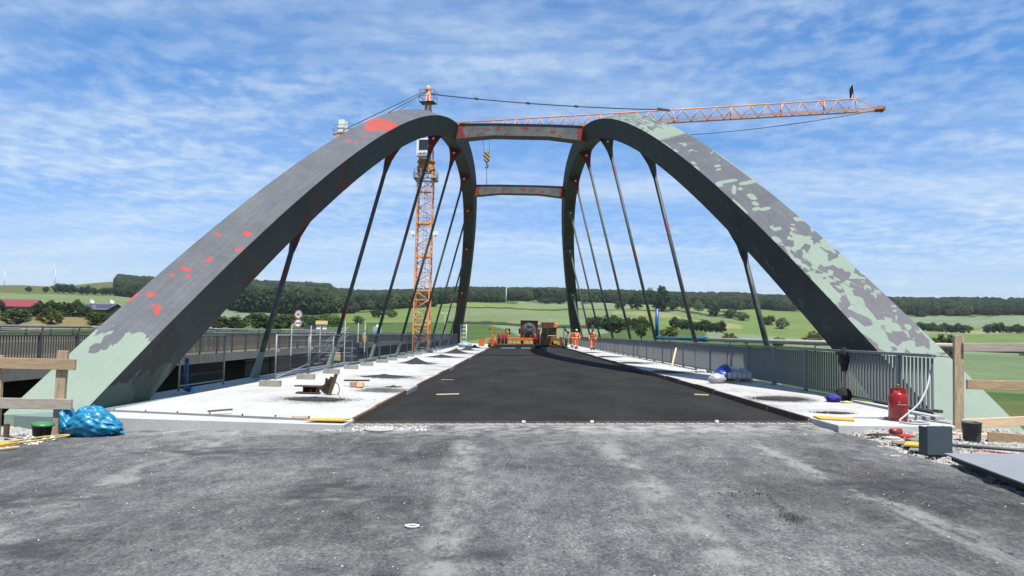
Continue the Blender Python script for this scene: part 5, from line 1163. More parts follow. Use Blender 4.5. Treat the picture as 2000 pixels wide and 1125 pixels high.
# ------------------------------------------------------------------ heaps of black grit on the caps
def heap(cx, cy, z, rx, ry, h, seed, label):
    r = np.random.default_rng(seed); n = 40; m2 = 12; vs = []; ph = r.uniform(0, 6, 6)
    for j in range(m2 + 1):
        q = j / m2
        for i in range(n):
            a = 2 * pi * i / n; rad = q * (1 + 0.16 * math.sin(2 * a + ph[0]) + 0.10 * math.sin(5 * a + ph[1]) + 0.07 * math.sin(9 * a + ph[2]))
            vs.append((rad * rx * math.cos(a), rad * ry * math.sin(a), h * max(0, 1 - q) ** 1.3 * (1 + 0.15 * math.sin(3 * a + ph[3])) + (0.002 if j == m2 else 0.006) + r.uniform(0, 0.008) * (q < 0.98)))
    mb = MB(); mb._add(vs, [(j * n + i, j * n + (i + 1) % n, (j + 1) * n + (i + 1) % n, (j + 1) * n + i) for j in range(m2) for i in range(n)], True)
    # loose grains thrown around it
    for _ in range(520):
        a = r.uniform(0, 2 * pi); q = 0.85 + abs(r.normal(0, 0.40)); s_ = r.uniform(0.004, 0.011) * (1 + cy / 50); x, y = q * rx * math.cos(a), q * ry * math.sin(a)
        if cx + x > -2.8 and cx < 0: continue
        if cx > 0 and (cx + x < 5.05 or cx + x > 7.0): continue
        mb._add([(x - s_, y, 0.001), (x + s_, y - s_ * .6, 0.001), (x + s_ * .3, y + s_, 0.001), (x, y, s_ * 1.1)], [(0, 2, 1), (0, 1, 3), (1, 2, 3), (2, 0, 3)])
    return tag(mb.build('grit_heap', M_STONE, loc=(cx, cy, z)), label, 'heap', 'heaps of black grit on the caps')
def capz(x): return 0.075 + (-2.74 - x) / 4.38 * 0.04 if x < 0 else 0.101 + road_z(4.99) + (x - 4.99) * 0.0238
hl = [(-4.35, 16.05, .70, .36, .045, 'flat heap of black grit in front of the rusty clamps on the left cap'), (-4.35, 24.5, .72, .65, .07, 'second heap of black grit from the near end of the left cap'), (-4.75, 35.2, .78, 1.0, .24, 'pointed heap of black grit midway along the left cap'), (-4.5, 44.6, .8, 1.1, .14, 'fourth heap of black grit from the near end of the left cap'), (-4.4, 54.4, .75, 1.0, .30, 'fifth heap of black grit from the near end of the left cap'), (-4.2, 63.5, .75, 1.0, .32, 'sixth heap of black grit from the near end of the left cap'), (-4.1, 73, .75, 1.0, .3, 'last heap of black grit towards the far end of the left cap'), (-3.32, 20.2, .16, .12, .04, 'small clump of black grit near the cardboard box'),
      (5.85, 16.2, .48, .42, .02, 'flat patch of black grit on the near right walkway'), (5.75, 13.35, .28, .16, .012, 'small patch of black grit just behind the right yellow board'), (5.75, 27.5, .5, .7, .03, 'patch of black grit on the right walkway behind the pallet'), (5.75, 36, .5, .8, .03, 'second patch of black grit behind the pallet on the right walkway'), (5.7, 45.5, .5, .9, .03, 'third patch of black grit behind the pallet on the right walkway'), (5.7, 55, .5, .9, .03, 'patch of black grit near the walking workers')]
for i, (x, y, rx, ry, h, lab) in enumerate(hl): heap(x, y, capz(x), rx, ry, h, 50 + i, lab)
# crumbs scattered on the old road (nobody could count them)
def crumbs(name, n, fx, m_, label, smin, smax):
    mb = MB(); r = np.random.default_rng(len(name))
    for _ in range(n):
        x, y = fx(r); s_ = r.uniform(smin, smax); a = r.uniform(0, 6.3); z = road_z(x) + 0.006
        c, q = math.cos(a) * s_, math.sin(a) * s_
        mb._add([(x - c, y - q, z), (x + q * .8, y - c * .8, z), (x + c, y + q * .7, z), (x - q * .7, y + c, z), (x, y, z + s_ * .9)], [(0, 1, 4), (1, 2, 4), (2, 3, 4), (3, 0, 4)])
    return tag(mb.build(name, m_), label, 'crumbs', kind='stuff')
def fdark(r):
    u = r.random()
    if u < 0.25: return (r.normal(2.30, 0.06), r.normal(6.22, 0.09))
    if u < 0.36: q = r.random(); return (2.32 + 0.10 * q + r.normal(0, .02), 6.45 + 0.85 * q + r.normal(0, .04))
    if u < 0.46: q = r.random(); return (1.85 + 0.55 * q, 7.15 + r.normal(0, .03))
    return (r.uniform(-5.5, 4.6), 4 + 8 * r.random() ** 1.2)
crumbs('asphalt_crumbs', 460, fdark, M_STONE, 'black asphalt crumbs scattered over the grey road', 0.004, 0.012)
crumbs('concrete_chips', 420, lambda r: (r.uniform(-6.3, 4.7), 12.3 - 8.3 * r.random() ** 1.3), mat('pale_chips', (0.55, 0.54, 0.51), 0.9, 0.15, 9), 'pale concrete chips scattered over the grey road', 0.003, 0.009)
def rubble(name, n, x0, x1, y0, y1, zf, label, smin=.008, smax=.028, m_=None):
    mb = MB(); r = np.random.default_rng(n)
    for _ in range(n):
        x, y = r.uniform(x0, x1), r.uniform(y0, y1); s_ = smin + (smax - smin) * r.random() ** 2.5; R_ = Matrix.Rotation(r.uniform(0, 6), 3, Vector(r.normal(size=3)).normalized())
        mb.box((x, y, zf(x, y) + s_ * .25), (s_ * r.uniform(.7, 1.6), s_, s_ * r.uniform(.5, 1)), R_, taper=r.uniform(.4, 1))
    return tag(mb.build(name, m_ or M_GRAV), label, 'gravel', kind='stuff')
rubble('loose_gravel', 2600, 5.0, 7.6, 6.5, 12.0, lambda x, y: vz(x, y) + 0.03, 'loose gravel on the right verge')
rubble('loose_gravel', 900, -8.6, -6.85, 8.5, 11.9, lambda x, y: vz(x, y) - .02, 'loose gravel at the left road corner')
rubble('joint_rubble', 500, -3.0, -1.4, 11.75, 12.4, lambda x, y: road_z(x) + .004, 'pale rubble around the left joint end', .006, .028, MATS['pale_chips'])
rubble('rubble_heap', 60, -7.12, -6.72, 10.45, 10.95, lambda x, y: vz(x, y) + .01, 'small heap of pale rubble below the bucket', .03, .07, MATS['pale_chips'])

# ------------------------------------------------------------------ left corner clutter
o = empty('bucket', (-7.0, 11.02, -0.115), 'black bucket with green lid beside the left fence post', 'bucket')
mb = MB(); mb.lathe([(0.105, 0), (0.115, 0.01), (0.130, 0.20), (0.138, 0.20), (0.138, 0.215)], n=24); mb.build('pail', M_BLK, o)
mb = MB(); mb.lathe([(0.148, 0.212), (0.150, 0.225), (0.142, 0.245), (0.03, 0.255)], n=24); lid = mb.build('lid', mat('green_plastic', (0.06, 0.28, 0.09), 0.4, 0.1, 4), o); lid.rotation_euler = (0.04, 0.08, 0)
def crumple(name, loc, size, prof, m_, label, cat, seed, nn=40, mm=26, fold=0.12):
    """crumpled sack: a closed surface with creased folds"""
    r = np.random.default_rng(seed); dirs = [Vector(r.normal(size=3)).normalized() for _ in range(26)]; ph = r.uniform(0, 6.3, 26); fr = r.uniform(4, 15, 26)
    vs = []; fs = []
    for j in range(mm + 1):
        th = pi * j / mm
        for i in range(nn):
            a = 2 * pi * i / nn; d = Vector((math.sin(th) * math.cos(a), math.sin(th) * math.sin(a), math.cos(th)))
            k = 1.0
            for q in range(26): k += fold / 5 * (abs(math.sin(fr[q] * d.dot(dirs[q]) + ph[q])) - 0.6)
            p = Vector((d.x * size[0] * k, d.y * size[1] * k, d.z * size[2] * k)); p = prof(p); p.z = max(p.z, 0.0)
            vs.append(p)
    for j in range(mm):
        for i in range(nn): fs.append((j * nn + i, j * nn + (i + 1) % nn, (j + 1) * nn + (i + 1) % nn, (j + 1) * nn + i))
    mb = MB(); mb._add(vs, fs, True); ob_ = mb.build(name, m_, loc=loc); return tag(ob_, label, cat)
M_BAG = mat('blue_plastic_film', (0.015, 0.25, 0.46), 0.36, 0.25, 5, spec=0.45, bump=0.6, bscale=14)
def bagprof(p):
    q = Vector(p); q.z += 0.20
    x = p.x
    env = 1.0 - 0.55 * max(0, (x - 0.12) / 0.40) ** 1.2 - 0.30 * max(0, min(1, (-x - 0.10) / 0.18)) + 0.75 * max(0, min(1, (-x - 0.28) / 0.12)) * (1 if p.z > 0 else 0)
    q.z *= max(0.06, env) * 1.02; return q
crumple('rubbish_bag', (-6.47, 11.36, -0.10), (0.46, 0.24, 0.235), bagprof, M_BAG, 'crumpled bright blue plastic rubbish bag at the left arch foot', 'bag', 3, 84, 56, 0.16)
crumple('pale_sack', (-7.10, 9.98, -0.10), (0.12, 0.15, 0.17), lambda p: Vector((p.x, p.y, p.z + 0.13)), mat('pale_sack', (0.52, 0.49, 0.44), 0.85, 0.15, 5), 'pale sack cut by the left picture edge', 'sack', 5, 26, 18, 0.12)
def hose(name, pts, r, m_, label, cat='hose', n=8):
    pts = [Vector(p) for p in pts]; out = []
    for i in range(len(pts) - 1):
        p0, p1, p2, p3 = pts[max(i - 1, 0)], pts[i], pts[i + 1], pts[min(i + 2, len(pts) - 1)]
        for t_ in np.linspace(0, 1, 8, endpoint=False): out.append(0.5 * ((2 * p1) + (-p0 + p2) * t_ + (2 * p0 - 5 * p1 + 4 * p2 - p3) * t_ ** 2 + (-p0 + 3 * p1 - 3 * p2 + p3) * t_ ** 3))
    out.append(pts[-1]); mb = MB(); mb.path(out, r, n); return tag(mb.build(name, m_), label, cat)
M_HOSEY = mat('yellow_hose', (0.62, 0.47, 0.18), 0.6, 0.15, 6)
hose('hose', [(-7.4, 9.9, -0.06), (-7.05, 10.3, -0.05), (-6.86, 10.85, -0.05), (-6.72, 11.15, -0.06), (-6.65, 11.05, -0.06), (-6.8, 10.5, -0.06), (-7.0, 10.2, -0.055), (-7.3, 9.75, -0.06)], 0.014, M_HOSEY, 'yellow hose looped on the gravel below the bucket')
plank('plank', (-6.93, 9.62, -0.07), (-6.68, 10.05, -0.065), 0.045, 0.02, M_WOODN, 'thin pale slat at the bottom of the left gravel corner')
mb = MB(); mb.box((0, 0, .1), (.06, .05, .2)); tag(mb.build('rusty_stub', M_RUST, loc=(-7.65, 11.2, -0.12)), 'rusty steel stub beside the left fence', 'stub')

# rusty screed clamps on the left cap
o = empty('rusty_box_clamp', (-4.83, 17.35, 0.11), 'low rusty steel box clamp lying on the left cap', 'clamp')
mb = MB(); mb.box((0, 0, 0.015), (0.54, 0.24, 0.02)); mb.box((0, 0, 0.165), (0.56, 0.26, 0.025)); mb.build('plate', M_RUST, o); mb = MB(); mb.box((-0.1, 0.02, 0.09), (0.03, 0.2, 0.13)); mb.box((0.22, 0, 0.09), (0.03, 0.22, 0.13)); mb.box((0.05, 0.09, 0.09), (0.36, 0.02, 0.13)); mb.box((0.08, -0.09, 0.06), (0.02, 0.02, 0.07)); mb.build('web', M_RUSTD, o)
mb = MB(); mb.bar((-0.31, -0.08, 0.17), (-0.18, -0.08, 0.165), 0.05, 0.03); mb.build('lug', M_RUST, o)
o = empty('rusty_angle_clamp', (-4.38, 17.2, 0.11), 'tilted rusty steel clamp standing upright on the left cap', 'clamp'); o.rotation_euler = (0.08, 0.30, 0.1)
mb = MB(); mb.prism([(-0.20, 0.08), (-0.05, 0.0), (0.03, 0.0), (0.03, 0.42), (-0.03, 0.42), (-0.05, 0.34), (-0.13, 0.36), (-0.10, 0.22)], 'y', -0.02, 0.02); mb.build('jaw_plate', M_RUSTD, o)
mb = MB(); mb.prism([(0.04, 0.0), (0.11, 0.0), (0.11, 0.52), (0.04, 0.50)], 'y', -0.07, 0.07); mb.build('back_plate', M_RUST, o)
for q in ((-0.06, 0.13), (-0.02, 0.24)):
    mb = MB(); mb.box((q[0], -0.024, q[1]), (0.05, 0.006, 0.06)); mb.build('slot', M_BLK, o)
mb = MB(); mb.path([(0.08, 0, 0.34), (0.20, 0, 0.30), (0.27, -0.02, 0.18), (0.26, -0.02, 0.02)], 0.013, 8); mb.build('tether', M_GALV, o)
o = empty('cardboard_box', (-4.22, 19.75, 0.105), 'opened tan cardboard box under a black strip on the left cap', 'box')
M_CARD = mat('cardboard', (0.55, 0.36, 0.19), 0.85, 0.1, 5)
mb = MB(); mb.box((-0.08, 0, 0.06), (0.16, 0.28, 0.12)); mb.box((0.10, 0.0, 0.055), (0.17, 0.26, 0.11), Rz(0.15)); mb.build('carton', M_CARD, o)
mb = MB(); mb.quad((0.02, -0.14, 0.11), (0.19, -0.12, 0.11), (0.21, -0.22, 0.01), (0.04, -0.24, 0.01)); mb.build('flap', M_CARD, o)
mb = MB(); mb.bar((-4.62, 20.0, 0.245), (-3.95, 20.1, 0.25), 0.16, 0.035); tag(mb.build('rubber_strip', M_BLK, bevel=0.01), 'black rubber strip lying over the cardboard box', 'strip')
# far end of the left cap
o = empty('orange_bin', (-3.95, 84.0, 0.1), 'orange upright bin at the far end of the left walkway', 'bin')
mb = MB(); mb.box((0, 0, 0.45), (0.62, 0.5, 0.85), taper=1.06); mb.build('body', M_ORANGE, o, bevel=0.04); mb = MB(); mb.box((0, 0, 0.9), (0.7, 0.56, 0.06)); mb.build('lid', M_ORD, o, bevel=0.02)
o = empty('scaffold_ladder', (-6.6, 92, 0.1), 'pale tube ladder frame beside the far left arch foot', 'ladder')
for x in (-.35, .35):
    mb = MB(); mb.tube((x, 0, 0), (x, 0, 2.5), .045, n=8); mb.build('stile', M_WHITE, o)
for z in (.4, .9, 1.4, 1.9, 2.35):
    mb = MB(); mb.tube((-.35, 0, z), (.35, 0, z), .035, n=6); mb.build('rung', M_WHITE, o)
crumple('tarp_bundle', (-5.3, 76, 0.11), (0.7, 0.5, 0.28), lambda p: Vector((p.x, p.y, p.z + .2)), mat('pale_blue_film', (0.35, 0.45, 0.5), .4, .15, 4), 'pale blue film bundle far along the left cap', 'bundle', 11, 30, 18, .15)

# ------------------------------------------------------------------ right corner clutter
o = empty('gas_bottle', (6.36, 12.42, 0.29), 'shiny red gas bottle standing by the end of the right railing', 'gas bottle')
mb = MB(); mb.lathe([(0.13, 0.0), (0.145, 0.0), (0.145, 0.035), (0.132, 0.04), (0.150, 0.055), (0.150, 0.40), (0.135, 0.455), (0.085, 0.49), (0.03, 0.50)], n=32); mb.build('cylinder', M_REDB, o)
for a0 in (0.3, 2.4, 4.5):
    mb = MB(); vs = []
    for i in range(9):
        a = a0 + 1.3 * i / 8
        for r_, z in ((0.135, 0.43), (0.135, 0.535), (0.125, 0.535), (0.125, 0.43)): vs.append((r_ * math.cos(a), r_ * math.sin(a), z))
    mb._add(vs, [(i * 4 + q, i * 4 + (q + 1) % 4, (i + 1) * 4 + (q + 1) % 4, (i + 1) * 4 + q) for i in range(8) for q in range(4)] + [(0, 1, 2, 3), (32, 35, 34, 33)]); mb.build('collar', M_REDB, o)
mb = MB(); mb.tube((0, 0, .49), (0, 0, .57), .018, n=10); mb.tube((-.03, 0, .56), (.03, 0, .56), .014, n=8); mb.tube((0, 0, .57), (0, 0, .595), .025, n=10); mb.build('valve', mat('brass', (.42, .28, .1), .4, .15, 6, metal=.7), o)
mb = MB()
for i in range(7): a = -pi / 2 - .5 + i * 0.16; mb.box((0.1515 * math.cos(a), 0.1515 * math.sin(a), .275), (.018, .003, .010), Rz(a + pi / 2))
mb._add([(0.152 * math.cos(-2.0), 0.152 * math.sin(-2.0), .33), (0.152 * math.cos(-1.92), 0.152 * math.sin(-1.92), .30), (0.152 * math.cos(-1.84), 0.152 * math.sin(-1.84), .315)], [(0, 1, 2)])
mb.build('pale_print', mat('pale_print', (.75, .6, .6), .5, .05, 3), o)
M_HOSEG = mat('grey_hose', (0.50, 0.52, 0.54), 0.5, 0.12, 6)
hose('hose', [(7.06, 12.74, 1.12), (7.02, 12.66, 1.02), (6.84, 12.45, 0.80), (6.58, 12.22, 0.58), (6.30, 12.10, 0.40), (6.20, 12.06, 0.33), (6.24, 11.96, 0.305), (6.42, 11.90, 0.303), (6.62, 11.98, 0.303), (6.60, 12.2, 0.303), (6.46, 12.28, 0.305)], 0.016, M_HOSEG, 'grey hose hanging from the right railing end past the red gas bottle')
hose('hose', [(5.55, 10.3, 0.22), (5.95, 10.05, 0.23), (6.5, 9.7, 0.235), (7.2, 9.45, 0.24), (8.2, 9.4, 0.22)], 0.022, M_DARKST, 'dark hose running right from the steel box over the gravel')
hose('hose', [(5.6, 9.75, 0.21), (6.0, 9.55, 0.23), (6.35, 9.25, 0.24), (6.6, 9.05, 0.33)], 0.010, mat('red_hose', (.4, .06, .04), .6, .15, 6), 'thin red hose between steel box and steel sheet')
hose('hose', [(6.6, 8.75, 0.34), (7.1, 8.6, 0.30), (7.8, 8.6, 0.24)], 0.012, mat('tan_hose', (.42, .34, .27), .7, .15, 6), 'thin tan hose at the right picture edge')
o = empty('bucket', (6.43, 10.55, 0.225), 'scuffed black mortar bucket in front of the planks on the right', 'bucket')
mb = MB(); mb.lathe([(0.10, 0), (0.108, 0.01), (0.124, 0.24), (0.130, 0.25), (0.130, 0.262), (0.118, 0.262), (0.10, 0.02)], n=26); mb.build('pail', mat('scuffed_black', (0.035, 0.036, 0.038), 0.6, 0.3, 9, dirt=(.3, .3, .3), dirt_amt=.4), o)
mb = MB(); mb.path([(0.13 * math.cos(a), 0.13 * math.sin(a) - 0.0, 0.255 + 0.02 * math.sin(a)) for a in np.linspace(0, pi, 14)], 0.005, 6); mb.build('handle', M_GALV, o)
o = empty('steel_box', (5.33, 9.42, 0.17), 'upright blue-grey steel box plate at the right road edge', 'box'); o.rotation_euler = (0, 0.01, 0.12)
mb = MB(); mb.box((0, 0, 0.20), (0.33, 0.02, 0.36)); mb.box((0.165, 0.08, 0.195), (0.02, 0.18, 0.345)); mb.box((-0.155, 0.08, 0.195), (0.02, 0.16, 0.34)); mb.build('plate', mat('blue_grey_paint', (0.065, 0.095, 0.115), 0.45, 0.15, 5), o, bevel=0.004)
mb = MB(); mb.box((-0.05, 0.06, 0.01), (0.16, 0.1, 0.03)); mb.build('foot', M_BLK, o)
o = empty('steel_sheet', (5.6, 8.0, 0.2), 'large grey steel sheet on black blocks at the right road edge', 'steel sheet')
pl = [(5.06, 8.85), (6.75, 9.0), (7.0, 5.6), (4.50, 5.2)]
mb = MB(); mb.prism([(x - 5.6, y - 8.0) for x, y in pl], 'z', 0.085, 0.10); mb.build('plate', mat('galvanised_sheet', (0.30, 0.31, 0.325), 0.5, 0.12, 1.5, metal=0.2), o)
mb = MB(); mb.prism([(x - 5.6, y - 8.0) for x, y in [(5.12, 8.8), (5.22, 8.82), (4.62, 5.25), (4.53, 5.25)]], 'z', 0.02, 0.083); mb.build('edge_beam', M_BLK, o)
for x, y in ((5.13, 8.0), (4.86, 6.6)):
    mb = MB(); mb.box((x - 5.6, y - 8, 0.02), (0.10, 0.14, 0.12)); mb.build('block', M_WOODG, o)
mb = MB(); mb.bar((5.95, 8.55, 0.335), (6.25, 8.15, 0.335), 0.06, 0.06); tag(mb.build('steel_channel', M_DARKST, bevel=.004), 'short dark steel channel on the grey sheet', 'channel')
mb = MB(); mb.path([(5.95, 8.12, 0.32), (6.08, 8.05, 0.33), (6.2, 8.05, 0.32)], [.05, .055, .05], 10); tag(mb.build('rubber_sleeve', M_BLK), 'black rubber sleeve lying on the grey steel sheet', 'sleeve')
# rag heap and offcuts by the slab
def rag(x, y, z, s, col, nm, lab, sd): return crumple('rag', (x, y, z), s, lambda p: Vector((p.x, p.y, p.z * 0.9 + s[2] * .6)), mat(nm, col, .85, .2, 7), lab, 'rag', sd, 28, 16, .25)
rag(5.72, 10.55, .20, (.20, .13, .035), (.20, .30, .17), 'green_cloth', 'pale green rag in the litter by the right slab', 21)
rag(5.72, 10.95, .20, (.12, .06, .035), (.55, .03, .03), 'red_cloth', 'red rag in the litter by the right slab', 22)
rag(5.45, 11.05, .20, (.24, .12, .025), (.04, .028, .022), 'dark_felt', 'dark brown felt scrap below the right slab', 23)
rag(5.42, 10.78, .20, (.12, .08, .025), (.55, .52, .47), 'pale_cloth', 'pale cloth scrap in the litter by the right slab', 24)
sheet('offcut_board', [(5.18, 10.25), (5.38, 10.12), (5.5, 10.42), (5.28, 10.5)], 0.205, 0.012, mat('brown_board', (.30, .22, .15), .85, .2, 6), 'brown board offcut at the asphalt edge by the litter')
sheet('offcut_board', [(5.12, 9.75), (5.4, 9.6), (5.55, 9.85), (5.25, 9.95)], 0.19, 0.012, mat('grey_board', (.25, .26, .24), .85, .2, 6), 'grey board offcut just left of the steel box')
mb = MB(); mb.lathe([(.02, -.09), (.05, -.085), (.05, .085), (.02, .09)], n=14); o = tag(mb.build('red_tin', mat('red_tin', (.35, .03, .03), .4, .15, 5), loc=(5.72, 11.25, .25)), 'red tin lying under the edge of the white slab', 'tin'); o.rotation_euler = (0, pi / 2, .3)
# clothes and bags on the right railing
M_BLKC = mat('black_fabric', (0.014, 0.014, 0.016), 0.9, 0.3, 8, bump=.4, bscale=20)
crumple('jacket', (7.09, 16.1, 0.70), (.10, .17, .19), lambda p: Vector((p.x * (1.2 if p.z > .05 else .7) , p.y * (1.15 - .8 * abs(p.z + .05)), p.z * (1.0 if p.z > 0 else 1.5) + .53)), M_BLKC, 'black jacket hung over the right railing', 'jacket', 31, 36, 30, .22)
crumple('bag', (6.92, 15.75, .325), (.16, .17, .15), lambda p: Vector((p.x, p.y, p.z + .12)), M_BLKC, 'black bag at the foot of the right railing below the jacket', 'bag', 32, 30, 20, .2)
crumple('bag', (6.58, 15.45, .325), (.14, .15, .09), lambda p: Vector((p.x, p.y, p.z + .07)), mat('blue_fabric', (.025, .035, .30), .7, .2, 6), 'crumpled dark blue bag beside the black bag on the right walkway', 'bag', 33, 30, 20, .25)
rag(6.74, 15.2, .325, (.11, .05, .03), (.65, .60, .25), 'yellow_cloth', 'pale yellow cloth beside the dark blue bag', 34)
# pallet of white canisters with blue tarp
o = empty('pallet', (6.33, 21.75, 0.315), 'wooden pallet on the right walkway carrying white canisters', 'pallet')
for y in (-.42, 0, .42):
    mb = MB(); mb.box((0, y, .03), (.86, .10, .06)); mb.build('runner', M_WOODG, o)
for x in (-.38, 0, .38):
    for y in (-.42, 0, .42):
        mb = MB(); mb.box((x, y, .085), (.10, .12, .05)); mb.build('block', M_WOODG, o)
for k in range(6):
    mb = MB(); mb.box((-.375 + .15 * k, 0, .12), (.12, .98, .02)); mb.build('deck_board', M_WOODG, o)
M_CAN = mat('white_canister', (.62, .66, .70), .4, .06, 4)
cm = MB(); cm.box((0, 0, .085), (.128, .20, .17)); cme = cm.mesh('canister'); cme.materials.append(M_CAN)
cp = MB(); cp.lathe([(.022, .17), (.022, .20), (.018, .205)], n=12); cpe = cp.mesh('cap'); cpe.materials.append(M_CAN)
for j in range(3):
    for i in range(6):
        q = link('canister', cme, loc=(6.33 - .35 + .14 * i, 21.75 - .36 + .24 * j, .315 + .132)); md = q.modifiers.new('b', 'BEVEL'); md.width = .02; md.segments = 2
        tag(q, 'white canister on the pallet, %s row, %s from the left' % (('front', 'middle', 'back')[j], ('first', 'second', 'third', 'fourth', 'fifth', 'sixth')[i]), 'canister', 'white canisters on the pallet'); link('cap', cpe, q)
crumple('film_cover', (6.46, 21.95, .60), (.34, .42, .10), lambda p: Vector((p.x, p.y, p.z + .04)), mat('milky_film', (.50, .56, .60), .3, .1, 6, spec=.6, bump=.4, bscale=14), 'milky film crumpled on top of the white canisters', 'film', 41, 44, 24, .22)
crumple('blue_tarp', (6.0, 21.75, .32), (.17, .46, .27), lambda p: Vector((p.x - .16 * max(0, -p.z / .27) + .10 * max(0, p.z / .27), p.y, p.z + .20)), mat('blue_tarp', (.01, .085, .46), .45, .2, 5, bump=.3, bscale=12), 'bright blue tarp over the left end of the pallet', 'tarp', 42, 48, 30, .22)
crumple('clear_bag', (5.74, 21.25, .31), (.19, .17, .15), lambda p: Vector((p.x * (1.25 - p.z), p.y, p.z + .12)), mat('clear_film', (.55, .57, .58), .25, .1, 7, spec=.7, bump=.4, bscale=18), 'pale clear plastic bag in front of the blue tarp', 'bag', 43, 36, 22, .2)
rag(6.85, 27.2, .33, (.3, .2, .06), (.6, .62, .62), 'white_rag', 'white rag at the foot of the right railing beyond the pallet', 44)
# ------------------------------------------------------------------ pipe line beyond the right arch
o = empty('site_pipe', (13, 50, -7.5), 'long pipe beyond the right railing, blue with raised end and off-white run', 'pipe'); PB_ = Vector((13, 50, -7.5))
def pp(mb, nm, m_): q = mb.build(nm, m_, o); q.location = -PB_; return q
mb = MB(); mb.tube((13, 68.8, 1.4), (13, 68.8, 4.15), .16, n=16); pp(mb, 'raised_end', M_BLUE)
mb = MB(); mb.path([(13, 68.8, 1.55), (13, 68.75, 1.48), (13, 68.5, 1.47)], .17, 14); pp(mb, 'elbow', mat('teal_green', (.02, .35, .25), .5, .1, 4))
mb = MB(); mb.tube((13, 68.5, 1.47), (13, 51.0, 1.47), .13, n=16); pp(mb, 'blue_run', M_BLUE)
mb = MB(); mb.tube((13, 54.0, 1.47), (13, 50.6, 1.47), .17, n=16); pp(mb, 'coupling', M_BLUE)
mb = MB(); mb.tube((13, 51.0, 1.47), (13, 16.0, 1.47), .115, n=16); pp(mb, 'pale_run', mat('off_white_pipe', (.62, .55, .47), .45, .1, 2))
for y in (66, 54, 42, 30, 19):
    mb = MB(); mb.tube((13, y, -7.6), (13, y, 1.4), .045, n=8); mb.box((13, y, 1.33), (.3, .1, .04)); pp(mb, 'trestle_post', M_GALV)
# ------------------------------------------------------------------ road signs and lamps on the old bridge
def ring_sign(par, z, inner):
    mb = MB(); mb.tube((0, 0, z), (0, .012, z), .30, n=36); d = mb.build('disc', mat('sign_white', (.78, .78, .78), .4, .03, 3), par)
    vs = []; n = 36
    for y in (-.004, -.001):
        for r_ in (.235, .292): vs += [(r_ * math.cos(2 * pi * k / n), y, z + r_ * math.sin(2 * pi * k / n)) for k in range(n)]
    mb = MB(); mb._add(vs, [(k, (k + 1) % n, n + (k + 1) % n, n + k) for k in range(n)]); mb.build('red_border', mat('sign_red', (.50, .02, .025), .4, .05, 3), d)
    return d
sg_ = empty('road_sign', (-15.25, 51.5, .3), 'pair of round red-bordered road signs, 50 above no overtaking', 'sign'); sg_.rotation_euler = (0, 0, -.25)
mb = MB(); mb.tube((.0, .04, 0), (0, .04, 2.62), .03, n=10); mb.build('pole', M_GALV, sg_)
d1 = ring_sign(sg_, 2.31, None); d2 = ring_sign(sg_, 1.70, None)
tm = text_mesh('50', .30, .002, .008); tm.materials.append(M_BLK); q = link('numeral', tm, d1); q.location = (0, -.006, 2.31); q.rotation_euler = (pi / 2, 0, 0)
def car_glyph(x0, m_):
    pr = [(-.10, -.03), (-.10, .01), (-.075, .02), (-.055, .06), (.055, .06), (.075, .02), (.10, .01), (.10, -.03), (.07, -.03), (.07, -.05), (.03, -.05), (.03, -.03), (-.03, -.03), (-.03, -.05), (-.07, -.05), (-.07, -.03)]
    mb = MB(); mb.prism([(x0 + x * .95, 1.70 + z) for x, z in pr], 'y', -.006, -.002); mb.build('car_symbol', m_, d2)
car_glyph(-.105, MATS['sign_red']); car_glyph(.105, M_BLK)
o = empty('direction_sign', (-16.2, 86, .3), 'small pale blue sign standing on the old bridge', 'sign')
mb = MB(); mb.tube((0, 0, 0), (0, 0, 1.5), .04, n=8); mb.build('pole', M_GALV, o); mb = MB(); mb.box((0, -.05, 1.35), (1.0, .03, .7)); mb.build('panel', mat('pale_blue_sign', (.38, .52, .62), .5, .1, 2), o); mb = MB(); mb.prism([(-.22, 1.75), (0, 1.5), (.22, 1.75), (0, 2.1)], 'y', -.06, -.03); mb.build('diamond', M_WHITE, o)
o = empty('lamp_post', (-14.6, 150, -1), 'slim lamp post with two lamp heads behind the left hangers', 'lamp post')
mb = MB(); mb.tube((0, 0, -6), (0, 0, 6.4), .09, .05, n=10); mb.build('pole', M_GALV, o)
for s_ in (-1, 1):
    mb = MB(); mb.bar((0, 0, 6.35), (s_ * .5, 0, 6.45), .05, .05); mb.box((s_ * .55, 0, 6.45), (.4, .25, .12)); mb.build('lamp_head', M_WHITE, o)
# ------------------------------------------------------------------ trees: tapered trunk with limbs, crown of many leaf clumps
def leaf_mat(name, col, var=.35):
    m_, t, b = new_mat(name)
    g = t.new('ShaderNodeNewGeometry'); oi = t.new('ShaderNodeObjectInfo')
    n = t.noise(g.outputs['Position'], .35, 3, .6)
    k = t.math('ADD', t.math('MULTIPLY', g.outputs['Random Per Island'], .5), t.math('MULTIPLY', n, .5))
    c = t.ramp(k, [(.2, jit(col, 1 - var)), (.5, col), (.85, (col[0] * 1.5, col[1] * 1.35, col[2] * 1.1))])
    h = t.new('ShaderNodeHueSaturation'); t.link(c, h.inputs['Color']); t.link(t.math('MULTIPLY_ADD', oi.outputs['Random'], .04, .48), h.inputs['Hue']); t.link(t.math('MULTIPLY_ADD', oi.outputs['Random'], .4, .8), h.inputs['Value'])
    t.link(h.outputs[0], b.inputs['Base Color']); b.inputs['Roughness'].default_value = .75; b.inputs['Specular IOR Level'].default_value = .2
    tr = t.new('ShaderNodeBsdfTranslucent'); t.link(h.outputs[0], tr.inputs[0]); mx = t.new('ShaderNodeMixShader'); mx.inputs[0].default_value = .25
    t.link(b.outputs[0], mx.inputs[1]); t.link(tr.outputs[0], mx.inputs[2]); t.link(mx.outputs[0], t.n['Material Output'].inputs[0]); return m_
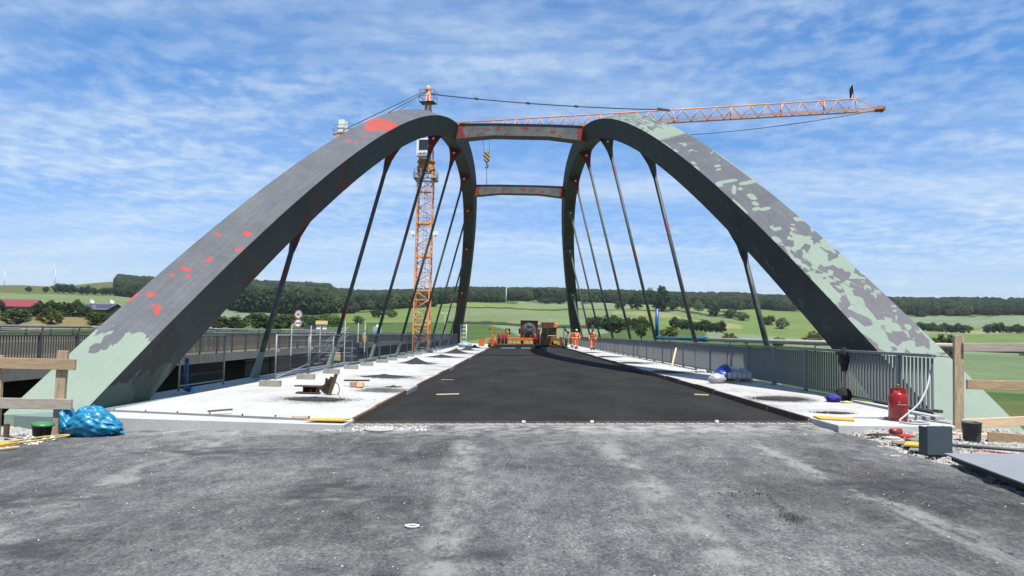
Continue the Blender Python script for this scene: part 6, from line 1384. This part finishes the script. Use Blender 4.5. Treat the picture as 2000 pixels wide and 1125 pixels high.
M_LEAF = leaf_mat('oak_leaves', (.062, .098, .030)); M_LEAFY = leaf_mat('light_leaves', (.105, .150, .040)); M_LEAFO = leaf_mat('olive_leaves', (.120, .115, .045)); M_LEAFD = leaf_mat('dark_leaves', (.040, .068, .026))
M_BARK = mat('bark', (.085, .065, .045), .95, .3, 6, bump=.5, bscale=15)
def crown_mesh(seed, nclump=70, nleaf=36, leaf=.075, shape=(1, 1, 1), low=.0, m_=None):
    """unit crown: radius ~1, centre at origin"""
    r = np.random.default_rng(seed); C = []
    while len(C) < nclump:
        p = r.uniform(-1, 1, 3); d = np.linalg.norm(p)
        if d > 1 or d < .30: continue
        lim = .74 + .26 * math.sin(3.1 * math.atan2(p[1], p[0]) + seed) * math.cos(2.3 * p[2] + seed * .7)
        if d > lim + .12: continue
        C.append(p * np.array(shape))
    C = np.array(C); cs = r.uniform(.14, .28, nclump)
    n = nclump * nleaf; ci = np.repeat(np.arange(nclump), nleaf)
    dv = r.normal(size=(n, 3)); dv /= np.linalg.norm(dv, axis=1)[:, None]; rad = r.random(n) ** .45
    P_ = C[ci] + dv * (cs[ci] * rad)[:, None] * np.array([1, 1, .8])
    nrm = dv * .8 + r.normal(size=(n, 3)) * .5 + np.array([0, 0, .4]); nrm /= np.linalg.norm(nrm, axis=1)[:, None]
    t1 = np.cross(nrm, r.normal(size=(n, 3))); t1 /= np.linalg.norm(t1, axis=1)[:, None]; t2 = np.cross(nrm, t1)
    s = leaf * r.uniform(.6, 1.3, n)[:, None]
    V = np.stack([P_ - t1 * s, P_ - t2 * s * .6, P_ + t1 * s, P_ + t2 * s * .6], 1).reshape(-1, 3)
    me = bpy.data.meshes.new('crown'); me.vertices.add(len(V)); me.vertices.foreach_set('co', V.ravel()); me.loops.add(n * 4); me.loops.foreach_set('vertex_index', np.arange(n * 4)); me.polygons.add(n); me.polygons.foreach_set('loop_start', np.arange(0, n * 4, 4)); me.polygons.foreach_set('loop_total', np.full(n, 4)); me.update()
    me.materials.append(m_ or M_LEAF); return me
def trunk_mesh(seed, h=1.0):
    """unit tree: trunk from 0 to 1 (crown centre at about 1)"""
    r = np.random.default_rng(seed); mb = MB(); lean = r.uniform(-.05, .05, 2)
    mb.path([(0, 0, -.1), (lean[0] * .3, lean[1] * .3, .4), (lean[0], lean[1], 1.0), (lean[0] * 1.6, lean[1] * 1.6, 1.45)], [.085, .062, .045, .015], 8)
    for k in range(7):
        a = k * 2.4 + r.uniform(-.4, .4); z = .5 + .09 * k; b_ = (lean[0] * z, lean[1] * z, z); L = r.uniform(.35, .6)
        mb.path([b_, (b_[0] + math.cos(a) * L * .6, b_[1] + math.sin(a) * L * .6, z + L * .4), (b_[0] + math.cos(a) * L, b_[1] + math.sin(a) * L, z + L * .8)], [.032, .02, .008], 6)
    me = mb.mesh('trunk'); me.materials.append(M_BARK); return me
CRN = {'oak': [crown_mesh(1, 110, 48, .062), crown_mesh(2, 100, 48, .062, (1, 1, .9)), crown_mesh(3, 120, 44, .062)],
       'light': [crown_mesh(4, 95, 46, .062, m_=M_LEAFY), crown_mesh(5, 100, 44, .062, (1, 1, 1.15), m_=M_LEAFY)],
       'olive': [crown_mesh(6, 80, 36, .062, m_=M_LEAFO)], 'dark': [crown_mesh(7, 115, 46, .062, m_=M_LEAFD), crown_mesh(8, 105, 48, .062, (1, 1, .9), m_=M_LEAFD)]}
TRK = [trunk_mesh(k) for k in range(3)]
NTREE = [0]
def tree(col, d, h, w_, kind, label, group, trunk=.35, name='tree', cat='tree'):
    """a tree of height h and crown width w_ standing on the ground on survey column col at d metres"""
    p = at(col, d); i = NTREE[0]; NTREE[0] += 1
    o = empty(name, p, label, cat, group, random.uniform(0, 6.28))
    ch = h * (1 - trunk); cz = h * trunk + ch * .5
    t_ = link('trunk', TRK[i % 3], o); t_.scale = (cz * .9 * min(1, 6 / h), cz * .9 * min(1, 6 / h), cz)
    ms = CRN[kind]; c = link('crown', ms[i % len(ms)], o); c.location = (0, 0, cz); c.scale = (w_ / 2, w_ / 2, ch / 2 * 1.08)
    return o
G1_ = 'trees beyond the old bridge'; G2_ = 'hedge trees on the slope'; G3_ = 'field trees right of the bridge'
# left: bushes and trees above the old bridge railing
for k, (c, d, h, w_, kd, lab) in enumerate([(30, 330, 9.5, 15, 'oak', 'broad bush at the left picture edge above the old railing'), (98, 320, 9.5, 12, 'light', 'round light green bush in front of the farm hedge'), (190, 330, 9.0, 14, 'oak', 'bush in front of the solar roof barn'),
    (70, 470, 12, 12, 'dark', 'dark tree beside the red roofed barn'), (95, 470, 14, 13, 'dark', 'dark tree in the farm hedge, second from the red barn'), (122, 465, 14, 13, 'dark', 'dark tree in the farm hedge, third from the red barn'), (148, 470, 15, 12, 'dark', 'tallest dark tree of the farm hedge'), (165, 455, 11, 11, 'dark', 'dark tree just left of the solar roof barn'), (-5, 500, 13, 9, 'dark', 'dark tree cut by the left picture edge'),
    (428, 300, 8.5, 11, 'oak', 'green bush left of the first left hanger'), (462, 300, 9, 12, 'oak', 'second green bush left of the first left hanger'), (505, 330, 12, 15, 'oak', 'larger tree just behind the first left hanger'), (540, 330, 11, 14, 'oak', 'tree between the first hanger and the road sign'), (600, 420, 12, 17, 'oak', 'tree behind the road sign'), (560, 400, 12, 15, 'oak', 'tree left of the road sign'), (635, 470, 12, 16, 'light', 'light tree above the thatched hut'), (655, 480, 11, 14, 'light', 'light tree right of the thatched hut'),
    (700, 560, 9, 11, 'light', 'lone bush on the slope left of the crane'), (735, 800, 15, 18, 'dark', 'dark conifer-like tree at the wood edge left of the crane'), (765, 790, 13, 18, 'light', 'light tree at the wood edge left of the crane')]):
    tree(c, d, h * .62, w_ * .78, kd, lab, G1_, .02)
# skyline row on the left hill
for k, (c, h, w_) in enumerate([(50, 12, 11), (84, 15, 11), (106, 22, 16), (119, 24, 17), (134, 22, 18), (152, 19, 17), (166, 21, 17), (182, 17, 18), (198, 17, 17), (212, 19, 18)]):
    tree(c, 1400, h * .72, w_ * 1.0, 'dark', 'dark skyline tree on the left hill, %s from the picture edge' % (['first'] + nth)[k], 'skyline trees on the left hill', .08)
# hedge along the field edge in the centre
for k, c in enumerate([900, 921, 945, 958, 972, 1058, 1066, 1075, 1084, 1092, 1100, 1118, 1140, 1152, 1165]):
    tree(c, 1190 + 12 * (k % 3), (14 if c < 1000 else 9) * random.uniform(.85, 1.25), random.uniform(12, 19), 'dark' if k % 2 else 'oak', 'tree of the far hedge in the centre, %s from the left' % (['first'] + nth)[k], 'far hedge in the centre', .1)
# hedge and trees right of centre
for k, (c, d, h, w_, kd, lab) in enumerate([(1288, 1000, 36, 35, 'dark', 'big round dark tree on the skyline right of centre'), (1240, 1020, 24, 25, 'dark', 'dark round tree left of the big skyline tree'), (1210, 1030, 12, 17, 'oak', 'smaller tree left of the dark round tree on the skyline'), (1315, 1060, 12, 20, 'oak', 'low tree right of the big skyline tree'), (1340, 1100, 12, 22, 'oak', 'second low tree right of the big skyline tree'), (1365, 1120, 12, 20, 'light', 'light low tree right of the big skyline tree'), (1394, 1000, 17, 19, 'dark', 'dark tree on the slope below the right skyline'), (1425, 980, 12, 22, 'light', 'light tree right of the dark slope tree'), (1448, 960, 10, 18, 'light', 'second light tree right of the dark slope tree'), (1500, 940, 11, 18, 'oak', 'tree on the slope left of the last right hanger'), (1525, 900, 12, 16, 'light', 'light tree close to the right arch')]):
    tree(c, d, h, w_, kd, lab, G2_, .04)
for k, c in enumerate([1152, 1166, 1178, 1190, 1202, 1214, 1226, 1240, 1254, 1262]):
    tree(c, 560, random.uniform(6, 10.5), random.uniform(7.5, 11), ('oak', 'dark', 'light')[k % 3], 'bush of the hedge behind the right hangers, %s from the left' % (['first'] + nth)[k], 'hedge behind the right hangers', .05)
for k, c in enumerate([1318, 1334, 1345, 1356, 1366, 1376, 1388, 1398, 1408]):
    tree(c, 640 - 6 * k, random.uniform(7, 11), random.uniform(9, 13), ('dark', 'oak')[k % 2], 'bush of the dark hedge below the dry bank, %s from the left' % (['first'] + nth)[k], 'hedge below the dry bank', .05)
for (c, d, h, w_, kd, lab) in [(1196, 330, 10, 12.5, 'oak', 'green field tree behind the right hangers, left one'), (1253, 300, 7.0, 5.6, 'oak', 'slim young field tree left of the blue pipe end'), (1308, 300, 6.0, 8, 'light', 'round light bush right of the blue pipe end'), (1425, 290, 5.4, 6.2, 'olive', 'olive brown young tree above the pale pipe'), (1520, 290, 4.6, 5.8, 'oak', 'small dark tree between the last right hangers'), (1590, 285, 8, 8, 'olive', 'thin crowned tree partly behind the right arch'), (1836, 230, 9.5, 9.5, 'oak', 'field tree left of the right timber post')]:
    tree(c, d, h, w_, kd, lab, G3_, .25)
for k, c in enumerate([1795, 1806, 1818, 1830, 1842, 1855, 1868, 1882, 1925, 1938, 1950, 1966, 1980, 1992]):
    tree(c, 1130 + 8 * (k % 3) if c < 1900 else 1180, random.uniform(10, 15), random.uniform(14, 20), ('dark', 'oak')[k % 2], 'hedge tree in the hazy valley on the right, %s from the left' % (['first'] + nth)[k], 'hedge in the valley on the right', .1)
# ------------------------------------------------------------------ woods on the hills: one mass of crowns
def woods():
    pts = []; sc = []
    r = np.random.default_rng(5)
    def edge(c):  # distance at which the wood begins on each survey column
        return np.interp(c, [-200, 90, 218, 222, 228, 300, 400, 470, 520, 640, 700, 760, 830, 890, 950, 1050, 1250, 1400, 1550, 1700, 2000, 2200], [9000, 9000, 9000, 3000, 1330, 1320, 1150, 900, 880, 900, 960, 1010, 1060, 1200, 1270, 1320, 1280, 1400, 1540, 1660, 1740, 1750])
    N = 60000
    c = r.uniform(-120, 2120, N); d = np.sqrt(r.uniform(850 ** 2, 3000 ** 2, N))
    e = edge(c) + 25 * np.sin(c * .09) + 15 * np.sin(c * .23); keep = (d > e) & ((d < e + 420) | (d > 1900) | (r.random(N) < .5))
    c, d = c[keep], d[keep]; tb = (c - 1010) / F; y = d / np.sqrt(1 + tb * tb); x = tb * y; z = ground(x, y)
    hgt = r.uniform(.6, 1.4, len(x)) * np.where(c < 480, 1.12, 1.0) * np.where((c > 465) & (c < 640), 1.5, 1)
    V = np.stack([x, y, z + 6.5 * hgt], 1)
    me = bpy.data.meshes.new('woodland'); me.from_pydata(V.tolist(), [], []); a = me.attributes.new('size', 'FLOAT', 'POINT'); a.data.foreach_set('value', hgt)
    o = link('woodland', me); tag(o, 'dense dark green woods covering the far hills', 'woods', kind='stuff')
    ng = bpy.data.node_groups.new('woods', 'GeometryNodeTree'); ng.interface.new_socket('Geometry', in_out='INPUT', socket_type='NodeSocketGeometry'); ng.interface.new_socket('Geometry', in_out='OUTPUT', socket_type='NodeSocketGeometry')
    N_ = ng.nodes; Lk = ng.links; gi = N_.new('NodeGroupInput'); go = N_.new('NodeGroupOutput')
    iso = N_.new('GeometryNodeMeshIcoSphere'); iso.inputs['Radius'].default_value = 6.6; iso.inputs['Subdivisions'].default_value = 5
    sp = N_.new('GeometryNodeSetPosition'); Lk.new(iso.outputs[0], sp.inputs[0])
    nz = N_.new('ShaderNodeTexNoise'); nz.inputs['Scale'].default_value = .42; nz.inputs['Detail'].default_value = 5; nz.inputs['Roughness'].default_value = .72
    nm = N_.new('GeometryNodeInputNormal'); sub = N_.new('ShaderNodeMath'); sub.operation = 'MULTIPLY_ADD'; sub.inputs[1].default_value = 11.0; sub.inputs[2].default_value = -5.6; Lk.new(nz.outputs[0], sub.inputs[0])
    vs = N_.new('ShaderNodeVectorMath'); vs.operation = 'SCALE'; Lk.new(nm.outputs[0], vs.inputs[0]); Lk.new(sub.outputs[0], vs.inputs['Scale']); Lk.new(vs.outputs[0], sp.inputs['Offset'])
    sm = N_.new('GeometryNodeSetMaterial'); Lk.new(sp.outputs[0], sm.inputs[0])
    m_, t, b = new_mat('woodland_canopy'); oi = t.new('ShaderNodeObjectInfo'); g = t.new('ShaderNodeNewGeometry')
    n1 = t.noise(g.outputs['Position'], .010, 4, .6); n2 = t.noise(g.outputs['Position'], .8, 5, .7)
    k = t.math('ADD', t.math('ADD', t.math('MULTIPLY', n1, .3), t.math('MULTIPLY', n2, .30)), t.math('MULTIPLY', oi.outputs['Random'], .40))
    t.link(t.ramp(k, [(.22, (.018, .032, .016)), (.5, (.044, .070, .030)), (.78, (.105, .135, .048))]), b.inputs['Base Color']); b.inputs['Roughness'].default_value = .85; b.inputs['Specular IOR Level'].default_value = .1
    bn = t.new('ShaderNodeBump'); bn.inputs['Strength'].default_value = 1.0; bn.inputs['Distance'].default_value = .8; t.link(n2, bn.inputs['Height']); t.link(bn.outputs[0], b.inputs['Normal'])
    sm.inputs['Material'].default_value = m_; me.materials.append(m_)
    ip = N_.new('GeometryNodeInstanceOnPoints'); Lk.new(gi.outputs[0], ip.inputs['Points']); Lk.new(sm.outputs[0], ip.inputs['Instance'])
    rv = N_.new('FunctionNodeRandomValue'); rv.data_type = 'FLOAT_VECTOR'; rv.inputs[0].default_value = (-.4, -.4, 0); rv.inputs[1].default_value = (.4, .4, 6.28); er = N_.new('FunctionNodeEulerToRotation'); Lk.new(rv.outputs[0], er.inputs[0]); Lk.new(er.outputs[0], ip.inputs['Rotation'])
    na = N_.new('GeometryNodeInputNamedAttribute'); na.data_type = 'FLOAT'; na.inputs[0].default_value = 'size'; cv = N_.new('ShaderNodeCombineXYZ'); Lk.new(na.outputs[0], cv.inputs[0]); Lk.new(na.outputs[0], cv.inputs[1])
    mz = N_.new('ShaderNodeMath'); mz.operation = 'MULTIPLY'; mz.inputs[1].default_value = 1.2; Lk.new(na.outputs[0], mz.inputs[0]); Lk.new(mz.outputs[0], cv.inputs[2]); Lk.new(cv.outputs[0], ip.inputs['Scale'])
    Lk.new(ip.outputs[0], go.inputs[0]); md = o.modifiers.new('woods', 'NODES'); md.node_group = ng
woods()
# ------------------------------------------------------------------ farm buildings, hut, wind turbines, far mast
def barn(col, d, w_, dep, he, hr, wall, roof, label, rz=0.0, vents=0, pv=False):
    p = at(col, d); o = empty('barn', p, label, 'barn', None, rz)
    mb = MB(); mb.box((0, 0, he / 2 - .5), (w_, dep, he + 1)); mb.build('wall', wall, o)
    mb = MB(); e = .6
    for s_ in (-1, 1): mb.prism([(s_ * (dep / 2 + e), he - .25), (0, he + hr), (0, he + hr + .25), (s_ * (dep / 2 + e), he)], 'x', -w_ / 2 - e, w_ / 2 + e)
    rf = mb.build('roof', roof, o)
    for s_ in (-1, 1): mb = MB(); mb.prism([(-dep / 2, he), (dep / 2, he), (0, he + hr - .05)], 'x', s_ * w_ / 2 - .1, s_ * w_ / 2 + .1); mb.build('gable', wall, o)
    for k in range(vents):
        x = -w_ / 2 + w_ * (.15 + .7 * (k // 2) / max(1, (vents - 1) // 2)) + (k % 2) * 1.4
        mb = MB(); mb.tube((x, -1, he + hr - 1), (x, -1, he + hr + 2.4 - .6 * (k % 2)), .55, n=12); mb.build('vent', M_WHITE, rf)
    for k in range(5):
        x = -w_ / 2 + w_ * (k + .5) / 5; mb = MB(); mb.box((x, -dep / 2 - .05, he * .45), (w_ / 9, .08, he * .5)); mb.build('door' if k == 2 else 'window', M_GLASS, o)
    if pv:
        for k in range(6): mb = MB(); sl_ = math.atan2(hr, dep / 2); mb.box((-w_ / 2 + w_ * (k + .5) / 6, -dep / 4 - .1, he + hr / 2 + .22), (w_ / 6 - .25, dep / 2 * .85, .06), Rx(sl_)); mb.build('solar_panel', mat('solar_panel', (.06, .055, .10), .25, .2, 1), rf)
    return o
barn(20, 520, 30, 14, 4.2, 4.0, mat('barn_grey', (.30, .30, .28), .8, .15, .5), mat('dark_red_roof', (.26, .04, .055), .7, .12, .3), 'long barn with dark red roof on the left', .05)
barn(197, 520, 21, 15, 3.2, 3.6, mat('barn_dark', (.07, .06, .06), .8, .2, .5), mat('grey_roof', (.16, .14, .16), .7, .12, .4), 'dark barn with solar roof and white vents on the left', -.25, 4, True)
p = at(629, 395); o = empty('thatched_hut', p, 'small white hut with straw coloured roof below the wood', 'hut', None, .2)
mb = MB(); mb.box((0, 0, 1.0), (5.2, 4, 2.6)); mb.build('wall', M_WHITE, o); mb = MB()
for s_ in (-1, 1): mb.prism([(s_ * 2.5, 2.1), (0, 4.0), (0, 4.4), (s_ * 2.6, 2.5)], 'x', -3, 3)
mb.build('roof', mat('straw_roof', (.42, .33, .14), .95, .3, 1.2, bump=.6, bscale=4), o); mb = MB(); mb.box((-.0, -2.02, .9), (.9, .06, 1.9)); mb.build('door', M_GLASS, o)
mb = MB(); mb.box((-5.5, 0, .9), (6, 4, 2.4)); mb.build('lean_to', mat('barn_dark', (.07, .06, .06)), o)
M_TURB = mat('turbine_white', (.70, .72, .74), .5, .03, 1)
def turbine(col, d, vhub, vbase, R_, ph, label):
    tb = (col - 1010) / F; y = d; x = tb * d; zh = CAM_H + (hz(col) - vhub) / F * d; zb = CAM_H + (hz(col) - vbase) / F * d - 40
    o = empty('wind_turbine', (x, y, zb), label, 'wind turbine'); H = zh - zb
    mb = MB(); mb.tube((0, 0, 0), (0, 0, H), 2.6, 1.5, n=14); mb.build('tower', M_TURB, o)
    mb = MB(); mb.box((0, 1.5, H + .6), (3.4, 9, 3.6)); mb.lathe([(.3, -1), (1.9, -.6), (1.9, 1.2), (.6, 1.8)], (0, -3.6, H + .4), 12); mb.build('nacelle', M_TURB, o, bevel=.5)
    for k in range(3):
        a = ph + 2 * pi * k / 3; dx, dz = math.sin(a), math.cos(a); mb = MB(); vs = []
        for q, w_, th in ((0, 1.3, 1.0), (.12, 2.4, .8), (.4, 1.9, .5), (.75, 1.2, .35), (1, .5, .2)):
            c = Vector((dx * q * R_, -4, H + .5 + dz * q * R_)); px_ = Vector((dz, 0, -dx))
            vs += [c - px_ * w_ * .4, c + Vector((0, -th, 0)), c + px_ * w_ * .9, c + Vector((0, th, 0))]
        mb._add(vs, [(r_ * 4 + i, r_ * 4 + (i + 1) % 4, (r_ + 1) * 4 + (i + 1) % 4, (r_ + 1) * 4 + i) for r_ in range(4) for i in range(4)] + [(16, 17, 18, 19)], True); mb.build('blade', M_TURB, o)
turbine(101, 5000, 521, 549, 58, -.75, 'white wind turbine above the skyline trees on the left')
turbine(1, 5000, 525, 552, 52, .05, 'white wind turbine cut by the left picture edge')
p = at(988, 1180); o = empty('radio_mast', p, 'thin pale mast on the field in the centre', 'mast'); mb = MB(); mb.tube((0, 0, -2), (0, 0, 28), .55, .3, n=8); mb.build('pole', M_WHITE, o); mb = MB(); mb.box((0, 0, 27.5), (1.4, 1.4, .8)); mb.build('head', M_WHITE, o)
# ------------------------------------------------------------------ summer haze: one even volume round everything on the ground
def haze():
    m_ = bpy.data.materials.new('haze_air'); m_.use_nodes = True; m_.node_tree.nodes.clear(); t = NT(m_.node_tree)
    out = t.new('ShaderNodeOutputMaterial'); v_ = t.new('ShaderNodeVolumePrincipled'); v_.inputs['Color'].default_value = (0.80, 0.90, 1.0, 1); v_.inputs['Density'].default_value = 0.000045; v_.inputs['Anisotropy'].default_value = 0.3
    t.link(v_.outputs[0], out.inputs['Volume'])
    mb = MB(); mb.box((0, 0, 160), (17000, 17000, 420)); o = mb.build('haze', m_); tag(o, kind='stuff')
haze()
# ------------------------------------------------------------------ one calibration of all paint and ground albedos to the exposure above
KEEP = {'white_concrete': 0.55, 'gravel': 0.85, 'weathered_timber': .85, 'weathered_timber_upright': .85, 'grey_timber': .85, 'fresh_timber': .8, 'galvanised_sheet': .68, 'crossbeam_primer': .66, 'oak_leaves': .85, 'light_leaves': .8, 'olive_leaves': .8, 'dark_leaves': .9, 'pale_chips': .9, 'white_paint': 0.9, 'sign_white': 0.9, 'turbine_white': 0.8, 'eye_light': 1.0, 'dark_girder': 1.0, 'orange_hi_vis': 0.9, 'reflective_tape': 0.9, 'fields': 0.62, 'crane_orange_paint': 0.72}
for m_ in list(MATS.values()):
    k = KEEP.get(m_.name, 0.58); nt = m_.node_tree
    for n in list(nt.nodes):
        if n.type in ('BSDF_PRINCIPLED', 'BSDF_TRANSLUCENT'):
            sk = n.inputs[0]
            if sk.is_linked:
                src = sk.links[0].from_socket; vm = nt.nodes.new('ShaderNodeVectorMath'); vm.operation = 'SCALE'; vm.inputs['Scale'].default_value = k
                nt.links.new(src, vm.inputs[0]); nt.links.new(vm.outputs[0], sk)
            else: c = sk.default_value; sk.default_value = (c[0] * k, c[1] * k, c[2] * k, 1)
